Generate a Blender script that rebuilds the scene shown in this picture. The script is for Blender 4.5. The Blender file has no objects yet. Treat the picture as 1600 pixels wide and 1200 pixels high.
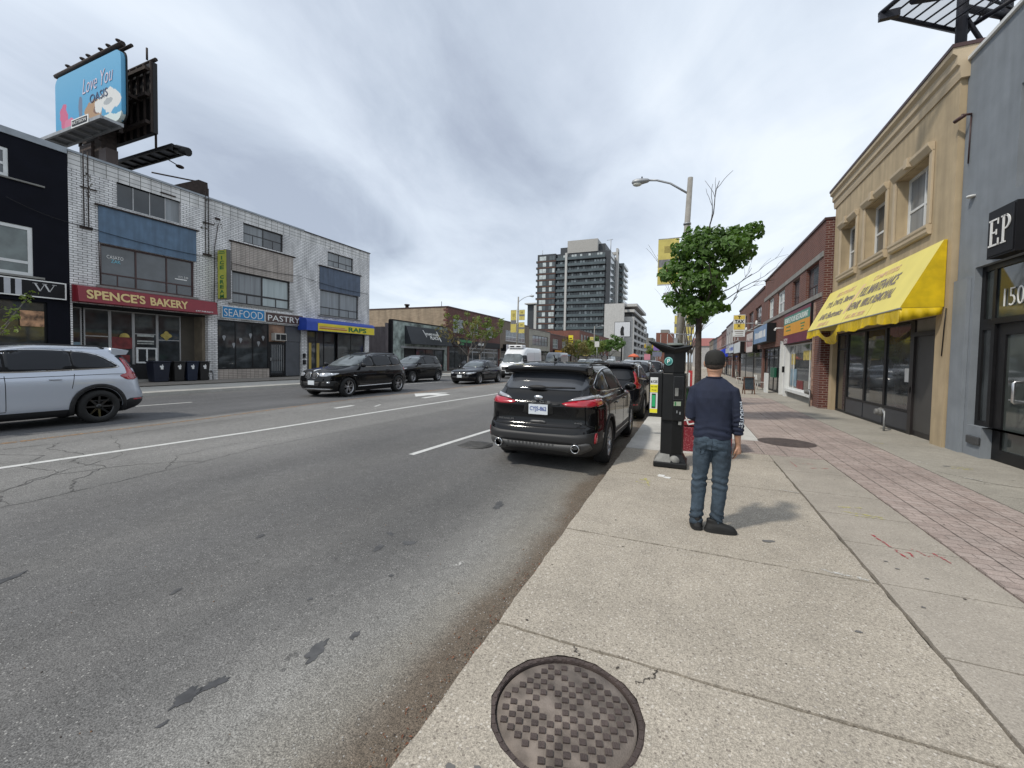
import bpy, bmesh, math, random
from mathutils import Vector, Matrix
from mathutils.bvhtree import BVHTree
from mathutils.geometry import delaunay_2d_cdt
random.seed(7)
SC = bpy.context.scene
COL = SC.collection
R = math.radians
# ---------------------------------------------------------------- camera
cd = bpy.data.cameras.new('camera'); cam = bpy.data.objects.new('camera', cd); COL.objects.link(cam); SC.camera = cam
_y, _p, _r = R(22.9), R(2.0), R(1.0)
fw = Vector((-math.sin(_y)*math.cos(_p), math.cos(_y)*math.cos(_p), -math.sin(_p)))
rt0 = Vector((math.cos(_y), math.sin(_y), 0)); up0 = rt0.cross(fw)
rt = rt0*math.cos(_r)+up0*math.sin(_r); up = up0*math.cos(_r)-rt0*math.sin(_r)
m3 = Matrix((rt, up, -fw)).transposed()
cam.matrix_world = Matrix.Translation((0, 0, 1.75)) @ m3.to_4x4()
cd.sensor_width = 36; cd.lens = 650/1600*36; cd.shift_y = -17/1600; cd.clip_end = 3000; cd.clip_start = .05
# ---------------------------------------------------------------- sky and sun
SUN = Vector((-.80, -1.0, 1.55)).normalized()
w = bpy.data.worlds.new('World'); SC.world = w; w.use_nodes = True
nt = w.node_tree; nt.nodes.clear(); N = nt.nodes.new; K = nt.links.new
out = N('ShaderNodeOutputWorld'); bg = N('ShaderNodeBackground'); bg.inputs[1].default_value = .1
sky = N('ShaderNodeTexSky'); sky.sky_type = 'NISHITA'; sky.sun_disc = False
sky.sun_elevation = math.asin(SUN.z); sky.sun_rotation = math.atan2(SUN.x, SUN.y); sky.air_density = 1.2; sky.dust_density = 1.5
tc = N('ShaderNodeTexCoord'); sep = N('ShaderNodeSeparateXYZ'); K(tc.outputs['Generated'], sep.inputs[0])
def mth(op, a, b=None, c=None):
    n = N('ShaderNodeMath'); n.operation = op
    for i, v in enumerate((a, b, c)):
        if v is None: continue
        if isinstance(v, (int, float)): n.inputs[i].default_value = v
        else: K(v, n.inputs[i])
    return n.outputs[0]
zz = mth('ADD', mth('MAXIMUM', sep.outputs[2], 0.0), .13)
ux = mth('DIVIDE', sep.outputs[0], zz); uy = mth('DIVIDE', sep.outputs[1], zz)
ca, sa = math.cos(R(14)), math.sin(R(14))       # cloud streets run down the road
vx = mth('ADD', mth('MULTIPLY', ux, ca), mth('MULTIPLY', uy, sa))
vy = mth('SUBTRACT', mth('MULTIPLY', uy, ca), mth('MULTIPLY', ux, sa))
def cl(sx, sy, scale, detail, dist, seed, rough=.55):
    c = N('ShaderNodeCombineXYZ'); K(mth('MULTIPLY', vx, sx), c.inputs[0]); K(mth('MULTIPLY', vy, sy), c.inputs[1]); c.inputs[2].default_value = seed
    n = N('ShaderNodeTexNoise'); n.inputs['Scale'].default_value = scale; n.inputs['Detail'].default_value = detail
    n.inputs['Distortion'].default_value = dist; n.inputs['Roughness'].default_value = rough; K(c.outputs[0], n.inputs['Vector']); return n.outputs[0]
n1 = cl(1.0, .62, .62, 7, .7, 7.9, .5); n2 = cl(1.0, .5, 1.7, 8, .6, 11.3, .6); n3 = cl(.5, .3, .35, 2, 0, 5.2)
den = mth('ADD', mth('ADD', mth('MULTIPLY', n1, .62), mth('MULTIPLY', n2, .28)), mth('MULTIPLY', n3, .10))
# heavier cloud towards the left of the street, thinner towards the right
den = mth('ADD', den, mth('MULTIPLY', mth('MINIMUM', mth('MAXIMUM', mth('ADD', sep.outputs[0], .28), -.5), .3), .17))
rp = N('ShaderNodeValToRGB'); K(den, rp.inputs[0]); e = rp.color_ramp.elements
e[0].position = .33; e[0].color = (3.3, 3.75, 4.6, 1); e[1].position = .58; e[1].color = (6.9, 7.4, 8.0, 1)
for p_, c_ in ((.39, (4.2, 4.75, 5.6, 1)), (.44, (4.95, 5.5, 6.35, 1)), (.50, (5.7, 6.3, 7.1, 1))):
    q = rp.color_ramp.elements.new(p_); q.color = c_
hz = mth('POWER', mth('SUBTRACT', 1.0, mth('MINIMUM', mth('MAXIMUM', sep.outputs[2], 0), 1.0)), 9.0)
mh = N('ShaderNodeMixRGB'); K(mth('MULTIPLY', hz, .55), mh.inputs[0]); K(rp.outputs[0], mh.inputs[1]); mh.inputs[2].default_value = (5.3, 6.5, 7.5, 1)
mx = N('ShaderNodeMixRGB'); mx.inputs[0].default_value = .93; K(sky.outputs[0], mx.inputs[1]); K(mh.outputs[0], mx.inputs[2])
K(mx.outputs[0], bg.inputs[0]); K(bg.outputs[0], out.inputs[0])
sl = bpy.data.lights.new('sun', 'SUN'); sl.energy = 2.0; sl.angle = R(4); sl.color = (1, .94, .84)
so = bpy.data.objects.new('sun', sl); COL.objects.link(so); so.rotation_euler = (-SUN).to_track_quat('-Z', 'Y').to_euler(); so.location = (0, 0, 60)
vs = SC.view_settings; vs.view_transform = 'Standard'; vs.look = 'None'; vs.exposure = .47; vs.gamma = 1
SC.render.engine = 'CYCLES'; SC.cycles.max_bounces = 6; SC.cycles.transparent_max_bounces = 8
# ---------------------------------------------------------------- materials
def M(name, col, rough=.7, metal=0, var=.10, scale=2.5, bump=0, bscale=40, coat=0, streak=0, spec=.5, fine=0, croughn=.05, emit=0, trans=0):
    m = bpy.data.materials.new(name); m.use_nodes = True; t = m.node_tree; b = t.nodes['Principled BSDF']; nn = t.nodes.new; kk = t.links.new
    b.inputs['Base Color'].default_value = (*col, 1); b.inputs['Roughness'].default_value = rough; b.inputs['Metallic'].default_value = metal
    b.inputs['Specular IOR Level'].default_value = spec
    if coat: b.inputs['Coat Weight'].default_value = coat; b.inputs['Coat Roughness'].default_value = croughn
    if emit: b.inputs['Emission Color'].default_value = (*col, 1); b.inputs['Emission Strength'].default_value = emit
    tc = nn('ShaderNodeTexCoord'); last = None
    rgb = nn('ShaderNodeRGB'); rgb.outputs[0].default_value = (*col, 1); last = rgb.outputs[0]
    def addvar(vec, sc, amt, det=5):
        nonlocal last
        n = nn('ShaderNodeTexNoise'); n.inputs['Scale'].default_value = sc; n.inputs['Detail'].default_value = det; kk(vec, n.inputs['Vector'])
        mr = nn('ShaderNodeMapRange'); kk(n.outputs[0], mr.inputs[0]); mr.inputs[1].default_value = .3; mr.inputs[2].default_value = .7
        mr.inputs[3].default_value = 1-amt; mr.inputs[4].default_value = 1+amt
        v = nn('ShaderNodeVectorMath'); v.operation = 'SCALE'; kk(last, v.inputs[0]); kk(mr.outputs[0], v.inputs['Scale']); last = v.outputs[0]
    if var: addvar(tc.outputs['Object'], scale, var)
    if fine: addvar(tc.outputs['Object'], 90, fine, 2)
    if streak:
        mp = nn('ShaderNodeMapping'); kk(tc.outputs['Object'], mp.inputs[0]); mp.inputs['Scale'].default_value = (3.5, 3.5, .35); addvar(mp.outputs[0], 1.6, streak, 6)
    kk(last, b.inputs['Base Color'])
    if bump:
        n = nn('ShaderNodeTexNoise'); n.inputs['Scale'].default_value = bscale; n.inputs['Detail'].default_value = 4; kk(tc.outputs['Object'], n.inputs['Vector'])
        bp = nn('ShaderNodeBump'); bp.inputs['Strength'].default_value = bump; bp.inputs['Distance'].default_value = .02; kk(n.outputs[0], bp.inputs['Height']); kk(bp.outputs[0], b.inputs['Normal'])
    return m
def brickM(name, c1, c2, mortar, bw=.23, bh=.075, ms=.012, offs=.5, bias=0, streak=.15, rough=.85, coat=0, bump=.25):
    m = bpy.data.materials.new(name); m.use_nodes = True; t = m.node_tree; b = t.nodes['Principled BSDF']; nn = t.nodes.new; kk = t.links.new
    tc = nn('ShaderNodeTexCoord'); s = nn('ShaderNodeSeparateXYZ'); kk(tc.outputs['Object'], s.inputs[0])
    a = nn('ShaderNodeMath'); kk(s.outputs[0], a.inputs[0]); kk(s.outputs[1], a.inputs[1]); c = nn('ShaderNodeCombineXYZ'); kk(a.outputs[0], c.inputs[0]); kk(s.outputs[2], c.inputs[1])
    br = nn('ShaderNodeTexBrick'); kk(c.outputs[0], br.inputs['Vector']); br.offset = offs; br.inputs['Scale'].default_value = 1
    br.inputs['Color1'].default_value = (*c1, 1); br.inputs['Color2'].default_value = (*c2, 1); br.inputs['Mortar'].default_value = (*mortar, 1)
    br.inputs['Brick Width'].default_value = bw; br.inputs['Row Height'].default_value = bh; br.inputs['Mortar Size'].default_value = ms; br.inputs['Bias'].default_value = bias; br.inputs['Mortar Smooth'].default_value = .2
    n = nn('ShaderNodeTexNoise'); mp = nn('ShaderNodeMapping'); kk(tc.outputs['Object'], mp.inputs[0]); mp.inputs['Scale'].default_value = (1.3, 1.3, .4); kk(mp.outputs[0], n.inputs['Vector']); n.inputs['Detail'].default_value = 8; n.inputs['Scale'].default_value = 1.5
    mr = nn('ShaderNodeMapRange'); kk(n.outputs[0], mr.inputs[0]); mr.inputs[1].default_value = .3; mr.inputs[2].default_value = .7; mr.inputs[3].default_value = 1-streak; mr.inputs[4].default_value = 1+streak*.7
    v = nn('ShaderNodeVectorMath'); v.operation = 'SCALE'; kk(br.outputs[0], v.inputs[0]); kk(mr.outputs[0], v.inputs['Scale']); kk(v.outputs[0], b.inputs['Base Color'])
    b.inputs['Roughness'].default_value = rough; b.inputs['Coat Weight'].default_value = coat
    bp = nn('ShaderNodeBump'); bp.inputs['Strength'].default_value = bump; bp.inputs['Distance'].default_value = .01; bp.invert = True; kk(br.outputs['Fac'], bp.inputs['Height']); kk(bp.outputs[0], b.inputs['Normal'])
    return m
def glassM(name, col=(.02, .024, .026), var=.5, rough=.04, scale=1.2, stripes=0, spec=1.0):
    """window glass over a dim room or a hung curtain"""
    m = bpy.data.materials.new(name); m.use_nodes = True; t = m.node_tree; b = t.nodes['Principled BSDF']; nn = t.nodes.new; kk = t.links.new
    tc = nn('ShaderNodeTexCoord'); n = nn('ShaderNodeTexNoise'); n.inputs['Scale'].default_value = scale; n.inputs['Detail'].default_value = 4
    mp = nn('ShaderNodeMapping'); kk(tc.outputs['Object'], mp.inputs[0]); kk(mp.outputs[0], n.inputs['Vector'])
    if stripes: mp.inputs['Scale'].default_value = (stripes, stripes, .25)
    mr = nn('ShaderNodeMapRange'); kk(n.outputs[0], mr.inputs[0]); mr.inputs[1].default_value = .3; mr.inputs[2].default_value = .7; mr.inputs[3].default_value = 1-var; mr.inputs[4].default_value = 1+var
    rgb = nn('ShaderNodeRGB'); rgb.outputs[0].default_value = (*col, 1)
    v = nn('ShaderNodeVectorMath'); v.operation = 'SCALE'; kk(rgb.outputs[0], v.inputs[0]); kk(mr.outputs[0], v.inputs['Scale']); kk(v.outputs[0], b.inputs['Base Color'])
    b.inputs['Roughness'].default_value = .6; b.inputs['Specular IOR Level'].default_value = .2; b.inputs['Coat Weight'].default_value = spec; b.inputs['Coat Roughness'].default_value = rough; b.inputs['Coat IOR'].default_value = 1.6
    n2 = nn('ShaderNodeTexNoise'); n2.inputs['Scale'].default_value = .9; kk(tc.outputs['Object'], n2.inputs['Vector'])
    bp = nn('ShaderNodeBump'); bp.inputs['Strength'].default_value = .05; bp.inputs['Distance'].default_value = .05; kk(n2.outputs[0], bp.inputs['Height']); kk(bp.outputs[0], b.inputs['Coat Normal'])
    return m
# ---------------------------------------------------------------- object helpers
def tag(o, label=None, cat=None, group=None, kind=None):
    if label: o['label'] = label
    if cat: o['category'] = cat
    if group: o['group'] = group
    if kind: o['kind'] = kind
    return o
def empty(name, loc=(0, 0, 0), rz=0, label=None, cat=None, group=None):
    o = bpy.data.objects.new(name, None); COL.objects.link(o); o.location = loc; o.rotation_euler = (0, 0, rz); o.empty_display_size = .2
    return tag(o, label, cat, group)
class MB:
    def __init__(s): s.bm = bmesh.new(); s.mi = 0
    def face(s, pts, mi=None):
        vs = [s.bm.verts.new(p) for p in pts]
        try: f = s.bm.faces.new(vs)
        except ValueError: return None
        f.material_index = s.mi if mi is None else mi
        return f
    def box(s, x0, x1, y0, y1, z0, z1, mi=None, M4=None):
        if x0 > x1: x0, x1 = x1, x0
        if y0 > y1: y0, y1 = y1, y0
        if z0 > z1: z0, z1 = z1, z0
        c = [(x0, y0, z0), (x1, y0, z0), (x1, y1, z0), (x0, y1, z0), (x0, y0, z1), (x1, y0, z1), (x1, y1, z1), (x0, y1, z1)]
        if M4: c = [M4 @ Vector(p) for p in c]
        v = [s.bm.verts.new(p) for p in c]
        for q in ((0, 3, 2, 1), (4, 5, 6, 7), (0, 1, 5, 4), (1, 2, 6, 5), (2, 3, 7, 6), (3, 0, 4, 7)):
            f = s.bm.faces.new([v[i] for i in q]); f.material_index = s.mi if mi is None else mi
        return s
    def prism(s, poly, ax, a, b, mi=None):
        """2D polygon extruded along axis ax ('x': poly=(y,z); 'y': poly=(x,z); 'z': poly=(x,y)) from a to b"""
        def P(p, d): return {'x': (d, p[0], p[1]), 'y': (p[0], d, p[1]), 'z': (p[0], p[1], d)}[ax]
        A = [s.bm.verts.new(P(p, a)) for p in poly]; B = [s.bm.verts.new(P(p, b)) for p in poly]; n = len(poly)
        fs = [s.bm.faces.new(A), s.bm.faces.new(B[::-1])]
        for i in range(n): fs.append(s.bm.faces.new((A[i], B[i], B[(i+1) % n], A[(i+1) % n])))
        for f in fs: f.material_index = s.mi if mi is None else mi
        return s
    def tube(s, pts, r, n=8, mi=None, cap=True, squash=None):
        pts = [Vector(p) for p in pts]; rs = r if isinstance(r, (list, tuple)) else [r]*len(pts)
        rings = []; prev = None
        for i, p in enumerate(pts):
            d = (pts[min(i+1, len(pts)-1)]-pts[max(i-1, 0)]).normalized()
            if prev is None:
                a = Vector((0, 0, 1)) if abs(d.z) < .9 else Vector((1, 0, 0)); u = d.cross(a).normalized()
            else: u = (prev-d*prev.dot(d)).normalized()
            prev = u; v = d.cross(u)
            rings.append([s.bm.verts.new(p+(u*math.cos(2*math.pi*k/n)+v*math.sin(2*math.pi*k/n))*rs[i]) for k in range(n)])
        for a, b in zip(rings, rings[1:]):
            for k in range(n):
                f = s.bm.faces.new((a[k], a[(k+1) % n], b[(k+1) % n], b[k])); f.material_index = s.mi if mi is None else mi; f.smooth = True
        if cap:
            for q in (rings[0][::-1], rings[-1]):
                f = s.bm.faces.new(q); f.material_index = s.mi if mi is None else mi
        return s
    def lathe(s, prof, c=(0, 0, 0), axis='z', n=32, mi=None, smooth=True, cap=True):
        """profile of (radius, height) pairs turned about an axis through c"""
        c = Vector(c); rings = []
        for r_, h in prof:
            ring = []
            for k in range(n):
                a = 2*math.pi*k/n; x, y = r_*math.cos(a), r_*math.sin(a)
                ring.append(s.bm.verts.new(c+Vector({'z': (x, y, h), 'y': (x, h, y), 'x': (h, x, y)}[axis])))
            rings.append(ring)
        for a, b in zip(rings, rings[1:]):
            for k in range(n):
                f = s.bm.faces.new((a[k], a[(k+1) % n], b[(k+1) % n], b[k])); f.smooth = smooth; f.material_index = s.mi if mi is None else mi
        for q, r_ in ((rings[0][::-1], prof[0][0]), (rings[-1], prof[-1][0])):
            if r_ > 1e-5 and tuple(prof[0]) != tuple(prof[-1]) and cap:
                f = s.bm.faces.new(q); f.material_index = s.mi if mi is None else mi
        return s
    def ball(s, c, r, mi=None, sub=2, M4=None):
        r = r if isinstance(r, (tuple, list)) else (r, r, r)
        mt = Matrix.Translation(c) @ (M4 or Matrix()) @ Matrix.Diagonal((*r, 1))
        g = bmesh.ops.create_icosphere(s.bm, subdivisions=sub, radius=1, matrix=mt)
        for v in g['verts']:
            for f in v.link_faces: f.smooth = True; f.material_index = s.mi if mi is None else mi
        return s
    def build(s, name, mats, parent=None, bevel=0, loc=None, rz=0, smooth=False, seg=2, recalc=True, weld=0):
        if weld: bmesh.ops.remove_doubles(s.bm, verts=s.bm.verts, dist=weld)
        if recalc: bmesh.ops.recalc_face_normals(s.bm, faces=s.bm.faces)
        if bevel:
            es = [e for e in s.bm.edges if len(e.link_faces) == 2 and e.calc_face_angle(0) > .5]
            bmesh.ops.bevel(s.bm, geom=es, offset=bevel, segments=seg, affect='EDGES', profile=.5, clamp_overlap=True)
        me = bpy.data.meshes.new(name); s.bm.to_mesh(me); s.bm.free()
        for m in (mats if isinstance(mats, (list, tuple)) else [mats]): me.materials.append(m)
        if smooth: me.polygons.foreach_set('use_smooth', [True]*len(me.polygons))
        o = bpy.data.objects.new(name, me); COL.objects.link(o)
        if parent: o.parent = parent
        if loc is not None: o.location = loc
        if rz: o.rotation_euler = (0, 0, rz)
        return o
def copy_tree(o, parent=None):
    c = o.copy(); COL.objects.link(c); c.parent = parent
    if parent:
        for k in ('label', 'group', 'category'):
            pass
    for ch in [x for x in KIDS.get(o.name, [])]: copy_tree(ch, c)
    return c
KIDS = {}
def index_kids():
    KIDS.clear()
    for o in bpy.data.objects:
        if o.parent: KIDS.setdefault(o.parent.name, []).append(o)
_tcache = {}
def text_bm(txt, offset=0.0, shear=0, spacing=1.0):
    """outline font letters turned into mesh triangles, returned as verts and faces scaled to the unit square"""
    key = (txt, offset, shear, spacing)
    if key not in _tcache:
        cu = bpy.data.curves.new('t', 'FONT'); cu.body = txt; cu.offset = offset; cu.shear = shear; cu.space_character = spacing; cu.resolution_u = 3; cu.fill_mode = 'FRONT'
        ob = bpy.data.objects.new('t', cu); COL.objects.link(ob)
        dg = bpy.context.evaluated_depsgraph_get(); me = ob.evaluated_get(dg).to_mesh()
        vs = [v.co.copy() for v in me.vertices]; fs = [tuple(p.vertices) for p in me.polygons]
        ob.evaluated_get(dg).to_mesh_clear(); bpy.data.objects.remove(ob); bpy.data.curves.remove(cu)
        x0 = min(v.x for v in vs); x1 = max(v.x for v in vs); y0 = min(v.y for v in vs); y1 = max(v.y for v in vs)
        _tcache[key] = ([((v.x-x0)/(x1-x0), (v.y-y0)/(y1-y0)) for v in vs], fs)
    return _tcache[key]
def letters(parent, txt, o, u, v, w_, h_, mat, depth=.012, offset=0.0, shear=0, spacing=1.0, name='lettering'):
    """o = lower left corner, u and v unit vectors of reading and height, letters w_ by h_ metres, standing depth proud"""
    vs, fs = text_bm(txt, offset, shear, spacing); o = Vector(o); u = Vector(u).normalized(); v = Vector(v).normalized(); n = u.cross(v)
    bm = bmesh.new(); bv = [bm.verts.new(o+u*(a*w_)+v*(b*h_)+n*depth) for a, b in vs]
    for f in fs:
        try: bm.faces.new([bv[i] for i in f])
        except ValueError: pass
    r = bmesh.ops.extrude_face_region(bm, geom=bm.faces[:])
    for g in r['geom']:
        if isinstance(g, bmesh.types.BMVert): g.co -= n*depth*.98
    bmesh.ops.recalc_face_normals(bm, faces=bm.faces)
    me = bpy.data.meshes.new(name); bm.to_mesh(me); bm.free(); me.materials.append(mat)
    ob = bpy.data.objects.new(name, me); COL.objects.link(ob); ob.parent = parent
    return ob
# ---------------------------------------------------------------- palette
m_white = M('white_paint', (.62, .63, .62), .55, var=.08)
m_offw = M('offwhite_trim', (.5, .49, .45), .6, streak=.15)
m_black = M('black_paint', (.009, .009, .011), .55, spec=.25, var=.2)
m_blackm = M('black_metal', (.009, .009, .010), .45, spec=.3, var=.25, scale=6)
m_dark = M('dark_interior', (.010, .010, .011), .8, var=.3)
m_galv = M('galvanised_steel', (.32, .33, .34), .5, .5, var=.15)
m_alu = M('aluminium_frame', (.36, .36, .36), .45, .4, var=.1)
m_brownf = M('brown_frame', (.05, .022, .02), .5, var=.2)
m_darkf = M('dark_bronze_frame', (.018, .015, .015), .45, var=.2)
m_glass = glassM('window_glass_dark', (.018, .022, .025))
m_glass2 = glassM('window_glass_grey', (.06, .068, .075), .4)
m_shop = glassM('shop_glass', (.022, .026, .028), .7, scale=2.2)
m_curt = glassM('curtained_pane', (.20, .215, .225), .25, stripes=7, spec=.6)
m_curt2 = glassM('pale_curtained_pane', (.36, .41, .41), .15, stripes=5, spec=.5)
m_conc = M('concrete', (.30, .29, .27), .85, var=.12, bump=.2, streak=.12)
m_stone = M('grey_stone', (.22, .215, .2), .9, var=.15, streak=.1)
m_roof = M('roof_gravel', (.10, .10, .10), .9)
m_flash = M('metal_flashing', (.25, .27, .29), .45, .6, var=.15)
m_rust = M('rusty_steel', (.035, .024, .02), .8, .2, var=.4, scale=8)
m_plain_red = M('red_sign_paint', (.22, .015, .02), .45, var=.1)
# ---------------------------------------------------------------- ground
def roadz(x):
    xs = [-18.4, -14.9, -10.8, -8.2, -4.2, -1.03]; zs = [.12, .17, .2, .16, .08, 0]
    if x <= xs[0]: return zs[0]
    for i in range(5):
        if x <= xs[i+1]:
            t = (x-xs[i])/(xs[i+1]-xs[i]); return zs[i]+t*(zs[i+1]-zs[i])
    return 0
def asphaltM():
    m = bpy.data.materials.new('asphalt'); m.use_nodes = True; t = m.node_tree; b = t.nodes['Principled BSDF']; nn = t.nodes.new; kk = t.links.new
    tc = nn('ShaderNodeTexCoord'); s = nn('ShaderNodeSeparateXYZ'); kk(tc.outputs['Object'], s.inputs[0])
    def noise(sc, det, mp=None, rough=.5):
        n = nn('ShaderNodeTexNoise'); n.inputs['Scale'].default_value = sc; n.inputs['Detail'].default_value = det; n.inputs['Roughness'].default_value = rough
        if mp:
            q = nn('ShaderNodeMapping'); q.inputs['Scale'].default_value = mp; kk(tc.outputs['Object'], q.inputs[0]); kk(q.outputs[0], n.inputs['Vector'])
        else: kk(tc.outputs['Object'], n.inputs['Vector'])
        return n.outputs[0]
    def math_(op, a, c, d=None):
        n = nn('ShaderNodeMath'); n.operation = op
        for i, v in enumerate((a, c, d)):
            if v is None: continue
            if isinstance(v, (int, float)): n.inputs[i].default_value = v
            else: kk(v, n.inputs[i])
        return n.outputs[0]
    wob = math_('MULTIPLY', math_('SUBTRACT', noise(.5, 5), .5), .9)
    xx = math_('ADD', s.outputs[0], wob)
    rp = nn('ShaderNodeValToRGB'); mr = nn('ShaderNodeMapRange'); kk(xx, mr.inputs[0]); mr.inputs[1].default_value = -20; mr.inputs[2].default_value = 0; kk(mr.outputs[0], rp.inputs[0])
    els = [(0, (.13, .126, .12)), ((20-18.2)/20, (.10, .099, .097)), ((20-17)/20, (.088, .088, .09)), ((20-11.05)/20, (.092, .092, .094)), ((20-10.85)/20, (.172, .168, .16)), ((20-7.1)/20, (.172, .168, .16)), ((20-6.5)/20, (.138, .135, .130)),
           ((20-6.0)/20, (.116, .113, .110)), ((20-5.3)/20, (.102, .100, .098)), ((20-4.6)/20, (.117, .114, .110)), ((20-3.9)/20, (.104, .102, .10)), ((20-3.0)/20, (.116, .113, .109)), ((20-2.6)/20, (.108, .106, .103)), ((20-2.2)/20, (.128, .125, .12)), ((20-1.75)/20, (.185, .18, .168)), ((20-1.42)/20, (.195, .182, .158)), ((20-1.24)/20, (.125, .10, .075)), (1, (.095, .073, .052))]
    rp.color_ramp.elements[0].position = els[0][0]; rp.color_ramp.elements[0].color = (*els[0][1], 1); rp.color_ramp.elements[1].position = 1; rp.color_ramp.elements[1].color = (*els[-1][1], 1)
    for p, c in els[1:-1]:
        q = rp.color_ramp.elements.new(p); q.color = (*c, 1)
    last = rp.outputs[0]
    for o_, amt in ((noise(.35, 6), .16), (noise(1.2, 6, (1, .12, 1)), .12), (noise(14, 5), .10), (noise(85, 3), .30), (noise(170, 2), .45)):
        mr = nn('ShaderNodeMapRange'); kk(o_, mr.inputs[0]); mr.inputs[1].default_value = .3; mr.inputs[2].default_value = .7; mr.inputs[3].default_value = 1-amt; mr.inputs[4].default_value = 1+amt
        v = nn('ShaderNodeVectorMath'); v.operation = 'SCALE'; kk(last, v.inputs[0]); kk(mr.outputs[0], v.inputs['Scale']); last = v.outputs[0]
    # pale stone chips
    vo = nn('ShaderNodeTexVoronoi'); vo.inputs['Scale'].default_value = 55; kk(tc.outputs['Object'], vo.inputs['Vector'])
    sp = math_('LESS_THAN', vo.outputs['Distance'], .24); nz = math_('GREATER_THAN', noise(6, 3), .46); sel = nn('ShaderNodeSeparateColor'); kk(vo.outputs['Color'], sel.inputs[0])
    chip = math_('MULTIPLY', math_('MULTIPLY', sp, nz), math_('GREATER_THAN', sel.outputs[0], .72))
    mx = nn('ShaderNodeMixRGB'); kk(math_('MULTIPLY', chip, .75), mx.inputs[0]); kk(last, mx.inputs[1]); mx.inputs[2].default_value = (.38, .37, .35, 1)
    # dark spots of oil
    v2 = nn('ShaderNodeTexVoronoi'); v2.inputs['Scale'].default_value = 1.7; q = nn('ShaderNodeMapping'); q.inputs['Scale'].default_value = (1, .7, 1); kk(tc.outputs['Object'], q.inputs[0])
    ad = nn('ShaderNodeVectorMath'); kk(q.outputs[0], ad.inputs[0]); nc = nn('ShaderNodeTexNoise'); nc.inputs['Scale'].default_value = 9; nc.inputs['Detail'].default_value = 5; kk(tc.outputs['Object'], nc.inputs['Vector'])
    sc_ = nn('ShaderNodeVectorMath'); sc_.operation = 'SCALE'; kk(nc.outputs['Color'], sc_.inputs[0]); sc_.inputs['Scale'].default_value = .32; kk(sc_.outputs[0], ad.inputs[1]); kk(ad.outputs[0], v2.inputs['Vector'])
    s2 = nn('ShaderNodeSeparateColor'); kk(v2.outputs['Color'], s2.inputs[0])
    rad = math_('MULTIPLY', math_('MAXIMUM', math_('SUBTRACT', s2.outputs[0], .55), 0), .26)
    spot = nn('ShaderNodeMapRange'); kk(math_('SUBTRACT', rad, v2.outputs['Distance']), spot.inputs[0]); spot.inputs[1].default_value = -.012; spot.inputs[2].default_value = .012; spot.inputs[3].default_value = 0; spot.inputs[4].default_value = .45
    mx2 = nn('ShaderNodeMixRGB'); kk(spot.outputs[0], mx2.inputs[0]); kk(mx.outputs[0], mx2.inputs[1]); mx2.inputs[2].default_value = (.03, .03, .032, 1)
    kk(mx2.outputs[0], b.inputs['Base Color']); b.inputs['Roughness'].default_value = .82; b.inputs['Specular IOR Level'].default_value = .35
    bp = nn('ShaderNodeBump'); bp.inputs['Strength'].default_value = .5; bp.inputs['Distance'].default_value = .008; kk(noise(150, 3), bp.inputs['Height']); kk(bp.outputs[0], b.inputs['Normal'])
    return m
def slabM(name, col, agg=.35, tint=(.0, .0, .0), blot=.12, pale=.0):
    """cast concrete with exposed stone"""
    m = bpy.data.materials.new(name); m.use_nodes = True; t = m.node_tree; b = t.nodes['Principled BSDF']; nn = t.nodes.new; kk = t.links.new
    tc = nn('ShaderNodeTexCoord'); rgb = nn('ShaderNodeRGB'); rgb.outputs[0].default_value = (*col, 1); last = rgb.outputs[0]
    def noise(sc, det, rough=.5):
        n = nn('ShaderNodeTexNoise'); n.inputs['Scale'].default_value = sc; n.inputs['Detail'].default_value = det; n.inputs['Roughness'].default_value = rough; kk(tc.outputs['Object'], n.inputs['Vector']); return n.outputs[0]
    for o_, amt in ((noise(.8, 6), blot), (noise(5, 6), .07), (noise(75, 3), agg*.8), (noise(170, 2), agg)):
        mr = nn('ShaderNodeMapRange'); kk(o_, mr.inputs[0]); mr.inputs[1].default_value = .3; mr.inputs[2].default_value = .7; mr.inputs[3].default_value = 1-amt; mr.inputs[4].default_value = 1+amt
        v = nn('ShaderNodeVectorMath'); v.operation = 'SCALE'; kk(last, v.inputs[0]); kk(mr.outputs[0], v.inputs['Scale']); last = v.outputs[0]
    vo = nn('ShaderNodeTexVoronoi'); vo.inputs['Scale'].default_value = 58; kk(tc.outputs['Object'], vo.inputs['Vector']); s = nn('ShaderNodeSeparateColor'); kk(vo.outputs['Color'], s.inputs[0])
    def gate(a, thr, op):
        n = nn('ShaderNodeMath'); n.operation = op; kk(a, n.inputs[0])
        if isinstance(thr, float): n.inputs[1].default_value = thr
        else: kk(thr, n.inputs[1])
        return n.outputs[0]
    near = gate(vo.outputs['Distance'], .36, 'LESS_THAN')
    for hi, c, f in ((gate(s.outputs[0], .8, 'GREATER_THAN'), (.62, .58, .52, 1), .55), (gate(s.outputs[1], .82, 'GREATER_THAN'), (.09, .07, .06, 1), .55)):
        k = gate(hi, near, 'MULTIPLY'); mxx = nn('ShaderNodeMixRGB'); kk(gate(k, f*agg/.35, 'MULTIPLY'), mxx.inputs[0]); kk(last, mxx.inputs[1]); mxx.inputs[2].default_value = c; last = mxx.outputs[0]
    kk(last, b.inputs['Base Color']); b.inputs['Roughness'].default_value = .85; b.inputs['Specular IOR Level'].default_value = .3
    bp = nn('ShaderNodeBump'); bp.inputs['Strength'].default_value = .4; bp.inputs['Distance'].default_value = .004; kk(noise(160, 3), bp.inputs['Height']); kk(bp.outputs[0], b.inputs['Normal'])
    return m
m_asph = asphaltM()
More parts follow.
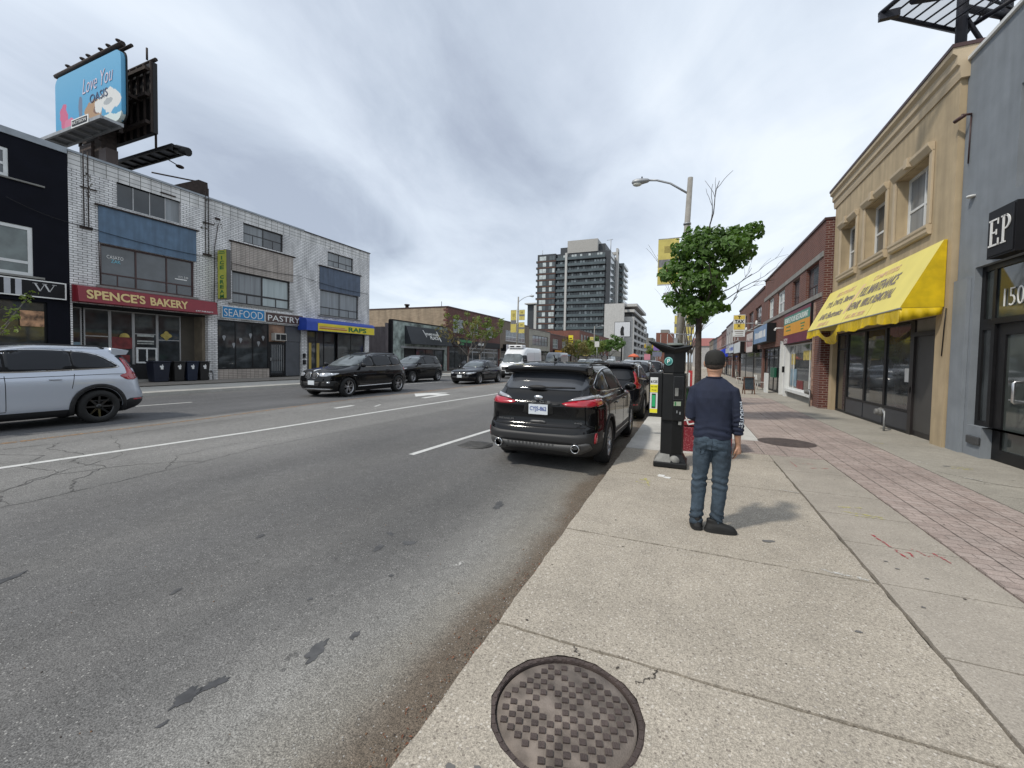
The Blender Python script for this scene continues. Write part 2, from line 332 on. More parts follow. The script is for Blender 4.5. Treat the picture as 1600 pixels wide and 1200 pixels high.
g = MB(); g.face([(-900, -60, -.35), (900, -60, -.35), (900, 1500, -.35), (-900, 1500, -.35)]); tag(g.build('ground', M('distant_ground', (.13, .13, .12), .9)), kind='structure')
b = MB(); xs = [-18.42, -17.5, -16.5, -14.9, -13.5, -12, -10.8, -9.5, -8.2, -6.5, -5.2, -4.2, -3, -2, -1.02]
for i in range(len(xs)-1):
    ys = [-8, 6, 20, 60, 420]
    for j in range(4): b.face([(xs[i], ys[j], roadz(xs[i])), (xs[i+1], ys[j], roadz(xs[i+1])), (xs[i+1], ys[j+1], roadz(xs[i+1])), (xs[i], ys[j+1], roadz(xs[i]))])
tag(b.build('road', m_asph, smooth=True, weld=1e-4), kind='structure')
def strip(mb, pts, wd, dz=.004, jit=0, n=1, rnd=random):
    """a flat band along a polyline laid on the road"""
    P = []
    for a, b_ in zip(pts, pts[1:]):
        for k in range(n): t = k/n; P.append((a[0]+(b_[0]-a[0])*t+rnd.uniform(-jit, jit), a[1]+(b_[1]-a[1])*t+rnd.uniform(-jit, jit)))
    P.append(pts[-1]); prev = None
    for i, p in enumerate(P):
        q = P[min(i+1, len(P)-1)]; o = P[max(i-1, 0)]; d = Vector((q[0]-o[0], q[1]-o[1])).normalized(); nx, ny = -d.y, d.x; ww = wd*(1+(rnd.uniform(-.5, .5) if jit else 0))/2
        A = (p[0]+nx*ww, p[1]+ny*ww); B = (p[0]-nx*ww, p[1]-ny*ww)
        z = lambda q_: (roadz(q_[0]) if -18.41 < q_[0] < -1.03 else (.13 if q_[0] > -1.03 else .28))+dz
        cur = (mb.bm.verts.new((*A, z(A))), mb.bm.verts.new((*B, z(B))))
        if prev: mb.bm.faces.new((prev[0], prev[1], cur[1], cur[0]))
        prev = cur
def paintM(name, col, wear):
    m = M(name, col, .7, var=.1, scale=8); t = m.node_tree; b_ = t.nodes['Principled BSDF']; nn = t.nodes.new; kk = t.links.new
    tc = nn('ShaderNodeTexCoord'); n = nn('ShaderNodeTexNoise'); n.inputs['Scale'].default_value = 22; n.inputs['Detail'].default_value = 8; n.inputs['Roughness'].default_value = .7; kk(tc.outputs['Object'], n.inputs['Vector'])
    mr = nn('ShaderNodeMapRange'); kk(n.outputs[0], mr.inputs[0]); mr.inputs[1].default_value = wear-.04; mr.inputs[2].default_value = wear+.04; kk(mr.outputs[0], b_.inputs['Alpha']); return m
m_line = paintM('road_paint_white', (.52, .52, .50), .36); m_oline = paintM('road_paint_orange', (.30, .17, .07), .50)
b = MB()
strip(b, [(-8.75, -3), (-8.44, 2.4), (-8.17, 5.7), (-8.10, 10.8), (-7.9, 16.4), (-7.75, 30), (-7.6, 60)], .12, n=3)
for y0, y1 in ((-4.6, -1.6), (5.82, 8.71), (14.5, 17.5), (23.5, 26.5)): strip(b, [(-4.30+.03*(y0-5.8)*.2, y0), (-4.18, y1)], .11, n=3)
for y0, y1 in ((-4.2, -.8), (5.1, 8.25), (19.6, 23), (29, 32), (38, 41), (47, 50)): strip(b, [(-14.92, y0), (-14.6, y1)], .12, n=3)
strip(b, [(-9.62, 9.3), (-9.68, 10.1)], .16, n=3); strip(b, [(-9.0, 10.3), (-9.2, 10.8)], .07)
tag(b.build('lane_markings', m_line), kind='structure')
b = MB(); strip(b, [(-10.2, -4), (-10.52, 6.5), (-10.93, 10), (-11.0, 18), (-10.95, 60)], .11, n=4); strip(b, [(-10.75, 14), (-10.75, 60)], .1, n=4)
tag(b.build('centre_line', m_oline), kind='structure')
b = MB()
cxA, cyA = -9.75, 14.6
ar = [(-9.0, 13.0), (-9.0, 15.3), (-9.55, 15.6), (-9.85, 15.2), (-9.85, 16.4), (-10.9, 14.5), (-9.85, 13.3), (-9.8, 14.3), (-9.32, 14.5), (-9.28, 13.0)]
ar = [(cxA+(x-cxA)*.72, cyA+(y-cyA)*.8) for x, y in ar]; b.face([(x, y, roadz(x)+.006) for x, y in ar]); tag(b.build('turn_arrow_marking', M('arrow_paint', (.55, .55, .53), .7)), kind='structure')
# cracks and seams of the worn paving
b = MB(); rc = random.Random(3)
for pts, wd in (([(-6.75, 0), (-6.45, 1.6), (-6.5, 2.6), (-6.62, 3.6), (-6.8, 5), (-6.75, 8), (-6.7, 12)], .016), ([(-9.9, 2.2), (-9.75, 3.6), (-9.9, 5.5), (-10.1, 8), (-10.2, 12)], .02), ([(-6.5, 2.4), (-7.0, 2.6), (-7.4, 3.1), (-8.1, 3.0), (-8.5, 3.3), (-9.4, 3.2), (-9.8, 3.5)], .022),
                ([(-6.55, 1.9), (-7.1, 2.0), (-7.5, 2.6), (-7.2, 3.4), (-6.7, 3.9)], .018), ([(-7.4, 1.2), (-7.2, 2.1), (-7.6, 2.7), (-8.3, 2.6), (-8.9, 3.0), (-9.5, 2.7)], .018), ([(-6.6, 3.4), (-7.3, 3.9), (-7.4, 4.9), (-7.0, 5.5)], .012), ([(-7.6, 2.7), (-8.0, 3.5), (-8.9, 3.9), (-9.9, 4.2)], .014),
                ([(-9.0, 9), (-9.3, 11), (-10.6, 11.6), (-12.5, 12)], .015), ([(-9.0, 7.2), (-10.0, 7.4), (-10.8, 7.0)], .012), ([(-12, -1), (-12.2, 8), (-12.1, 16)], .01)):
    strip(b, pts, wd*.62, .003, jit=.035, n=9, rnd=rc)
tag(b.build('road_cracks', M('crack_dirt', (.075, .073, .07), .95)), kind='structure')
b = MB()
def blob(mb, cx, cy, rx, ry, rot, z, rnd, n=36, rough=.28, dz=.003, road=True):
    ph = [rnd.uniform(0, 6.28) for _ in range(5)]; P = []
    for k in range(n):
        a = 2*math.pi*k/n; rr = 1+rough*(.5*math.sin(2*a+ph[0])+.35*math.sin(3*a+ph[1])+.3*math.sin(5*a+ph[2])+.3*math.sin(9*a+ph[3])+.2*math.sin(14*a+ph[4]))
        x, y = rx*rr*math.cos(a), ry*rr*math.sin(a); X = cx+x*math.cos(rot)-y*math.sin(rot); Y = cy+x*math.sin(rot)+y*math.cos(rot)
        P.append((X, Y, (roadz(X) if road else z)+dz))
    mb.face(P)
for cx, cy, rx, ry, ro in ((-2.26, 1.24, .035, .075, .1), (-2.22, 1.35, .030, .055, -.2), (-4.5, 1.3, .03, .12, .3), (-2.19, 1.10, .012, .022, 0)):
    blob(b, cx, cy, rx, ry, ro, 0, rc, n=90, rough=.36)
tag(b.build('oil_stains', M('oil_stain', (.052, .052, .054), .6, var=.3, scale=20)), kind='structure'); b = MB()
for cx, cy, rx, ry, ro in ((-2.5, 2.92, .035, .06, 0), (-2.32, 3.12, .05, .05, 1), (-2.6, 3.2, .03, .04, 1), (-1.95, 1.75, .035, .1, .2), (-2.1, 2.6, .015, .02, 0), (-3.3, 1.75, .02, .04, .3), (-3.6, 2.6, .03, .04, .3), (-2.0, 4.4, .05, .12, .3), (-1.85, 1.95, .02, .04, .3), (-2.4, 2.1, .015, .02, .3)):
    blob(b, cx, cy, rx, ry, ro, 0, rc, n=60, rough=.36)
tag(b.build('faint_stains', M('faint_stain', (.07, .07, .071), .7, var=.3, scale=20)), kind='structure')
b = MB(); rg = random.Random(12)
for k in range(900):
    x = -1.04-abs(rg.gauss(0, .13)) if k < 620 else rg.uniform(-4, -1.1); y = .6+7*rg.random()**1.5; s_ = rg.uniform(.0015, .006)*(1 if k > 8 else 2); b.ball((x, y, roadz(x)+s_*.3), (s_, s_*rg.uniform(.6, 1.3), s_*.7), sub=0 if False else 1, mi=rg.choice((0, 0, 1, 2)))
tag(b.build('gutter_grit', [M('grit_grey', (.22, .21, .2), .9), M('grit_dark', (.05, .04, .035), .9), M('grit_brown', (.16, .09, .05), .9)]), kind='stuff', label='fine stones and dirt lying in the gutter along the right kerb')
# right pavement, slab by slab with open joints
SZ = .13
m_slab = slabM('exposed_aggregate_concrete', (.345, .308, .255), .34); m_slabg = slabM('smooth_grey_concrete', (.32, .288, .245), .2); m_new = slabM('new_white_concrete', (.46, .45, .42), .12); m_side = slabM('wall_side_concrete', (.30, .28, .24), .22)
def paverM():
    m = bpy.data.materials.new('brick_pavers'); m.use_nodes = True; t = m.node_tree; b = t.nodes['Principled BSDF']; nn = t.nodes.new; kk = t.links.new
    tc = nn('ShaderNodeTexCoord'); mp = nn('ShaderNodeMapping'); kk(tc.outputs['Object'], mp.inputs[0]); mp.inputs['Rotation'].default_value = (0, 0, R(0)); br = nn('ShaderNodeTexBrick'); kk(mp.outputs[0], br.inputs['Vector'])
    br.inputs['Scale'].default_value = 1; br.inputs['Brick Width'].default_value = .21; br.inputs['Row Height'].default_value = .105; br.inputs['Mortar Size'].default_value = .006; br.inputs['Mortar Smooth'].default_value = .3
    br.inputs['Color1'].default_value = (.30, .238, .21, 1); br.inputs['Color2'].default_value = (.35, .29, .26, 1); br.inputs['Mortar'].default_value = (.19, .155, .135, 1)
    last = br.outputs[0]
    for sc, amt in ((1.1, .16), (7, .12), (150, .3)):
        n = nn('ShaderNodeTexNoise'); n.inputs['Scale'].default_value = sc; n.inputs['Detail'].default_value = 5; kk(tc.outputs['Object'], n.inputs['Vector']); mr = nn('ShaderNodeMapRange'); kk(n.outputs[0], mr.inputs[0]); mr.inputs[1].default_value = .3; mr.inputs[2].default_value = .7; mr.inputs[3].default_value = 1-amt; mr.inputs[4].default_value = 1+amt
        v = nn('ShaderNodeVectorMath'); v.operation = 'SCALE'; kk(last, v.inputs[0]); kk(mr.outputs[0], v.inputs['Scale']); last = v.outputs[0]
    kk(last, b.inputs['Base Color']); b.inputs['Roughness'].default_value = .85
    bp = nn('ShaderNodeBump'); bp.invert = True; bp.inputs['Strength'].default_value = .5; bp.inputs['Distance'].default_value = .006; kk(br.outputs['Fac'], bp.inputs['Height']); kk(bp.outputs[0], b.inputs['Normal']); return m
m_pav = paverM()
b = MB(); b.face([(-1.01, -8, .098), (5.2, -8, .098), (5.2, 420, .098), (-1.01, 420, .098)]); tag(b.build('pavement_bed', M('joint_dirt', (.045, .042, .036), .95, var=.3, scale=9)), kind='structure')
def slab(mb, x0, x1, y0, y1, mi=0, gap=.007, z=SZ, rag=.004, rnd=random, hole=None, kerb=False):
    """one cast slab with slightly ragged edges; optional round opening"""
    g_ = gap/2; P = []
    def edge(ax, ay, bx, by):
        L_ = max(abs(bx-ax), abs(by-ay)); n = max(1, min(60, int(L_/.09))) if max(y0, 0) < 14 else 1
        for k in range(n):
            t = k/n; q = rnd.uniform(-rag, rag) if k else 0; X = ax+(bx-ax)*t; Y = ay+(by-ay)*t
            P.append((X+(q if ax == bx else 0), Y+(q if ay == by else 0)))
    X0 = x0 if kerb else x0+g_; X1, Y0, Y1 = x1-g_, y0+g_, y1-g_
    edge(X0, Y0, X1, Y0); edge(X1, Y0, X1, Y1); edge(X1, Y1, X0, Y1); edge(X0, Y1, X0, Y0)
    if kerb: P = [(x0+.004*math.sin(p[1]*9)+.003*math.sin(p[1]*31) if abs(p[0]-x0) < .02 and y0 < 12 else max(p[0], x0), p[1]) for p in P]
    n = len(P)
    if hole is None: fl = [[mb.bm.verts.new((*p, z)) for p in P]]; top = [mb.bm.faces.new(fl[0])]; ring = fl[0]
    else:
        hc, hr = hole; H = [(hc[0]+(hr+rnd.uniform(-.004, .006))*math.cos(2*math.pi*k/64), hc[1]+(hr+rnd.uniform(-.004, .006))*math.sin(2*math.pi*k/64)) for k in range(64)]
        vv = [Vector(p) for p in P+H]; ed = [(i, (i+1) % n) for i in range(n)]+[(n+i, n+(i+1) % 64) for i in range(64)]
        r_ = delaunay_2d_cdt(vv, ed, [], 1, 1e-5); bv = [mb.bm.verts.new((v.x, v.y, z)) for v in r_[0]]; top = []
        for f in r_[2]:
            c = sum((r_[0][i] for i in f), Vector((0, 0)))/len(f)
            if (c-Vector(hc)).length > hr*.97:
                top.append(mb.bm.faces.new([bv[i] for i in f]))
        ring = bv[:n]
    for f in top: f.material_index = mi
    low = [mb.bm.verts.new((v.co.x, v.co.y, z-.2 if kerb and abs(v.co.x-x0) < .012 else z-.034)) for v in ring]
    for i in range(n):
        try: f = mb.bm.faces.new((ring[i], low[i], low[(i+1) % n], ring[(i+1) % n])); f.material_index = mi
        except ValueError: pass
b = MB(); rs = random.Random(5); MH = (-.475, 1.83)
ya = [-6.2, -4.3, -2.4, -.6, .62, 2.28, 3.85, 6.15, 7.96]
for y0, y1 in zip(ya, ya[1:]): slab(b, -1.03, 1.35, y0, y1, 0, gap=.022, rnd=rs, rag=.007, hole=(MH, .356) if y0 == .62 else None, kerb=True)
for y0, y1 in zip([-6, -3.4, -1.2, 1.1, 3.03, 3.88, 4.68, 5.5, 6.3, 7.4], [-3.4, -1.2, 1.1, 3.03, 3.88, 4.68, 5.5, 6.3, 7.4, 8.5]): slab(b, 1.36, 2.18, y0, y1, 1, gap=.014, rnd=rs, rag=.004)
slab(b, -1.03, .3, 7.96, 9.9, 2, gap=.012, rnd=rs, kerb=True); slab(b, .3, 1.36, 7.96, 8.5, 0, rnd=rs)
for y0, y1 in ((9.9, 11.2), (11.2, 12.9), (12.9, 14.7)): slab(b, -1.03, 1.42, y0, y1, 2, gap=.012, rnd=rs, kerb=True)
slab(b, .3, 2.18, 8.5, 9.9, 3, hole=((1.9, 9.95), .47) if 0 else None, rnd=rs)
slab(b, 2.19, 3.48, -6, 8.5, 3, gap=.012, rnd=rs); slab(b, 2.19, 3.48, 8.5, 22, 3, rnd=rs, gap=.004); slab(b, 1.43, 2.18, 9.9, 22, 3, rnd=rs, gap=.004)
for y0, y1 in zip([-6, -3.5, -1, 1.4, 3.6, 5.7, 7.15, 7.8, 9.3, 10.8, 12.6, 14.4, 16.4, 18.5], [-3.5, -1, 1.4, 3.6, 5.7, 7.15, 7.8, 9.3, 10.8, 12.6, 14.4, 16.4, 18.5, 22]): slab(b, 3.49, 5.2, y0, y1, 4, gap=.01, rnd=rs)
for k in range(16):
    y0 = 14.7+k*2.4
    slab(b, -1.03, 1.42, y0, y0+2.4, 0, gap=.012, rnd=rs, kerb=True)
for k in range(12):
    y0 = 22+k*2.6
    slab(b, 1.43, 3.3, y0, y0+2.6, 0, rnd=rs, gap=.01); slab(b, 3.31, 5.2, y0, y0+2.6, 4, rnd=rs, gap=.01)
slab(b, -1.03, 5.2, 53.2, 420, 0, gap=.004, rnd=rs, kerb=True)
tag(b.build('pavement', [m_slab, m_slabg, m_new, m_pav, m_side]), kind='structure')
# long open channels between the pavers rows that show as lines
b = MB()
for x in (2.42, 2.68, 2.94, 3.2): b.face([(x-.004, -6, SZ+.003), (x+.004, -6, SZ+.003), (x+.004, 22, SZ+.003), (x-.004, 22, SZ+.003)])
for x in (.6, .95, 1.3, 1.65): b.face([(x-.006, 8.52, SZ+.003), (x+.006, 8.52, SZ+.003), (x+.006, 9.88, SZ+.003), (x-.006, 9.88, SZ+.003)])
tag(b.build('paver_joints', M('paver_joint', (.09, .075, .065), .95)), kind='structure')
# cracks around the near manhole and chips on the pavement
b = MB()
for pts, wd in (([(-.5, 2.2), (-.55, 2.26)], .006), ([(-.2, 2.12), (-.12, 2.2), (-.1, 2.27)], .006), ([(3.55, 8.4), (3.9, 7.9), (4.1, 7.8), (4.6, 7.75)], .012)): strip(b, pts, wd, .003, jit=.012, n=10, rnd=rc)
for k in range(70):
    x, y = rc.uniform(-.95, 4.5), rc.uniform(.8, 9)**1; blob(b, x, y, rc.uniform(.004, .013), rc.uniform(.003, .01), rc.uniform(0, 3), SZ, rc, n=9, road=False)
tag(b.build('pavement_cracks', M('crack_dark', (.06, .05, .042), .95)), kind='structure')
b = MB()
for cx, cy, rx, ry in ((-.82, 1.38, .022, .012), (-.02, 1.5, .02, .03), (-.72, 1.42, .012, .01), (-.05, 1.66, .015, .03), (.72, 4.35, .05, .03), (1.58, 4.2, .015, .01), (1.55, 4.32, .015, .01), (1.72, 4.1, .014, .01), (1.5, 3.6, .015, .01), (1.0, 3.1, .02, .012), (.3, 6.3, .11, .02), (.35, 5.2, .02, .02), (3.9, 8.9, .05, .03)): blob(b, cx, cy, rx, ry, .4, SZ, rc, n=20, road=False, dz=.004)
tag(b.build('gum_spots', M('gum_spot', (.13, .125, .12), .9)), kind='structure')
def marks(name, col, segs, wd):
    b = MB(); 
    for s_ in segs: strip(b, s_, wd*rc.uniform(.7, 1.3), .004+rc.uniform(0, .001), jit=.006, n=5, rnd=rc)
    tag(b.build(name, paintM(name+'_paint', col, .50)), kind='structure')
marks('red_survey_marks', (.36, .05, .06), [[(1.66, 4.95), (1.71, 4.68), (1.74, 4.46)], [(1.72, 4.62), (1.81, 4.60), (1.80, 4.52)], [(1.86, 4.72), (1.93, 4.58)], [(1.9, 4.60), (2.05, 4.62)], [(2.0, 4.68), (2.04, 4.5)], [(1.75, 8.0), (1.9, 8.02)], [(1.8, 7.7), (2.05, 7.8)], [(1.6, 8.1), (1.62, 7.7)]], .017)
marks('yellow_survey_marks', (.50, .46, .14), [[(-.62, 5.9), (-.42, 5.84)], [(-.6, 5.75), (-.4, 5.7)], [(-.5, 5.98), (-.42, 5.62)], [(1.62, 5.75), (1.85, 5.82)], [(1.6, 5.6), (1.95, 5.55)], [(1.7, 5.5), (1.95, 5.5)], [(3.95, 8.9), (4.2, 8.85)], [(3.9, 8.75), (4.15, 8.75)], [(3.6, 10.9), (3.75, 10.8)]], .024)
marks('white_scrapes', (.5, .49, .46), [[(1.0, 3.93), (1.15, 3.9), (1.3, 3.88)], [(1.12, 6.2), (1.33, 6.15)], [(3.62, 9.1), (3.7, 8.95)], [(-1.7, 3.05), (-1.74, 2.95)], [(3.75, 8.1), (3.9, 8.0)]], .03)
# left pavement
b = MB(); zl = .25
for k in range(46):
    y0 = -6+k*2.0; dx = .0
    slab(b, -21.6, -18.42, y0, y0+2.0, 2, gap=.012, z=zl, rnd=rs, rag=0); slab(b, -24.4, -21.62, y0, y0+2.0, 4, gap=.01, z=zl+.06, rnd=rs, rag=0)
slab(b, -24.4, -18.42, 86.2, 420, 2, gap=.01, z=zl, rnd=rs, rag=0)
b.box(-18.43, -18.40, -6, 420, 0, zl-.002, 2)
b.face([(-60, -6, .20), (-18.43, -6, .20), (-18.43, 420, .20), (-60, 420, .20)], 4)
b.face([(5.2, -8, .10), (40, -8, .10), (40, 420, .10), (5.2, 420, .10)], 4)
tag(b.build('far_pavement', [m_slab, m_slabg, slabM('far_white_concrete', (.40, .385, .35), .1), m_pav, slabM('far_brown_concrete', (.22, .20, .175), .15)]), kind='structure')
# ---------------------------------------------------------------- building helpers
def facade(mb, X, s, y0, y1, z0, z1, ops, t=.2, mi=0):
    ys = sorted({y0, y1, *[o[0] for o in ops], *[o[1] for o in ops]}); zs = sorted({z0, z1, *[o[2] for o in ops], *[o[3] for o in ops]})
    for a, b_ in zip(ys, ys[1:]):
        for c, d in zip(zs, zs[1:]):
            if a < y0-1e-6 or b_ > y1+1e-6 or c < z0-1e-6 or d > z1+1e-6: continue
            my, mz = (a+b_)/2, (c+d)/2
            if any(o[0] < my < o[1] and o[2] < mz < o[3] for o in ops): continue
            mb.face([(X, a, c), (X, b_, c), (X, b_, d), (X, a, d)], mi)
    Xi = X-s*t
    for a, b_, c, d in ops:
        for q in ([(X, a, c), (Xi, a, c), (Xi, a, d), (X, a, d)], [(X, b_, c), (Xi, b_, c), (Xi, b_, d), (X, b_, d)], [(X, a, c), (Xi, a, c), (Xi, b_, c), (X, b_, c)], [(X, a, d), (Xi, a, d), (Xi, b_, d), (X, b_, d)]): mb.face(q, mi)
    for q in ([(X, y0, z0), (Xi, y0, z0), (Xi, y0, z1), (X, y0, z1)], [(X, y1, z0), (Xi, y1, z0), (Xi, y1, z1), (X, y1, z1)], [(X, y0, z1), (Xi, y0, z1), (Xi, y1, z1), (X, y1, z1)]): mb.face(q, mi)
def mass(mb, X, s, y0, y1, z0, z1, depth, t=.2, mi=0): mb.box(X-s*t, X-s*depth, y0, y1, z0, z1, mi)
def window(par, X, s, y0, y1, z0, z1, cols=1, rows=(), fm=None, pm=None, fw=.055, inset=.1, sill=None, sm=None, name='window', mull=None, panes=None, rowcols=None):
    fm = fm or m_darkf; pm = pm or m_glass; mull = mull or fw*.8; b = MB(); xa, xb = X-s*inset, X-s*(inset+.06)
    b.box(xa, xb, y0, y0+fw, z0, z1); b.box(xa, xb, y1-fw, y1, z0, z1); b.box(xa, xb, y0+fw, y1-fw, z0, z0+fw); b.box(xa, xb, y0+fw, y1-fw, z1-fw, z1)
    cs = [i/cols for i in range(1, cols)] if isinstance(cols, int) else list(cols)
    xc, xd = X-s*(inset+.006), X-s*(inset+.054)
    for c in cs: yc = y0+(y1-y0)*c; b.box(xc, xd, yc-mull/2, yc+mull/2, z0+fw, z1-fw)
    for r_ in rows: zc = z0+(z1-z0)*r_; b.box(X-s*(inset+.012), X-s*(inset+.048), y0+fw, y1-fw, zc-mull/2, zc+mull/2)
    if rowcols:
        for c in rowcols: yc = y0+(y1-y0)*c; b.box(X-s*(inset+.016), X-s*(inset+.044), yc-mull/3, yc+mull/3, z0+fw, z0+(z1-z0)*rows[0])
    f = b.build(name, fm, par)
    e = [0]+cs+[1]
    pms = panes or [pm]*(len(e)-1)
    for (a, c), pmx in zip(zip(e, e[1:]), pms):
        p = MB(); ya, yb = y0+(y1-y0)*a, y0+(y1-y0)*c; p.box(X-s*(inset+.03), X-s*(inset+.04), ya+.01, yb-.01, z0+.01, z1-.01); p.build('pane', pmx, f)
    if sill:
        q = MB(); q.box(X-s*.02, X+s*sill[0], y0-sill[1], y1+sill[1], z0-sill[2], z0-.003); q.build('sill', sm or m_conc, f)
    return f
def part(par, name, mat, *boxes, bevel=0):
    b = MB()
    for x in boxes: b.box(*x)
    return b.build(name, mat, par, bevel=bevel)
def building(name, loc, label, cat='building', group=None): return empty(name, (0, 0, 0), 0, label, cat, group)
def bx(X, s, out, inn, y0, y1, z0, z1): return (X+s*out, X+s*inn, y0, y1, z0, z1)
def signbox(name, label, X, s, y0, y1, z0, z1, d, fm, cm=None, border=None, cat='sign', group=None, bevel=0):
    t = empty(name, (0, 0, 0), 0, label, cat, group); part(t, 'cabinet', cm or m_blackm, bx(X, s, .004, d, y0, y1, z0, z1))
    part(t, 'face_panel', fm, bx(X, s, d+.001, d+.012, y0+.03, y1-.03, z0+.03, z1-.03))
    if border:
        q = .045; part(t, 'border', border, bx(X, s, d+.013, d+.02, y0, y1, z0, z0+q), bx(X, s, d+.013, d+.02, y0, y1, z1-q, z1), bx(X, s, d+.013, d+.02, y0, y0+q, z0+q, z1-q), bx(X, s, d+.013, d+.02, y1-q, y1, z0+q, z1-q))
    return t
def ll(par, txt, X, s, ya, yb, z0, z1, mat, **k):
    """letters on a street-facing plane between ya and yb"""
    u = (0, s, 0); o = (X, ya if s > 0 else yb, z0); return letters(par, txt, o, u, (0, 0, 1), yb-ya, z1-z0, mat, **k)
XL = -24.1; GL = .31
# ======================================================= LEFT: white glazed brick building
b_white = brickM('white_glazed_brick', (.74, .73, .72), (.64, .635, .63), (.13, .125, .12), bw=.30, bh=.10, ms=.012, streak=.32, rough=.35, bump=.3)
b_tile = brickM('white_stack_tile', (.64, .63, .61), (.55, .545, .53), (.13, .13, .12), bw=.42, bh=.20, ms=.014, offs=0, streak=.28, rough=.35)
b_tile2 = brickM('cream_stack_tile', (.42, .37, .32), (.36, .31, .27), (.14, .12, .11), bw=.26, bh=.10, ms=.012, offs=0, streak=.25, rough=.4)
m_blue = M('blue_panel', (.075, .13, .20), .5, var=.15, streak=.18); m_blue2 = M('slate_blue_panel', (.06, .085, .13), .5, var=.15, streak=.22)
B = building('white_brick_building', None, 'three storey building of white glazed brick with blue and cream panels')
ops = [(10.6, 13.2, 8.33, 9.5), (9.98, 13.8, 4.68, 6.55), (9.05, 14.45, GL, 3.8), (16.43, 19.03, 8.28, 9.4), (15.77, 19.52, 4.66, 6.5), (14.95, 20.42, GL, 3.65), (22.6, 25.1, 8.23, 9.25), (21.93, 25.66, 4.6, 6.42), (20.85, 26.4, GL, 3.75)]
b = MB(); facade(b, XL, 1, 8.98, 26.87, GL-.1, 9.45, ops, t=.25); mass(b, XL, 1, 8.98, 26.87, GL-.1, 9.45, 14, t=1.5); b.box(XL-.25, XL-1.5, 8.98, 26.87, 3.8, 9.45); 
for y0, y1 in ((8.98, 9.05), (14.45, 14.95), (20.42, 20.85), (26.4, 26.87)): b.box(XL-.25, XL-1.5, y0, y1, GL-.1, 3.8)
b.build('wall', b_white, B)
part(B, 'parapet', b_tile, bx(XL, 1, .004, -14, 8.98, 26.87, 9.45, 10.08))
part(B, 'coping', m_flash, bx(XL, 1, .06, -.4, 8.96, 20.6, 10.08, 10.17)); part(B, 'coping', m_darkf, bx(XL, 1, .06, -.4, 20.6, 26.92, 10.06, 10.12)); part(B, 'roof', m_roof, bx(XL, 1, -.4, -14, 8.98, 26.87, 10.08, 10.10))
for y0, y1, z0, z1, m in ((9.93, 13.87, 6.56, 8.16, m_blue), (15.72, 19.72, 6.5, 8.12, b_tile2), (21.88, 25.78, 6.43, 8.04, m_blue2)):
    part(B, 'spandrel_panel', m, bx(XL, 1, .004, .06, y0, y1, z0, z1)); part(B, 'ledge', m_rust, bx(XL, 1, .004, .14, y0-.12, y1+.12, z1, z1+.06))
window(B, XL, 1, 10.6, 13.2, 8.33, 9.5, 4, fm=m_alu, panes=[m_glass, m_glass, m_glass, m_curt], fw=.05)
window(B, XL, 1, 9.98, 13.8, 4.68, 6.55, (.35, .68), (.3,), fm=m_brownf, fw=.08, panes=[m_glass2]*3, rowcols=(.17, .8), sill=(.08, .15, .1), sm=m_stone)
window(B, XL, 1, 16.43, 19.03, 8.28, 9.4, 2, (.5,), panes=[m_curt, m_glass2], fw=.06, rowcols=(.25, .75))
window(B, XL, 1, 15.77, 19.52, 4.66, 6.5, (.5,), (.33,), panes=[m_curt, m_curt2], fw=.08, mull=.1, rowcols=(.25, .75), sill=(.08, .2, .1), sm=m_stone)
window(B, XL, 1, 22.6, 25.1, 8.23, 9.25, (.45,), (.4,), panes=[m_curt, m_curt], fw=.06, rowcols=(.25, .75))
window(B, XL, 1, 21.93, 25.66, 4.6, 6.42, (.5,), (.33,), panes=[m_curt, m_curt], fw=.07, rowcols=(.25, .75), sill=(.08, .15, .1), sm=m_stone)
# bakery shopfront, set back under its sign
XS = XL-.9
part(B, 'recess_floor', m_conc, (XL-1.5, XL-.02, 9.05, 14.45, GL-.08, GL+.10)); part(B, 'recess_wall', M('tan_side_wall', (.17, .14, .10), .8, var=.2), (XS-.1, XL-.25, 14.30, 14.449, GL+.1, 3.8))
for y0, y1, rows in ((9.06, 9.68, (.5,)), (9.74, 10.66, (.62,)), (10.66, 11.56, (.55,)), (11.56, 12.55, (.35, .68)), (12.55, 13.62, (.6,))):
    f = window(B, XS, 1, y0, y1, GL+.1, 3.7, 1, rows, fm=m_alu, pm=m_shop, inset=0, name='door' if y0 == 9.74 else 'shop_window')
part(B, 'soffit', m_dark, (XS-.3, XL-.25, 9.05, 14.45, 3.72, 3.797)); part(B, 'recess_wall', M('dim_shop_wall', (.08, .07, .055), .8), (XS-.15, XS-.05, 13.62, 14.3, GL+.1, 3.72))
part(B, 'bulkhead', m_dark, (XS-.02, XS+.06, 10.7, 13.6, GL+.1, 1.15))
f = window(B, XS, 1, 11.62, 12.5, 1.2, 1.98, 2, fm=m_white, pm=m_glass, inset=-.10, name='serving_hatch', fw=.08)
m_pos = [M('poster_sky_blue', (.16, .24, .30), .5, var=.5, scale=2), M('poster_dark_red', (.16, .02, .02), .5, var=.4, scale=4), M('poster_yellow', (.42, .33, .08), .5, var=.4, scale=5), M('poster_white', (.4, .42, .40), .5, var=.3, scale=9), M('poster_brown', (.16, .09, .05), .6, var=.6, scale=6)]
def poster(par, X, y0, y1, z0, z1, m, s=1): return part(par, 'poster', m, bx(X, s, .004, .009, y0, y1, z0, z1))
poster(B, XS, 9.12, 9.62, 1.2, 2.15, m_pos[0]); poster(B, XS, 10.72, 11.5, 1.9, 2.45, m_pos[1]); poster(B, XS+.002, 10.72, 11.0, 1.55, 1.85, m_pos[3]); poster(B, XS+.002, 11.0, 11.4, 1.25, 1.6, m_pos[1])
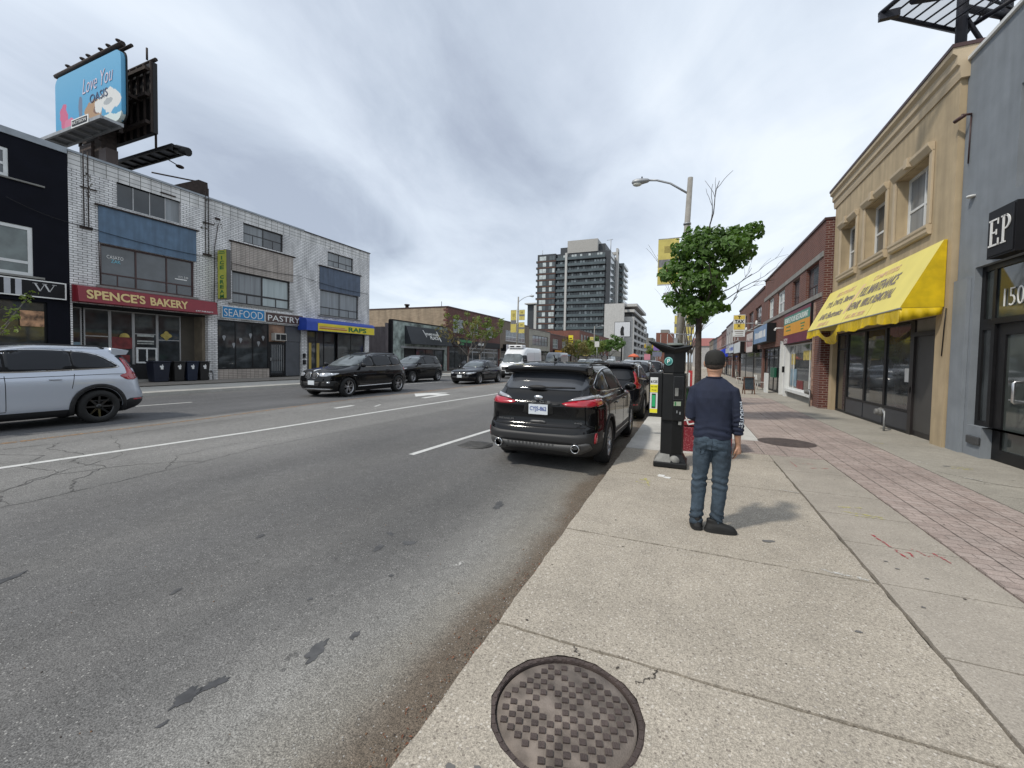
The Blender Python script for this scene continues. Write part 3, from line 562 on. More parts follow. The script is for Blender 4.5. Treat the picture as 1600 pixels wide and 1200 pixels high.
b = MB(); b.prism([(11.2+.2*math.cos(a), 2.45+.2*math.sin(a)) for a in [math.pi*k/10 for k in range(11)]], 'x', XS+.012, XS+.018); b.build('poster', m_pos[2], B)
for z0, z1 in ((2.52, 2.62), (2.25, 2.33), (2.15, 2.2)): poster(B, XS, 11.7, 12.4, z0, z1, m_pos[3])
b = MB(); b.prism([(12.95+.22*math.cos(a)*(1+.2*math.cos(4*a)), 2.62+.2*math.sin(a)*(1+.2*math.cos(4*a))) for a in [2*math.pi*k/24 for k in range(24)]], 'x', XS+.004, XS+.01); b.build('poster', m_pos[2], B)
# bay two shopfront
window(B, XL, 1, 14.96, 18.06, .86, 3.64, 3, (), fm=m_blackm, pm=m_shop, fw=.07, inset=.06, name='shop_window')
part(B, 'bulkhead', b_tile2, (XL-.35, XL-.03, 14.95, 18.06, GL-.05, .855))
f = window(B, XL, 1, 18.1, 19.22, GL+.1, 2.55, 1, (.45,), fm=m_blackm, pm=m_glass2, inset=.12, fw=.14, name='door')
part(f, 'security_grille', m_alu, *[(XL-.105, XL-.09, y, y+.02, .7, 2.35) for y in [18.3+.13*k for k in range(7)]]); part(f, 'handle', m_alu, (XL-.1, XL-.02, 18.16, 18.2, 1.35, 1.55))
part(B, 'transom', M('brown_transom', (.25, .15, .10), .6, var=.4), (XL-.2, XL-.14, 18.1, 19.22, 2.56, 3.62)); part(B, 'air_conditioner', M('cream_metal', (.42, .40, .36), .5), (XL-.14, XL+.22, 18.28, 19.1, 2.62, 3.1), bevel=.02)
part(B, 'vent_grille', m_dark, (XL+.225, XL+.235, 18.36, 18.62, 2.68, 3.02), (XL+.225, XL+.235, 18.68, 19.04, 2.68, 3.02))
part(B, 'door', M('grey_door', (.07, .075, .085), .5, var=.15), (XL-.2, XL-.12, 19.3, 20.36, GL+.05, 2.6)); part(B, 'panel', M('grey_panel', (.08, .085, .095), .5), (XL-.2, XL-.1, 19.26, 20.4, 2.62, 3.62))
part(B, 'mailbox', m_blackm, (XL+.004, XL+.1, 20.5, 20.66, 1.55, 1.85), (XL+.004, XL+.1, 20.5, 20.68, 1.1, 1.4))
m_frost = M('frosted_sticker', (.25, .26, .27), .6)
for y, z in ((15.35, 2.7), (15.9, 2.3), (16.3, 2.6), (16.9, 2.9), (17.4, 2.45), (17.7, 2.8)): b = MB(); b.prism([(y-.10, z), (y, z-.24), (y+.10, z), (y+.06, z+.08), (y-.06, z+.08)], 'x', XL-.085, XL-.08); b.build('window_sticker', m_frost, B)
# bay three shopfront
m_ys = M('yellow_stripe', (.38, .27, .05), .5); 
f = window(B, XL, 1, 20.9, 22.4, GL+.1, 3.72, 2, (.75,), fm=m_blackm, pm=m_glass, inset=.1, name='door'); part(f, 'painted_stripe', m_ys, (XL-.125, XL-.12, 21.1, 21.3, .5, 2.6), (XL-.125, XL-.12, 21.75, 21.98, .5, 2.6))
window(B, XL, 1, 22.4, 23.6, GL+.1, 3.72, 1, (.7,), fm=m_blackm, pm=m_glass, inset=.22, name='door'); window(B, XL, 1, 23.6, 26.35, .7, 3.72, 2, (), fm=m_blackm, pm=m_shop, inset=.08, name='shop_window'); part(B, 'bulkhead', m_dark, (XL-.3, XL-.05, 23.6, 26.35, GL-.05, .7))
# conduits, stains
for yy in ((9.45, 9.60, 10.3), (14.34, 14.50, 10.6)):
    b = MB()
    for y in yy[:2]: b.tube([(XL+.05, y, yy[2]), (XL+.05, y, 7.05)], .022, 6)
    b.box(XL+.002, XL+.08, yy[0]-.13, yy[1]+.13, 7.02, 7.12); b.box(XL+.002, XL+.06, yy[0]-.1, yy[1]+.3, 8.75, 8.79); b.build('conduit', m_rust, B)
b = MB(); b.tube([(XL+.06, 15.0, 8.9), (XL+.06, 14.8, 7.6), (XL+.06, 14.75, 4.5)], .02, 6); b.build('conduit', m_rust, B); b = MB(); b.tube([(XL+.05, 9.95, 4.7), (XL+.05, 9.92, 6.6)], .02, 6); b.build('conduit', m_rust, B)
part(B, 'iron_bracket', m_rust, (XL+.002, XL+.05, 12.3, 12.95, 9.58, 9.64)); part(B, 'iron_bracket', m_rust, (XL+.006, XL+.07, 14.85, 15.1, 9.1, 9.2))
b = MB(); rb = random.Random(2)
for cx, cz, ry, rz in ((9.65, 9.3, .13, .5), (9.62, 8.6, .07, .5), (15.1, 8.9, .16, .3), (14.35, 8.7, .15, .15), (14.3, 8.45, .25, .06), (22.9, 9.55, .3, .12), (14.5, 10.0, .2, .1)):
    for k in range(14):
        y = cx+rb.gauss(0, ry*.55); z = cz+rb.gauss(0, rz*.5); b.box(XL+.001, XL+.004, y-.03*rb.random()-.01, y+.02, z-.05*rb.random(), z+.02)
b.build('stain', M('black_stain', (.12, .11, .09), .9), B)
def wire(name, label, pts, r=.012, sag=0, cat='cable'):
    b = MB(); P = []
    for a, c in zip(pts, pts[1:]):
        a, c = Vector(a), Vector(c)
        for k in range(8): t = k/8; P.append(a.lerp(c, t)-Vector((0, 0, sag*4*t*(1-t))))
    P.append(Vector(pts[-1])); b.tube(P, r, 5); return tag(b.build(name, m_blackm), label, cat)
wire('cable', 'thin black cable sagging across the white brick fronts below the blue panels', [(XL+.12, 7.2, 7.55), (XL+.12, 9.3, 7.1), (XL+.12, 14.6, 6.95), (XL+.12, 20.2, 7.0), (XL+.12, 26.6, 6.75)], .014, .12)
# signs of the white building
m_bak = M('bakery_red', (.21, .012, .022), .4, var=.08); m_cream = M('cream_letter', (.62, .46, .20), .5, var=.05); m_wl = M('white_letter', (.72, .72, .70), .5, var=.03)
S = empty('bakery_sign', (0, 0, 0), 0, 'long dark red awning sign reading SPENCE\'S BAKERY in yellow letters', 'sign')
b = MB(); b.prism([(XL+.01, 3.84), (XL+.62, 3.84), (XL+.5, 4.5), (XL+.01, 4.58)], 'y', 9.02, 14.6); b.build('sign_box', m_bak, S, bevel=.01)
nrm = Vector((.66, 0, .12)).normalized(); vv = Vector((-.12, 0, .66)).normalized()
letters(S, "SPENCE'S", Vector((XL+.62, 9.28, 3.98))+vv*0+nrm*.006-Vector((.02, 0, 0)), (0, 1, 0), vv, 2.07, .41, m_cream, offset=.03)
letters(S, "BAKERY", Vector((XL+.60, 11.55, 3.97))+nrm*.006, (0, 1, 0), vv, 1.62, .39, m_cream, offset=.03); letters(S, "647.748.0477", Vector((XL+.615, 13.5, 3.90))+nrm*.006, (0, 1, 0), vv, .85, .07, m_wl)
part(S, 'side_edge', m_dark, (XL+.02, XL+.5, 14.6, 14.64, 3.86, 4.5))
S = signbox('seafood_sign', 'blue shop sign reading SEAFOOD in white', XL, 1, 15.13, 17.66, 3.76, 4.42, .12, M('seafood_blue', (.01, .19, .42), .4, var=.10), m_wl); ll(S, 'SEAFOOD', XL+.135, 1, 15.22, 17.52, 3.86, 4.28, m_wl, offset=-.01)
S = signbox('pastry_sign', 'brown shop sign reading PASTRY in white', XL, 1, 17.70, 20.42, 3.72, 4.38, .12, M('pastry_brown', (.07, .04, .035), .5), m_wl); ll(S, 'PASTRY', XL+.135, 1, 17.86, 20.15, 3.84, 4.2, m_wl, offset=.0)
part(S, 'small_print', m_wl, *[(XL+.134, XL+.138, 20.26, 20.36, z, z+.05) for z in (3.82, 3.92, 4.02, 4.12)])
S = empty('wrap_shop_awning', (0, 0, 0), 0, 'round topped blue and yellow awning with RAPS in green letters', 'awning')
m_ab = M('awning_blue', (.02, .06, .36), .5, var=.1); m_ay = M('awning_yellow', (.68, .56, .03), .5, var=.06)
b = MB(); XW = XL+.85; b.prism([(XL+.01, 3.42), (XW-.02, 3.42), (XW-.02, 3.86)]+[(XW-.22+.2*math.cos(a), 3.98+.24*math.sin(a)) for a in [R(q) for q in (0, 20, 45, 70, 90)]]+[(XL+.01, 4.3)], 'y', 20.1, 26.55); b.build('canopy', m_ab, S)
part(S, 'face_panel', m_ay, (XW-.015, XW+.004, 21.0, 26.5, 3.43, 3.95)); m_as = M('awning_orange_red', (.42, .09, .02), .5); m_ac = M('awning_cream', (.55, .42, .2), .5)
part(S, 'painted_stripe', m_as, (XW+.005, XW+.008, 21.1, 23.6, 3.56, 3.63)); part(S, 'painted_stripe', m_ac, (XW+.005, XW+.008, 21.1, 23.6, 3.64, 3.70)); part(S, 'painted_stripe', M('awning_mid_orange', (.5, .22, .04), .5), (XW+.005, XW+.0085, 21.1, 23.4, 3.70, 3.76))
ll(S, 'RAPS', XW+.006, 1, 23.75, 25.6, 3.52, 3.86, M('green_letter', (.01, .14, .03), .5), offset=.03)
S = empty('ice_cream_sign', (0, 0, 0), 0, 'tall narrow yellow blade sign with ICE CREAM running down it', 'sign')
m_ice = M('ice_cream_yellow', (.44, .45, .07), .45, var=.1); b = MB(); b.box(XL+.1, XL+.85, 14.92, 15.15, 4.74, 7.42); b.build('cabinet', M('sign_grey', (.09, .085, .08), .5), S); part(S, 'face_panel', m_ice, (XL+.12, XL+.83, 14.905, 14.918, 4.77, 7.39))
part(S, 'bracket', m_blackm, (XL, XL+.1, 15.0, 15.05, 5.0, 5.1), (XL, XL+.1, 15.0, 15.05, 7.0, 7.1)); m_ig = M('ice_green', (.03, .16, .05), .5)
for i, ch in enumerate('ICE CREAM'):
    if ch != ' ': letters(S, ch, (XL+.32 if ch != 'I' else XL+.42, 14.904, 6.88-.262*i), (1, 0, 0), (0, 0, 1), .32 if ch != 'I' else .1, .2, m_ig, offset=.03)
part(S, 'small_print', m_ig, (XL+.2, XL+.75, 14.899, 14.904, 7.2, 7.24), (XL+.25, XL+.7, 14.899, 14.904, 7.29, 7.33))
wd = empty('window_lettering', (0, 0, 0), 0, 'white and blue lettering on the first floor window glass above the bakery', 'lettering')
ll(wd, 'CASATO', XL-.12, 1, 10.25, 10.85, 5.95, 6.1, m_wl); ll(wd, 'ZAK', XL-.12, 1, 10.4, 10.75, 5.78, 5.92, M('pale_blue_letter', (.2, .5, .6), .5)); ll(wd, '1521 540', XL-.12, 1, 13.1, 13.55, 5.6, 5.7, m_wl); part(wd, 'underline', m_wl, (XL-.12, XL-.115, 12.95, 13.5, 5.5, 5.55))
# ======================================================= LEFT: black building
m_bb = M('black_render', (.005, .0055, .010), .8, spec=.15, var=.15, scale=1.5, bump=.15, bscale=60); B = building('black_building', None, 'black painted building with white framed windows at the left edge')
ops = [(5.2, 7.92, 4.68, 6.6), (5.2, 7.32, 8.34, 9.42), (4.2, 8.3, GL, 3.7)]
b = MB(); facade(b, XL, 1, 2.5, 8.97, GL-.1, 9.95, ops); mass(b, XL, 1, 2.5, 8.97, GL-.1, 9.95, 14, t=.2); b.build('wall', m_bb, B)
part(B, 'coping', m_flash, bx(XL, 1, .05, -.5, 2.4, 8.95, 9.95, 10.2)); part(B, 'roof', m_roof, bx(XL, 1, -.5, -14, 2.5, 8.95, 9.96, 10.0))
m_blind = glassM('green_blind_pane', (.10, .125, .12), .35, scale=2.0)
window(B, XL, 1, 5.2, 7.92, 4.68, 6.6, 1, (.27,), fm=m_white, pm=m_blind, fw=.13, inset=.02, sill=(.08, .3, .08), sm=m_stone); window(B, XL, 1, 5.2, 7.32, 8.34, 9.42, 2, (.45,), fm=m_white, pm=m_glass2, fw=.12, inset=.02, sill=(.08, .95, .06), sm=m_stone)
window(B, XL, 1, 4.2, 8.3, GL+.2, 3.7, 3, (.35,), fm=m_blackm, pm=m_shop, inset=.1, name='shop_window'); f = part(B, 'bulkhead', m_black, (XL-.2, XL-.05, 4.2, 8.3, GL-.05, GL+.2))
poster(B, XL-.08, 7.55, 8.22, 2.7, 3.32, M('food_poster', (.36, .20, .11), .5, var=.9, scale=4)); poster(B, XL-.08, 7.85, 8.2, 1.85, 2.0, m_pos[3])
S = signbox('black_w_sign', 'black shop sign with a white border, white bars and a large W', XL, 1, 3.6, 8.83, 3.86, 4.55, .1, m_black, m_black, border=m_wl)
part(S, 'painted_stripe', M('grey_bar', (.42, .43, .46), .5), *[bx(XL, 1, .113, .119, y, y+.17, 3.91, 4.5) for y in (6.4, 6.75, 7.10, 7.39)][:4])
b = MB(); X_ = XL+.116
for (ya, za, yb, zb, wdt) in ((7.92, 4.42, 8.06, 4.12, .055), (8.06, 4.12, 8.19, 4.42, .02), (8.19, 4.42, 8.33, 4.12, .055), (8.33, 4.12, 8.47, 4.42, .02)): b.prism([(ya-wdt/2, za), (ya+wdt/2, za), (yb+wdt/2, zb), (yb-wdt/2, zb)], 'x', X_, X_+.01)
for y in (7.92, 8.19, 8.47): b.prism([(y-.07, 4.41), (y+.07, 4.41), (y+.07, 4.425), (y-.07, 4.425)], 'x', X_+.001, X_+.012)
b.build('lettering', M('silver_letter', (.5, .5, .5), .4), S)
# ======================================================= LEFT: alley wall, tiled storefront with black awning, red brick block
XA = -24.1
B = building('dark_awning_shop', None, 'single storey shop with a green and white marbled fascia beside the lane', 'shop')
m_marb = M('marbled_fascia', (.22, .26, .24), .4, var=.75, scale=1.6); b = MB(); facade(b, XA, 1, 29.7, 38.85, GL-.1, 4.95, [(31.4, 38.3, GL, 2.55)], t=.3); b.build('fascia', m_marb, B)
b = MB(); mass(b, XA, 1, 29.7, 38.85, GL-.1, 4.4, 12, t=.3); b.box(XA-.3, XA-.5, 29.4, 29.71, GL-.1, 4.7); b.build('wall', M('purple_grey_render', (.16, .14, .145), .8, streak=.2), B); part(B, 'coping', m_black, bx(XA, 1, .05, -.32, 29.66, 38.9, 4.95, 5.05)); part(B, 'edge_post', m_black, bx(XA, 1, .08, -.3, 29.6, 29.78, GL-.1, 4.96))
window(B, XA, 1, 31.4, 33.4, GL+.05, 2.55, 1, (), fm=m_blackm, inset=.15, name='door', pm=m_dark); window(B, XA, 1, 33.4, 38.3, GL+.05, 2.55, 3, (), fm=m_blackm, pm=m_shop, inset=.1, name='shop_window')
part(B, 'lintel', m_galv, bx(XA, 1, .003, .06, 30.9, 38.6, 2.56, 2.75))
S = empty('black_sloping_awning', (0, 0, 0), 0, 'large plain black sloping awning with a white brush lettered logo', 'awning')
b = MB(); b.prism([(XA+.01, 2.95), (XA+.8, 2.95), (XA+.15, 4.62), (XA+.01, 4.62)], 'y', 31.5, 38.75); b.build('canopy', M('awning_black', (.022, .025, .03), .65, var=.1), S)
vv = Vector((-.65, 0, 1.67)).normalized(); nn_ = Vector((0, 1, 0)).cross(vv); oo = Vector((XA+.66, 33.9, 3.3))+nn_*.02
def onaw(u_, v_): return oo+Vector((0, 1, 0))*u_+vv*v_
b = MB()
for poly in ([(0, 1.15), (.14, 1.1), (.42, .45), (.34, .4), (.2, .72)], [(2.35, 1.15), (2.5, 1.1), (2.85, 0.1), (2.7, 0), (2.55, .35)]): b.face([onaw(*p) for p in poly])
b.build('logo', m_wl, S)
letters(S, 'FOUND YOUR', onaw(.35, .62), (0, 1, 0), vv, 2.1, .24, m_wl, offset=.03); letters(S, 'PLACE', onaw(.95, .2), (0, 1, 0), vv, 1.5, .36, m_wl, offset=.03)
b_beige = brickM('beige_party_wall_brick', (.34, .27, .19), (.27, .21, .145), (.25, .20, .15), bw=.4, bh=.1, ms=.008, streak=.25)
b_red = brickM('dark_red_brick', (.14, .04, .03), (.10, .03, .024), (.12, .09, .08), streak=.15)
B = building('red_brick_block', None, 'two storey dark red brick block with a beige side wall above the lane')
ops = [(40.1, 42.45, 4.6, 6.1), (43.9, 46.1, 4.6, 6.0), (48.2, 50.3, 4.5, 5.9), (39.3, 43.6, GL, 3.0), (43.8, 52.2, GL, 3.0)]
b = MB(); facade(b, XA, 1, 38.92, 52.45, GL-.1, 7.2, ops); b.build('wall', b_red, B)
b = MB(); mass(b, XA, 1, 38.9, 52.4, GL-.1, 7.2, 16); b.build('side_wall', b_beige, B); part(B, 'coping', m_brownf, (XA+.06, XA-16, 38.85, 52.45, 7.2, 7.32)); part(B, 'render_band', M('grey_render', (.20, .19, .19), .85, streak=.2), (XA-.3, XA-16, 38.86, 38.895, GL-.1, 4.7))
b = MB()
for k in range(14): b.box(XA-.0, XA-.28-.25*(k % 2), 38.86, 38.93, 3.2+k*.28, 3.4+k*.28)
b.build('quoin', b_red, B)
b = MB(); b.lathe([(.2, 0), (.2, .5), (.3, .5), (.3, .65)], (XA-6.2, 40, 7.2), n=10); b.tube([(XA-1.5, 40, 7.2), (XA-1.5, 40, 8.0)], .03, 6); b.build('roof_vent', m_rust, B)
for a in ops[:3]: window(B, XA, 1, *a, 2, (.45,), fm=m_white, pm=m_curt, inset=.08, fw=.08, sill=(.06, .1, .1))
window(B, XA, 1, 39.3, 43.6, GL+.05, 3.0, 3, fm=m_blackm, pm=m_shop, inset=.1, name='shop_window'); window(B, XA, 1, 43.8, 52.2, GL+.05, 3.0, (.13, .4, .5, .85), (.8,), fm=m_galv, pm=m_shop, inset=.12, fw=.16, name='shop_window')
S = signbox('green_shop_sign', 'dark shop sign with green blocks and a round white badge', XA, 1, 39.6, 44.0, 3.05, 4.0, .3, m_black, m_brownf); m_gb = M('sign_green', (.03, .20, .06), .5)
part(S, 'green_block', m_gb, bx(XA, 1, .313, .32, 41.0, 43.9, 3.5, 3.8), bx(XA, 1, .313, .32, 41.2, 42.0, 3.2, 3.4)); b = MB(); b.lathe([(.25, 0), (.25, .02)], (XA+.32, 40.7, 3.5), 'x', 16); b.build('badge', m_cream, S)
S = signbox('dark_fascia_sign', 'long black fascia sign over grey framed shop windows', XA, 1, 44.3, 52.3, 3.05, 3.75, .15, m_black); part(S, 'pale_letters', m_wl, *[bx(XA, 1, .163, .17, 45.8+k*.32, 45.8+k*.32+.2, 3.3, 3.6) for k in range(6)])
# further buildings along the left side
b_tan = brickM('tan_brick', (.20, .155, .11), (.16, .125, .09), (.15, .13, .11)); b_grey = brickM('grey_stone_block', (.33, .31, .26), (.28, .265, .22), (.2, .19, .17), bw=1.6, bh=.8, ms=.02); b_red2 = brickM('warm_red_brick', (.20, .055, .035), (.16, .045, .03), (.14, .10, .08)); b_drk = brickM('brown_brick', (.09, .055, .04), (.07, .045, .033), (.09, .08, .07))
def row(name, label, X, s, y0, y1, h, mat, wins, shop=(.4, 3.2), fm=m_white, pm=m_curt, depth=12, base=GL-.1, shopfm=m_blackm, cap=m_brownf, cols=2, shopcols=3, wz=None):
    B = building(name, None, label); ops = [(a, c, d, e_) for a, c, d, e_ in wins]
    if shop: ops.append((y0+.35, y1-.35, shop[0], shop[1]))
    b = MB(); facade(b, X, s, y0, y1-.02, base, h, ops); b.build('wall', mat, B); b = MB(); mass(b, X, s, y0+.01, y1-.03, base, h-.02, depth); b.build('side_wall', mat, B)
    part(B, 'coping', cap, bx(X, s, .06, -.5, y0-.01, y1-.01, h, h+.14)); part(B, 'roof', m_roof, bx(X, s, -.5, -depth, y0, y1-.02, h-.015, h+.02))
    for a in wins: window(B, X, s, *a, cols, (.42,), fm=fm, pm=pm, inset=.08, fw=.07, sill=(.05, .08, .1))
    if shop: window(B, X, s, y0+.35, y1-.35, shop[0], shop[1], shopcols, (.78,), fm=shopfm, pm=m_shop, inset=.09, fw=.1, name='shop_window')
    return B
row('tan_brick_shop', 'two storey tan brick building with a band of tall windows behind the banners', XA, 1, 52.55, 64, 7.0, b_tan, [(54.5, 62.3, 4.3, 5.85)], cols=6)
row('concrete_front_shop', 'pale concrete fronted building with one dark brown window band', XA, 1, 64, 75.2, 6.7, b_grey, [(65.6, 73.9, 4.1, 5.8)], fm=m_brownf, cols=5, pm=m_curt)
row('brown_brick_shop', 'dark brown brick building with two white windows above an orange sign', XA, 1, 75.2, 91, 6.5, b_red, [(77.0, 80.5, 3.95, 5.7), (83.5, 87, 3.9, 5.6)])
row('ivy_brick_shop', 'low brick shop under a tree before the long red block', XA, 1, 91, 98.2, 5.9, b_drk, [(92.5, 95.5, 3.7, 5.2)])
B = row('long_red_brick_block', 'long bright red brick block with a row of many white windows', XA, 1, 98.2, 138, 8.8, b_red2, [(y, y+1.7, 6.1, 7.9) for y in [100+k*3.15 for k in range(12)]]+[(y, y+1.9, 3.3, 4.8) for y in [101+k*5 for k in range(7)]], shopcols=9, depth=22)
row('low_shop', 'low pale shop before the parking structure', XA, 1, 138, 168, 5.0, b_grey, [], shopcols=8, depth=18)
def psign(name, label, X, s, y0, y1, z0, z1, d, col, bars=None, bcol=None, grp=None):
    S = signbox(name, label, X, s, y0, y1, z0, z1, d, M(name+'_paint', col, .5, var=.12), m_blackm, group=grp)
    if bars:
        mm = bcol or m_wl; rr_ = random.Random(int(y0*7)); n = bars; wdt = (y1-y0)*.84/n; hz_ = (z1-z0)
        part(S, 'worn_lettering', mm, *[bx(X, s, d+.013, d+.018, y0+(y1-y0)*.08+k*wdt, y0+(y1-y0)*.08+k*wdt+wdt*rr_.uniform(.45, .8), z0+hz_*.3, z0+hz_*rr_.uniform(.6, .72)) for k in range(n)])
    return S
psign('white_box_sign', 'white lightbox sign with dark figures on the tan brick shop', XA, 1, 53.6, 60.5, 2.8, 3.75, .5, (.6, .58, .6), 5, m_brownf)
psign('orange_blue_sign', 'orange and sky blue fascia sign under two white windows', XA, 1, 77.2, 84.5, 2.5, 3.55, .4, (.75, .36, .03), 7, M('dark_orange_text', (.4, .14, .05), .5)); psign('sky_blue_sign', 'pale blue end panel beside the orange fascia sign', XA, 1, 84.5, 88.8, 2.5, 3.5, .41, (.2, .4, .68), 4)
psign('yellow_fascia_sign', 'yellow fascia sign on the long red brick block', XA, 1, 100, 107, 2.7, 3.7, .4, (.62, .45, .06), 6, m_brownf); psign('far_purple_sign', 'dark purple fascia sign further along the red brick block', XA, 1, 109, 117, 2.7, 3.5, .4, (.1, .05, .16), 5)
S = empty('yellow_blade_sign', (0, 0, 0), 0, 'tall narrow yellow blade sign on the brown brick shop', 'sign'); part(S, 'cabinet', M('blade_yellow', (.68, .58, .02), .45), (XA+.2, XA+1.15, 87.6, 87.9, 3.8, 7.0)); part(S, 'bracket', m_blackm, (XA, XA+.2, 87.7, 87.8, 4.2, 4.3), (XA, XA+.2, 87.7, 87.8, 6.4, 6.5)); part(S, 'worn_lettering', m_brownf, *[(XA+.4, XA+.95, 87.58, 87.6, 4.1+k*.42, 4.3+k*.42) for k in range(6)])
# parking structure
m_cl = M('pale_precast', (.43, .425, .41), .8, streak=.08); B = building('parking_structure', None, 'white concrete parking structure with dark open decks', 'building')
XG = XA; b = MB(); b.box(-31.9, XG-.0, 171, 172.2, 0, 24.6); b.box(XG-.5, XG, 172.2, 190, 24.0, 25.0); b.build('end_wall', m_cl, B)
b = MB()
for k in range(7): b.box(XG-7.5, XG+3.4, 176, 232, 3.6+k*3.0, 4.7+k*3.0)
for y in (176, 190, 204, 218, 231): b.box(XG+2.8, XG+3.41, y, y+.9, 0, 19.5)
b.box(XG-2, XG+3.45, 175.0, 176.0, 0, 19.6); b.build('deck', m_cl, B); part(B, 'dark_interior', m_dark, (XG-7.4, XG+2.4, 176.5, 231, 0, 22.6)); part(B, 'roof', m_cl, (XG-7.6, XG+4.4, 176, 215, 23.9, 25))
S = empty('portrait_billboard', (0, 0, 0), 0, 'white billboard with a dark portrait in front of the parking structure', 'billboard'); part(S, 'panel', M('white_poster', (.55, .56, .58), .5), (-24.2, -19.0, 150, 150.4, 10.2, 15.2)); part(S, 'frame', m_blackm, (-24.4, -18.8, 150.4, 150.6, 10, 15.4)); part(S, 'post', m_blackm, (-22, -21.5, 150.6, 151.2, 0, 10))
b = MB(); b.prism([(-22.1, 10.5), (-20.9, 10.5), (-21.1, 12), (-21, 13.3), (-21.6, 13.9), (-22.1, 13.1), (-22.3, 11.8)], 'y', 149.95, 149.99); b.build('portrait', m_dark, S)
# residential tower
m_tw = M('tower_dark_cladding', (.03, .034, .04), .5, var=.15, scale=.3); m_tg = glassM('tower_glass', (.05, .065, .07), .5, scale=.4); m_bg = M('balcony_glass', (.05, .07, .075), .25, var=.3, scale=.4, coat=.5); m_bk = brickM('tower_brick', (.10, .05, .035), (.08, .04, .03), (.1, .08, .07), bw=1, bh=.4)
B = building('residential_tower', None, 'dark glass residential tower with balconies and a grey roof box', 'tower'); T0 = 200; b = MB()
b.box(-71.5, -62, T0, T0+30, 0, 54.2); b.box(-62, -37, T0+1.8, T0+30, 0, 54.2); b.box(-37.2, -35.2, T0+.6, T0+40, 0, 53.6); b.build('body', m_tw, B)
for nm, m_, bxs in (('roof_box', M('grey_penthouse', (.33, .32, .30), .7), [(-56.5, -41.6, T0+1.5, T0+14, 54.2, 60.2)]), ('stair_box', m_tw, [(-60.5, -56.5, T0+3, T0+12, 54.2, 57.5)]), ('stair_box', m_tw, [(-41.6, -38.4, T0+4, T0+30, 54.2, 58.2)]), ('fin', m_cl, [(-57.1, -56.1, T0-.4, T0+1.8, 8, 54), (-35.2, -34.2, T0+16, T0+20, 10, 58.5), (-40, -34.2, T0+17, T0+19, 55.6, 56.9)])): part(B, nm, m_, *bxs)
nf = 14
for k in range(nf):
    z = 10.5+k*3.1
    part(B, 'balcony', m_bg, (-56, -37.8, T0-.1, T0+.02, z, z+1.15)); part(B, 'balcony_slab', m_tw, (-56.1, -37.4, T0-.15, T0+1.8, z-.25, z)); part(B, 'balcony', m_bg, (-61.8, -57.2, T0+.3, T0+.4, z, z+1.15)); part(B, 'balcony_slab', m_tw, (-61.9, -57.2, T0+.25, T0+1.8, z-.25, z))
    part(B, 'floor_band', m_bk, (-71.6, -61.95, T0-.12, T0-.01, z-.45, z+.1)); part(B, 'side_balcony', m_bg, (-34.4, -31.8, T0+21, T0+38, z-.2, z+1.1)) if k > 2 else None; part(B, 'side_balcony', m_bg, (-73, -71.5, T0+2, T0+10, z-.2, z+.8))
m_bw = M('bright_blind_window', (.42, .46, .46), .4, var=.3, scale=.8, coat=.5); rt_ = random.Random(9); cnt = 0; rest = MB()
for k in range(nf-1, -1, -1):
    z = 10.6+k*3.1
    wl = [(-55.8+i*1.4, -54.7+i*1.4, T0+1.74, z+.1, z+2.5, .42) for i in range(13)]+[(-61.6+i*1.5, -60.4+i*1.5, T0+1.74, z+.1, z+2.5, .3) for i in range(3)]+[(x0, x1, T0-.06, z+.3, z+2.3, .45) for x0, x1 in ((-70.4, -68.8), (-68.7, -67), (-65.2, -63.8), (-63.7, -62.5))]
    for x0, x1, y, z0, z1, p in wl:
        br = rt_.random() < p
        if cnt < 100: part(B, 'window', m_bw if br else m_tg, (x0, x1, y, y+.05, z0, z1))
        else: rest.box(x0, x1, y, y+.05, z0, z1, mi=1 if br else 0)
        cnt += 1
tag(rest.build('lower_windows', [m_tg, m_bw], B), kind='stuff')
for k in range(nf): part(B, 'side_window', m_tg, (-35.19, -35.1, T0+.8, T0+14, 10.9+k*3.1, 12.9+k*3.1))
part(B, 'podium', m_tw, (-78, -71.5, T0+4, T0+30, 0, 30)); part(B, 'white_column', m_cl, (-73.2, -71.8, T0+.5, T0+1.5, 0, 29)); part(B, 'podium_slab', m_cl, (-79, -71.5, T0+2, T0+30, 30, 30.6))
b = MB(); b.tube([(-70, T0+3, 54), (-70, T0+3, 57.2)], .12, 5); b.tube([(-36.5, T0+8, 53), (-36.5, T0+8, 61)], .2, 5); b.tube([(-38.5, T0+8, 60.6), (-35.5, T0+8, 60.8)], .12, 5); b.build('mast', m_galv, B)
B = building('distant_brick_slab', None, 'distant red brick apartment slab at the end of the street'); part(B, 'wall', b_red2, (-20.6, -9.8, 300, 330, 0, 21)); part(B, 'plant_room', m_stone, (-18, -12.5, 304, 320, 21, 23.4)); part(B, 'window_column', m_cl, (-17.8, -17.4, 299.9, 300, 3, 20), (-13.5, -13.1, 299.9, 300, 3, 20))
B = building('distant_grey_block', None, 'small distant grey block beyond the parking structure'); part(B, 'wall', m_stone, (-27.5, -19.5, 260, 280, 0, 15.5)); part(B, 'plant_room', m_tw, (-26, -23, 262, 270, 15.5, 18.5))
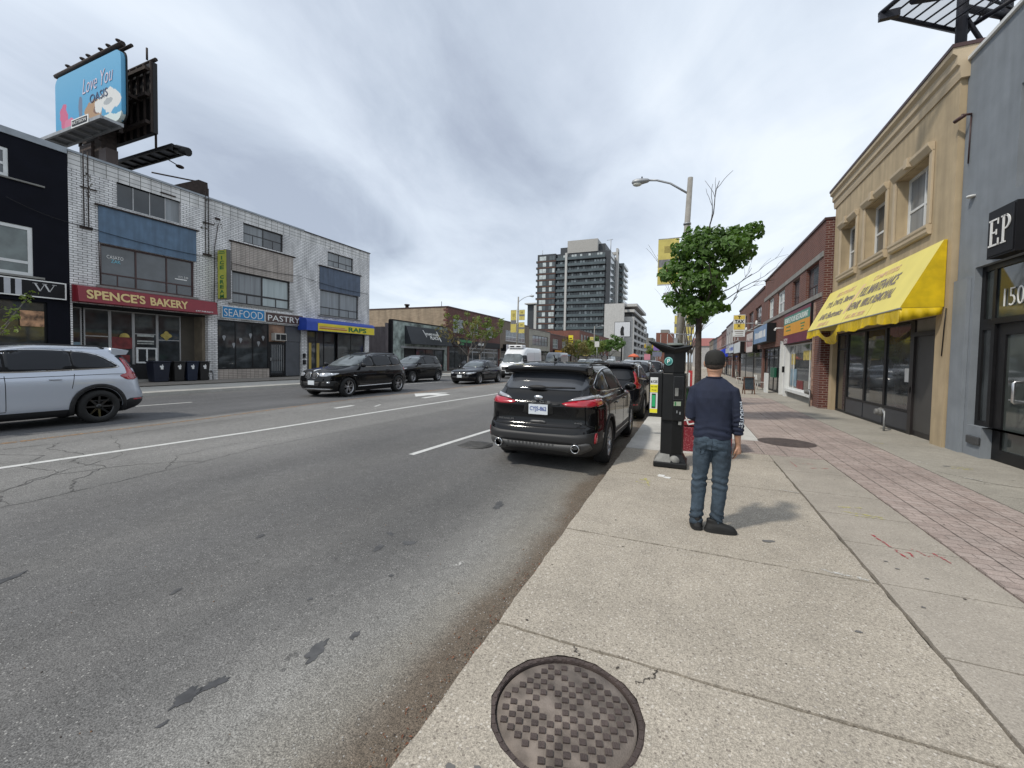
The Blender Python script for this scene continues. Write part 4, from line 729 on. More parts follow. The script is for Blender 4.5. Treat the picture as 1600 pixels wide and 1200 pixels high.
# ======================================================= RIGHT SIDE
XG_ = 4.80; XT = 4.70; XB = 4.45
m_grey = M('blue_grey_stucco', (.20, .222, .245), .8, var=.09, bump=.35, bscale=90, streak=.08); B = building('grey_building', None, 'blue grey stucco building with a black framed glass door at the right edge')
b = MB(); facade(b, XG_, -1, 3.0, 10.92, -.02, 7.6, [(5.0, 10.38, .68, 3.56), (5.0, 9.96, SZ-.02, .68), (5.0, 9.45, 4.65, 6.3)], t=.3); mass(b, XG_, -1, 3.0, 10.92, -.02, 7.6, 12, t=.3); b.build('wall', m_grey, B)
part(B, 'coping', m_white, bx(XG_, -1, .05, -.4, 2.95, 10.95, 7.6, 7.66)); part(B, 'roof', m_roof, bx(XG_, -1, -.4, -12, 3, 10.9, 7.6, 7.62))
part(B, 'corner_pilaster', m_grey, bx(XG_, -1, .06, .003, 10.47, 10.9, .0, 3.4)); part(B, 'vent_lamp', M('dark_grey_plastic', (.05, .052, .055), .5), bx(XG_, -1, .05, .003, 9.95, 10.3, .36, .50), bevel=.015)
b = MB(); b.tube([(XG_-.03, 10.55, 4.9), (XG_-.03, 10.55, 4.93)], .07, 14); b.build('white_plug', m_white, B)
window(B, XG_, -1, 5.0, 10.38, 2.5, 3.56, (.5, .935), (), fm=m_blackm, pm=glassM('door_glass', (.03, .04, .038), .6, scale=1.5), fw=.1, mull=.08, inset=.1, name='transom_window')
window(B, XG_, -1, 9.97, 10.38, .68, 2.5, 1, (), fm=m_blackm, pm=m_shop, fw=.09, inset=.1, name='side_window'); f = window(B, XG_, -1, 8.9, 9.955, SZ, 2.5, 1, (), fm=m_blackm, pm=glassM('door_glass_pale', (.055, .065, .06), .5, scale=1.1), fw=.2, inset=.14, name='door')
b = MB(); X_ = XG_-.0; b.tube([(X_+.12, 9.16, 1.18), (X_-.02, 9.16, 1.18), (X_-.04, 9.16, 1.2), (X_-.04, 9.16, 1.5), (X_-.02, 9.16, 1.52), (X_+.12, 9.16, 1.52)], .02, 10); b.build('handle', M('brushed_steel', (.6, .6, .6), .3, .9), f); part(f, 'push_bar', m_galv, (X_+.115, X_+.13, 9.16, 9.56, 1.20, 1.22))
window(B, XG_, -1, 5.0, 8.88, SZ, 2.5, 2, (), fm=m_blackm, pm=m_shop, fw=.1, inset=.14, name='shop_window'); window(B, XG_, -1, 5.0, 9.45, 4.65, 6.3, 3, (.5,), fm=m_blackm, pm=m_glass, inset=.15)
ll(B, '150', XG_+.12, -1, 9.34, 9.80, 2.78, 3.08, m_wl, offset=-.02, name='house_number')
S = signbox('ep_sign', 'black projecting box sign with large white serif letters E and P', XG_, -1, 9.0, 9.66, 3.56, 4.34, .2, m_black, m_black)
b = MB(); X_ = XG_-.215
def rects(b, l, X0, y, z, sc=1):
    for (u0, u1, v0, v1) in l: b.box(X0-.012, X0, y-u0*sc, y-u1*sc, z+v0*sc, z+v1*sc)
rects(b, [(.04, .09, .03, .48), (0, .25, .47, .5), (.09, .2, .235, .265), (.195, .215, .2, .3), (0, .27, 0, .032), (.25, .272, .0, .13), (.235, .252, .39, .5)], X_, 9.59, 3.74, .88)
rects(b, [(0, .13, 0, .025), (.04, .085, .02, .49), (0, .16, .475, .5)], X_, 9.30, 3.74, .88)
P = [(9.38-.15-.12*math.cos(a), 4.195+.125*math.sin(a)) for a in [R(90-k*12) for k in range(16)]]
for (a0, b0), (a1, b1) in zip(P, P[1:]): b.prism([(a0, b0-.022), (a0, b0+.0), (a1, b1), (a1, b1-.022)], 'x', X_-.012, X_) if 0 else None
ring = []; 
for k in range(16): a = R(90-k*12); ring.append(((9.30-.10-.11*math.cos(a), 4.065+.115*math.sin(a)), (9.30-.10-.068*math.cos(a), 4.065+.09*math.sin(a))))
for (o1, i1), (o2, i2) in zip(ring, ring[1:]): b.prism([o1, o2, i2, i1], 'x', X_-.012, X_)
b.build('lettering', m_wl, S)
b = MB(); b.tube([(XG_-.02, 10.7, 6.5), (XG_-.16, 10.72, 6.52)], .02, 6); b.tube([(XG_-.12, 10.7, 6.5), (XG_-.2, 10.85, 6.46)], .035, 8); b.tube([(XG_-.02, 10.72, 6.5), (XG_-.02, 10.74, 5.6)], .012, 5); tag(b.build('security_camera', m_brownf), 'small brown security camera high on the grey stucco wall', 'camera')
# tan stucco building
m_tan = M('tan_stucco', (.40, .315, .20), .85, var=.10, bump=.35, bscale=90, streak=.15); m_trim = M('tan_trim', (.45, .365, .25), .8, var=.08, bump=.2)
B = building('tan_stucco_building', None, 'two storey tan stucco building with moulded window surrounds and cornice')
W3 = [(11.87, 13.45), (14.03, 15.43), (16.15, 17.5)]; ops = [(a, c, 4.78, 6.32) for a, c in W3]+[(11.38, 18.02, SZ-.02, 2.82)]
b = MB(); facade(b, XT, -1, 10.94, 18.32, -.02, 7.3, ops, t=.29); mass(b, XT, -1, 10.94, 18.32, -.02, 7.3, 12, t=.29); b.build('wall', m_tan, B)
b = MB(); prof = [(0, 7.3), (.03, 7.3), (.05, 7.42), (.05, 7.52), (.10, 7.56), (.10, 7.72), (.17, 7.78), (.17, 7.88), (-.3, 7.88), (-.3, 7.3)]; b.prism([(XT-a, z) for a, z in prof], 'y', 10.86, 18.4); b.build('cornice', m_trim, B); part(B, 'coping', m_brownf, (XT-.19, XT+.4, 10.84, 18.42, 7.88, 7.95)); part(B, 'roof', m_roof, (XT+.3, XT+12, 10.94, 18.3, 7.3, 7.5))
for (a, c), pm in zip(W3, (m_curt, m_glass2, m_glass2)):
    f = window(B, XT, -1, a, c, 4.78, 6.32, 2, (.47,), fm=m_white, pm=pm, inset=.22, fw=.07)
    b = MB(); b.prism([(XT-.004, 4.57), (XT-.06, 4.57), (XT-.09, 4.62), (XT-.09, 4.68), (XT-.11, 4.72), (XT-.11, 4.775), (XT-.004, 4.775)], 'y', a-.15, c+.15); b.build('window_sill', m_trim, B)
    q = .13; b = MB(); b.box(XT-.05, XT-.003, a-q, a-.002, 4.79, 6.36); b.box(XT-.05, XT-.003, c+.002, c+q, 4.79, 6.36); b.prism([(XT-.004, 6.33), (XT-.06, 6.33), (XT-.13, 6.45), (XT-.13, 6.52), (XT-.004, 6.52)], 'y', a-q, c+q); m_ = (a+c)/2; b.box(XT-.17, XT-.004, m_-.09, m_+.09, 6.345, 6.56); b.build('window_surround', m_trim, B, bevel=.008)
m_pan = M('dark_grey_panel', (.035, .038, .045), .45, var=.1)
for a, c in ((12.72, 14.12), (14.12, 15.5), (15.5, 17.0)):
    window(B, XT, -1, a, c, .62, 2.8, 1, (), fm=m_blackm, pm=m_shop, inset=.14, fw=.06, name='shop_window'); part(B, 'bulkhead_panel', m_pan, bx(XT, -1, -.14, -.2, a+.04, c-.04, SZ+.06, .615))
part(B, 'base_rail', m_blackm, bx(XT, -1, -.12, -.22, 12.72, 17.0, SZ-.01, SZ+.06)); window(B, XT, -1, 17.02, 18.0, SZ, 2.8, 1, (.8,), fm=m_blackm, pm=m_shop, inset=.14, fw=.07, name='door')
f = part(B, 'door', M('grey_brown_door', (.055, .053, .05), .5, var=.08), bx(XT, -1, -.17, -.22, 11.46, 12.55, SZ+.03, 2.42)); part(f, 'door_frame', m_darkf, bx(XT, -1, -.12, -.24, 11.38, 11.46, SZ, 2.8), bx(XT, -1, -.12, -.24, 12.55, 12.72, SZ, 2.8), bx(XT, -1, -.12, -.24, 11.46, 12.55, 2.42, 2.52), bx(XT, -1, -.165, -.24, 11.46, 12.55, SZ, SZ+.12)); part(B, 'transom', m_stone, bx(XT, -1, -.16, -.2, 11.46, 12.55, 2.52, 2.8)); part(f, 'handle', m_galv, bx(XT, -1, -.12, -.17, 12.6, 12.66, 1.1, 1.25))
part(B, 'notice', m_wl, bx(XT, -1, -.155, -.16, 12.80, 13.02, 1.35, 1.68))
b = MB(); b.tube([(XT-.02, 10.98, 2.9), (XT-.02, 11.02, 2.5), (XT-.02, 11.06, 1.95)], .01, 5); b.build('loose_cable', m_blackm, B)
# yellow awning with torn valance
m_ya = M('pale_awning_yellow', (.72, .62, .16), .6, var=.06, scale=1.5); m_yv = M('deep_awning_yellow', (.60, .42, .004), .5, var=.18, scale=5)
S = empty('yellow_awning', (0, 0, 0), 0, 'long sloping yellow awning with faded lettering and a torn drooping valance', 'awning')
XO = 4.0; zb = 2.94; zt = 4.28; b = MB(); b.prism([(XT-.01, zb), (XO, zb), (XT-.06, zt), (XT-.01, zt)], 'y', 11.08, 18.3); _c = b.build('canopy', [m_ya, m_yv], S); [setattr(p_, 'material_index', 1) for p_ in _c.data.polygons if abs(p_.normal.y) > .9]; part(S, 'front_bar', m_galv, (XO-.012, XO+.02, 11.06, 18.32, zb-.025, zb))  # end faces deeper yellow, their shade put into the colour beside the faded slope
b = MB(); rv = random.Random(4); n = 90; prev = None
for k in range(n+1):
    y = 11.08+7.22*k/n; h = .26+.035*math.sin(k*.21+1)+.012*math.sin(k*.83); xo = .012*math.sin(k*.47)+.012*rv.uniform(-1, 1); top = zb-.01
    torn = 14.9 < y < 16.9
    if torn: t_ = (y-14.9)/2.0; top = zb-.01-.34*math.sin(math.pi*t_)**.8; h = .22; xo += .07*math.sin(math.pi*t_)
    cur = [b.bm.verts.new((XO+xo*q, y, top-h*q/2)) for q in (0, 1, 2)]
    if prev:
        for i in range(2): b.bm.faces.new((prev[i], cur[i], cur[i+1], prev[i+1]))
    prev = cur
prev = None
for k in range(13):
    x = XO+(XT-.03-XO)*k/12; cur = [b.bm.verts.new((x, 11.08+.015*math.sin(k*1.7)*q, zb-.01-(.28-.012*k)*q/2)) for q in (0, 1, 2)]
    if prev:
        for i in range(2): b.bm.faces.new((prev[i], cur[i], cur[i+1], prev[i+1])).smooth = True
    prev = cur
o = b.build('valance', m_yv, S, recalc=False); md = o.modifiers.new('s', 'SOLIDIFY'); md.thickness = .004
vv = Vector((XT-.06-XO, 0, zt-zb)); L_ = vv.length; vv.normalize(); uu = Vector((0, -1, 0)); nn_ = uu.cross(vv)
def oa(y, t_): return Vector((XO, y, zb))+vv*(L_*t_)+nn_*.004
part(S, 'seam', M('awning_seam', (.5, .42, .12), .7), *[]) if 0 else None
for ys in (12.9, 14.7, 16.5): b = MB(); b.tube([Vector((XO, ys, zb)), Vector((XT-.06, ys, zt))], .006, 5); b.build('seam', m_ya, S)
m_gt = M('faded_grey_lettering', (.21, .18, .16), .7, var=.1); m_pt = M('faded_pink_lettering', (.68, .47, .27), .7, var=.1)
def at_(txt, y1, y0, t0, t1, m, sh=.25, off=.02): letters(S, txt, oa(y1, t0), uu, vv, y1-y0, L_*(t1-t0), m, depth=.004, shear=sh, offset=off)
at_('FULL MAINTENANCE', 14.55, 12.25, .50, .70, m_gt); at_('REPAIR, VIRUS REMOVAL', 14.85, 12.0, .22, .42, m_gt); at_("TV's, DVD's, Stereo", 17.55, 15.0, .50, .68, m_gt); at_('AND Electronics', 17.6, 15.3, .22, .38, m_gt)
at_('COMPUTERS', 14.1, 12.6, .78, .88, m_pt); at_('ELECTRONICS', 17.0, 15.4, .76, .86, m_pt); at_('416 785 2030', 14.6, 13.2, .06, .15, m_pt); at_('SERVICE', 17.3, 16.1, .05, .14, m_pt)
b = MB(); b.face([oa(14.78, .80), oa(14.55, .80), oa(14.95, .22), oa(15.12, .22)]); b.build('painted_stripe', m_pt, S)
def gasmeter(name, label, x, y, sc=1):
    t = empty(name, (x, y, SZ), 0, label, 'gas meter', 'gas meters by the shopfronts'); b = MB(); b.tube([(0, 0, 0), (0, 0, .42*sc), (0, .1, .5*sc), (0, .2, .5*sc)], .024, 8); b.tube([(0, .28, .5*sc), (0, .36, .42*sc), (.1, .36, .42*sc)], .02, 8); b.tube([(-.02, -.06, 0), (-.02, -.06, .5*sc)], .014, 6); b.build('pipe', m_galv, t)
    b = MB(); b.ball((0, .22, .45*sc), (.09, .1, .11)); b.lathe([(.06, -.13), (.075, -.1), (.075, -.02)], (0, .22, .45*sc), 'x', 14); b.build('body', M(name+'_grey', (.15, .15, .145), .6, var=.3), t)
gasmeter('gas_meter', 'grey gas meter in front of the dark panels below the yellow awning', 4.50, 13.0); gasmeter('gas_meter', 'grey gas meter at the foot of the brick pier under the green and orange sign', 4.30, 18.95, 1.2)
# first brick building
b_rb = brickM('right_red_brick', (.155, .046, .030), (.115, .036, .025), (.17, .13, .11), bw=.22, bh=.08, streak=.12); b_rs = brickM('pier_dark_brick', (.11, .028, .02), (.085, .022, .018), (.22, .17, .15), bw=.24, bh=.085, ms=.012)
B = building('near_brick_building', None, 'two storey red brick building next to the tan one with stone window bands')
wn = [(19.1, 20.9, 4.42, 5.65), (22.05, 23.4, 4.42, 5.6), (25.1, 27.0, 4.42, 5.6), (28.1, 29.7, 4.42, 5.6)]; ops = wn+[(19.35, 24.35, .0, 2.66), (24.35, 25.4, 0, 2.9), (25.7, 31, .0, 2.66)]
b = MB(); facade(b, XB, -1, 18.42, 31.2, -.02, 6.95, ops); b.build('wall', b_rb, B); b = MB(); b.box(XB+.001, XB+12, 18.38, 18.42, -.02, 6.95); b.box(XB-.01, XB+.2, 18.37, 18.55, 0, 4.2); b.build('brick_pier', b_rs, B); b = MB(); mass(b, XB, -1, 18.43, 31.2, -.02, 6.9, 12); b.build('core', b_rb, B)
part(B, 'coping', m_brownf, bx(XB, -1, .05, -.4, 18.36, 31.2, 6.95, 7.04)); part(B, 'stone_band', m_stone, bx(XB, -1, .04, .003, 18.5, 31.18, 5.68, 5.88)); part(B, 'stone_band', m_stone, bx(XB, -1, .05, .003, 18.5, 31.18, 4.22, 4.38))
window(B, XB, -1, *wn[0], 1, (.35,), fm=m_brownf, pm=m_glass2, rowcols=(.5,), inset=.1); window(B, XB, -1, *wn[1], 1, (.35,), fm=m_brownf, pm=m_glass2, rowcols=(.5,), inset=.1); window(B, XB, -1, *wn[2], 2, (.5,), fm=m_white, pm=m_curt2, inset=.08, fw=.1); window(B, XB, -1, *wn[3], 3, (.5,), fm=m_white, pm=m_curt2, inset=.08, fw=.1)
f = window(B, XB, -1, 19.4, 24.05, .55, 2.64, (.2, .8), (), fm=m_white, pm=m_shop, inset=.1, fw=.07, mull=.05, name='shop_window'); part(B, 'stone_sill', m_white, bx(XB, -1, .06, -.2, 19.4, 24.0, .42, .549)); part(B, 'bulkhead', m_stone, bx(XB, -1, -.08, -.2, 19.4, 24.3, 0, .42)); part(B, 'white_post', m_white, bx(XB, -1, .06, -.2, 24.06, 24.3, .0, 2.66), bx(XB, -1, .06, -.2, 25.28, 25.4, 0, 2.9)); part(B, 'copper_edge', M('peeling_copper_edge', (.3, .2, .16), .6, var=.4, scale=9), bx(XB, -1, .05, -.2, 19.25, 19.39, 0, 4.1))
for a, c, z0, z1, m in ((20.2, 21.4, 1.9, 2.3, m_pos[2]), (19.6, 20.0, 1.3, 2.2, m_pos[4]), (21.3, 22.4, .62, 1.0, m_pos[1]), (19.7, 20.3, .6, 1.2, m_pos[3]), (22.5, 23.7, .7, 1.5, m_pos[0]), (22.9, 23.6, 1.7, 2.2, m_pos[2])): poster(B, XB+.125, a, c, z0, z1, m, -1)
window(B, XB, -1, 24.4, 25.28, SZ, 2.6, 1, (), fm=m_white, pm=m_glass, inset=.1, name='door'); window(B, XB, -1, 25.7, 31, SZ, 2.66, (.22, .45, .72), (.8,), fm=m_blackm, pm=m_shop, inset=.1, fw=.1, name='shop_window'); part(B, 'green_box', M('green_box', (.01, .09, .05), .5), bx(XB, -1, .02, -.09, 27.0, 28.2, .95, 1.5))
part(B, 'mailbox', m_blackm, bx(XB, -1, .15, .061, 24.1, 24.25, 1.3, 1.6))
S = signbox('green_orange_sign', 'green, orange and maroon panel sign just left of the yellow awning', XB, -1, 19.5, 24.35, 2.66, 4.15, .1, M('sign_maroon', (.13, .012, .035), .5, var=.15), m_black)
part(S, 'orange_panel', M('sign_orange', (.66, .30, .02), .5, var=.06), bx(XB, -1, .115, .12, 19.55, 24.3, 3.1, 3.6)); part(S, 'green_panel', M('sign_teal', (.05, .22, .17), .5, var=.25, scale=4), bx(XB, -1, .115, .12, 19.55, 24.3, 3.6, 3.98)); ll(S, 'RENDEZVOUS RESTAURANT', XB-.121, -1, 19.8, 24.1, 3.66, 3.9, m_wl, depth=.006)
ll(S, '1521', XB-.116, -1, 23.5, 24.2, 2.72, 2.95, m_wl, depth=.006); part(S, 'dark_lettering', m_gb, *[bx(XB, -1, .121, .126, y, y+l, z, z+.05) for y, l, z in ((20.3, .7, 3.42), (20.4, .5, 3.3), (20.5, .4, 3.18), (22.9, .9, 3.45), (22.8, 1.0, 3.28))])
psign('blue_white_box_sign', 'blue and white box sign projecting over the second shop', XB, -1, 27.0, 32.0, 2.95, 4.0, .45, (.16, .26, .42), 7)
row('second_brick_building', 'red brick building behind the TAX sign with dark square windows', XB, -1, 31.25, 45.6, 6.6, b_rb, [(32.5, 35.2, 4.4, 5.7), (36.3, 38.7, 4.4, 5.7), (40, 42.5, 4.4, 5.7)], shop=(.15, 2.7), fm=m_brownf, pm=m_glass2, base=-.02)
psign('white_maroon_sign', 'white and maroon box sign with small red letters', XB, -1, 33.6, 37.0, 2.5, 3.95, .3, (.55, .5, .48), 6, m_bak); 
S = empty('tax_sign', (0, 0, 0), 0, 'white and yellow sign with TAX written across and down on a bracket', 'sign'); TY = 32.0; x0, x1 = 2.76, 3.48
part(S, 'panel', m_white, (x0, x1, TY, TY+.15, 3.5, 4.98), bevel=.01); part(S, 'yellow_panel', M('tax_yellow', (.62, .46, .08), .5, var=.15, scale=4), (x0+.03, x1-.03, TY-.006, TY-.001, 3.98, 4.94)); part(S, 'white_band', m_white, (x0+.03, x1-.03, TY-.010, TY-.007, 4.38, 4.66)); m_bl = m_black
letters(S, 'TAX', (x0+.08, TY-.012, 4.4), (1, 0, 0), (0, 0, 1), .56, .24, m_bl, offset=.04, depth=.006); letters(S, 'T', (x0+.26, TY-.008, 4.70), (1, 0, 0), (0, 0, 1), .18, .2, m_bl, offset=.04, depth=.006); letters(S, 'X', (x0+.24, TY-.008, 4.13), (1, 0, 0), (0, 0, 1), .2, .2, m_bl, offset=.04, depth=.006)
part(S, 'small_print', m_gt, (x0+.1, x1-.1, TY-.006, TY-.001, 3.82, 3.88), (x0+.15, x1-.12, TY-.006, TY-.001, 3.7, 3.74), (x0+.12, x1-.12, TY-.006, TY-.001, 3.58, 3.61)); b = MB(); b.tube([(x0+.3, TY+.07, 3.5), (x0+.35, TY+.07, 3.2), (XB, TY+.07, 3.2)], .03, 6); b.tube([(x1, TY+.07, 4.4), (XB, TY+.07, 4.4)], .03, 6); b.build('bracket', m_galv, S)
b_pal = M('pale_grey_render', (.34, .33, .32), .8, streak=.15); b_pink = M('pink_render', (.32, .17, .15), .8, streak=.15); b_bl = M('slate_render', (.10, .11, .13), .8)
specs = [('third_brick_building', 'red brick building further along past the TAX sign', 45.6, 51.3, 6.25, b_rb), ('pale_grey_building', 'pale grey rendered building with tall white windows', 51.3, 60.2, 6.15, b_pal), ('plain_brick_building', 'narrow dark brick building past the pale grey one', 60.2, 68.5, 5.95, b_rs), ('pink_building', 'pink rendered building with two narrow windows', 68.5, 79, 5.75, b_pink), ('slate_grey_building', 'slate grey building far along the right side', 79, 90, 5.9, b_bl), ('brown_corner_building', 'brown building closing the far end of the right row', 90, 107, 6.2, b_tan)]
for nm, lb, y0, y1, h, mt in specs:
    n = 3 if y1-y0 > 8 else 2; wd_ = (y1-y0)/n; row(nm, lb, XB, -1, y0, y1, h, mt, [(y0+wd_*k+wd_*.25, y0+wd_*k+wd_*.75, 4.0, 5.3) for k in range(n)], shop=(.15, 2.5), base=-.02, cols=2)
for nm, lb, y0, y1, z0, z1, d, c, nb in (('white_box_sign', 'plain white box sign with blue marks past the maroon one', 40.8, 46, 2.6, 3.6, .35, (.58, .62, .64), 0), ('white_box_sign', 'smaller white box sign with blue letters next in the row', 46.4, 51.4, 2.7, 3.6, .35, (.5, .55, .62), 5), ('white_box_sign', 'dull white sign further along beside the blue awning', 51.8, 56.5, 2.8, 3.4, .3, (.45, .48, .48), 0), ('red_edge_sign', 'small sign with a pink edge at the end of the row', 68, 76, 2.6, 3.4, .4, (.5, .2, .2), 4)):
    psign(nm, lb, XB, -1, y0, y1, z0, z1, d, c, nb, m_ab)
S = empty('blue_dome_awning', (0, 0, 0), 0, 'bright blue rounded awning low over the far right shops', 'awning'); b = MB(); b.prism([(XB-.01, 2.45)]+[(XB-1.1*math.sin(a), 2.45+1.1*math.cos(a)*.95) for a in [R(q) for q in (90, 72, 54, 36, 18, 0)]][0:], 'y', 57, 63.5); b.build('canopy', M('bright_blue_canvas', (.02, .05, .5), .5), S)
part(S, 'white_edge', m_white, (XB-1.12, XB-1.1, 57, 63.5, 2.4, 2.5))
B = building('far_pink_roof_building', None, 'far building with a pink red roof beyond the right row'); part(B, 'wall', b_pal, (1.5, 30, 150, 175, 0, 7)); part(B, 'roof', M('salmon_roof', (.4, .16, .15), .7), (1.2, 30.5, 149.6, 175, 7, 9.5))
B = building('far_end_building', None, 'grey far building row continuing beyond the crossing on the right'); part(B, 'wall', b_pal, (5, 30, 180, 300, 0, 8.5)); part(B, 'window_band', m_tg, (4.93, 4.99, 182, 298, 4.5, 6.5))
def walllamp(label, y, z):
    t = empty('wall_lamp', (XB, y, z), 0, label, 'lamp', 'white lamps over the shop signs'); b = MB(); b.tube([(0, 0, 0), (-.5, 0, 0), (-.55, 0, .03)], .03, 8); b.build('arm', m_white, t); b = MB(); b.lathe([(.07, -.0), (.07, .1), (.05, .25), (.0, .27)], (-.55, 0, 0), 'z', 12); b.build('shade', m_white, t)
walllamp('white lamp on an arm above the blue box sign', 30.2, 4.15); walllamp('white lamp beyond the TAX sign, above the maroon and white sign', 35.2, 4.1)
b = MB(); b.tube([(XB-.0, 25.1, 3.55), (XB-.3, 25.1, 3.55)], .03, 6); b.tube([(XB-.3, 25.15, 3.55), (XB-.42, 24.85, 3.45)], .05, 8); tag(b.build('security_camera', m_white), 'white security camera between the blue box sign and the green orange sign', 'camera')
# sandwich board, chair and stroller shapes by the shops
t = empty('sandwich_board', (2.93, 24.6, SZ), R(18), 'wooden framed blackboard sandwich sign standing on the right pavement', 'sandwich board'); wdm = M('brown_wood', (.13, .06, .035), .6); 
for s_, nm in ((-1, 'front_leg'), (1, 'rear_leg')):
    mt = Matrix.Rotation(s_*R(-10), 4, 'X'); b = MB()
    for x in (-.26, .22): b.box(x, x+.04, -.015+s_*.16, .015+s_*.16, 0, .9, M4=Matrix.Translation((0, 0, 0)) @ Matrix.Translation((0, s_*.14, 0)) @ Matrix.Rotation(s_*R(11), 4, 'X') @ Matrix.Translation((0, -s_*.16, 0)))
    b.box(-.22, .22, -.012+s_*.16, .012+s_*.16, .86, .9, M4=Matrix.Translation((0, s_*.14, 0)) @ Matrix.Rotation(s_*R(11), 4, 'X') @ Matrix.Translation((0, -s_*.16, 0))); b.box(-.22, .22, -.012+s_*.16, .012+s_*.16, .2, .24, M4=Matrix.Translation((0, s_*.14, 0)) @ Matrix.Rotation(s_*R(11), 4, 'X') @ Matrix.Translation((0, -s_*.16, 0))); b.build('frame', wdm, t)
    b = MB(); b.box(-.22, .22, -.008+s_*.16, .008+s_*.16, .24, .86, M4=Matrix.Translation((0, s_*.14, 0)) @ Matrix.Rotation(s_*R(11), 4, 'X') @ Matrix.Translation((0, -s_*.16, 0))); b.build('blackboard', M('blackboard_blue', (.03, .045, .06), .7, var=.5, scale=14), t)
def chair(label, x, y, rz, col):
    t = empty('folding_chair', (x, y, SZ), rz, label, 'chair', 'white chairs outside the far shops'); m = M('chair_'+str(col[0]), col, .5)
    for sx in (-.2, .2):
        for sy in (-.2, .2): b = MB(); b.tube([(sx, sy, 0), (sx*.9, sy*.9, .45)], .018, 6); b.build('leg', m, t)
    part(t, 'seat', m, (-.22, .22, -.22, .22, .44, .47)); b = MB(); b.tube([(-.2, .2, .45), (-.2, .27, .9)], .018, 6); b.tube([(.2, .2, .45), (.2, .27, .9)], .018, 6); b.box(-.2, .2, .24, .26, .6, .9); b.build('backrest', m, t)
chair('small white chair far along the pavement by the right shops', 3.75, 36.5, R(60), (.55, .53, .48)); chair('white chair folded beside the dark doorway on the right', 4.05, 29.0, R(100), (.5, .5, .48))
b = MB(); b.box(3.95, 4.05, 26.2, 27.0, SZ, 1.2); b.build('x', m_white).name = 'leaning_board'; o = bpy.data.objects['leaning_board']; o.rotation_euler = (0, 0, 0); tag(o, 'white narrow board leaning by the shop door behind the blackboard', 'board')
# ======================================================= billboards
S = empty('rooftop_billboard', (0, 0, 0), 0, 'large blue rooftop billboard with a cartoonish drink advert reading Love You', 'billboard')
S['label'] = 'large rooftop billboard on the left with a blue panel reading Love You'
bbm = bpy.data.materials.new('billboard_print'); bbm.use_nodes = True; t = bbm.node_tree; q = t.nodes['Principled BSDF']; nn = t.nodes.new; kk = t.links.new; tcn = nn('ShaderNodeTexCoord'); sp = nn('ShaderNodeSeparateXYZ'); kk(tcn.outputs['Object'], sp.inputs[0]); rpp = nn('ShaderNodeValToRGB'); mrr = nn('ShaderNodeMapRange'); kk(sp.outputs[2], mrr.inputs[0]); mrr.inputs[1].default_value = 11.3; mrr.inputs[2].default_value = 16.6; kk(mrr.outputs[0], rpp.inputs[0])
for p_, c_ in ((.30, (.35, .50, .56)), (.38, (.06, .28, .46)), (.55, (.06, .30, .52))): z_ = rpp.color_ramp.elements.new(p_); z_.color = (*c_, 1)
rpp.color_ramp.elements[0].color = (.3, .48, .45, 1); rpp.color_ramp.elements[-1].color = (.12, .36, .56, 1); q.inputs['Roughness'].default_value = .5
def bmath(op, x_, y_=None):
    n_ = nn('ShaderNodeMath'); n_.operation = op
    for i_, v_ in enumerate((x_, y_)):
        if v_ is None: continue
        if isinstance(v_, (int, float)): n_.inputs[i_].default_value = v_
        else: kk(v_, n_.inputs[i_])
    return n_.outputs[0]
nz_ = nn('ShaderNodeTexNoise'); nz_.inputs['Scale'].default_value = 1.6; nz_.inputs['Detail'].default_value = 5; kk(tcn.outputs['Object'], nz_.inputs['Vector']); lastc = rpp.outputs[0]
for cx_, cz_, rx_, rz_, dd_, cc_ in ((-30.2, 13.35, 4.2, .42, 1.3, (.55, .62, .60)), (-29.6, 13.75, 1.3, .2, 1.5, (.10, .36, .38)), (-31.55, 14.35, .42, .75, 1.7, (.52, .10, .20)), (-31.0, 13.9, .6, .32, 1.6, (.55, .16, .26)), (-29.85, 14.6, .22, .6, 1.2, (.12, .16, .24)), (-28.5, 14.2, .95, .55, 1.2, (.36, .22, .12)), (-28.1, 14.15, .5, .22, 1.4, (.16, .08, .05)), (-27.2, 14.35, 1.15, .55, 1.2, (.62, .62, .60)), (-27.2, 14.3, .5, .16, 2.0, (.35, .37, .38))):
    ex = bmath('POWER', bmath('DIVIDE', bmath('ABSOLUTE', bmath('SUBTRACT', sp.outputs[0], cx_)), rx_), 2.0); ez = bmath('POWER', bmath('DIVIDE', bmath('ABSOLUTE', bmath('SUBTRACT', sp.outputs[2], cz_)), rz_), 2.0)
    v_ = bmath('ADD', bmath('SUBTRACT', 1.0, bmath('ADD', ex, ez)), bmath('MULTIPLY', bmath('SUBTRACT', nz_.outputs[0], .5), dd_*2.2)); mk = nn('ShaderNodeMapRange'); kk(v_, mk.inputs[0]); mk.inputs[1].default_value = 0; mk.inputs[2].default_value = .12
    mxx = nn('ShaderNodeMixRGB'); kk(mk.outputs[0], mxx.inputs[0]); kk(lastc, mxx.inputs[1]); mxx.inputs[2].default_value = (*cc_, 1); lastc = mxx.outputs[0]
kk(lastc, q.inputs['Base Color'])
A0 = Vector((-26.3, 9.65, 0)); A1 = Vector((-25.9, 11.85, 0))
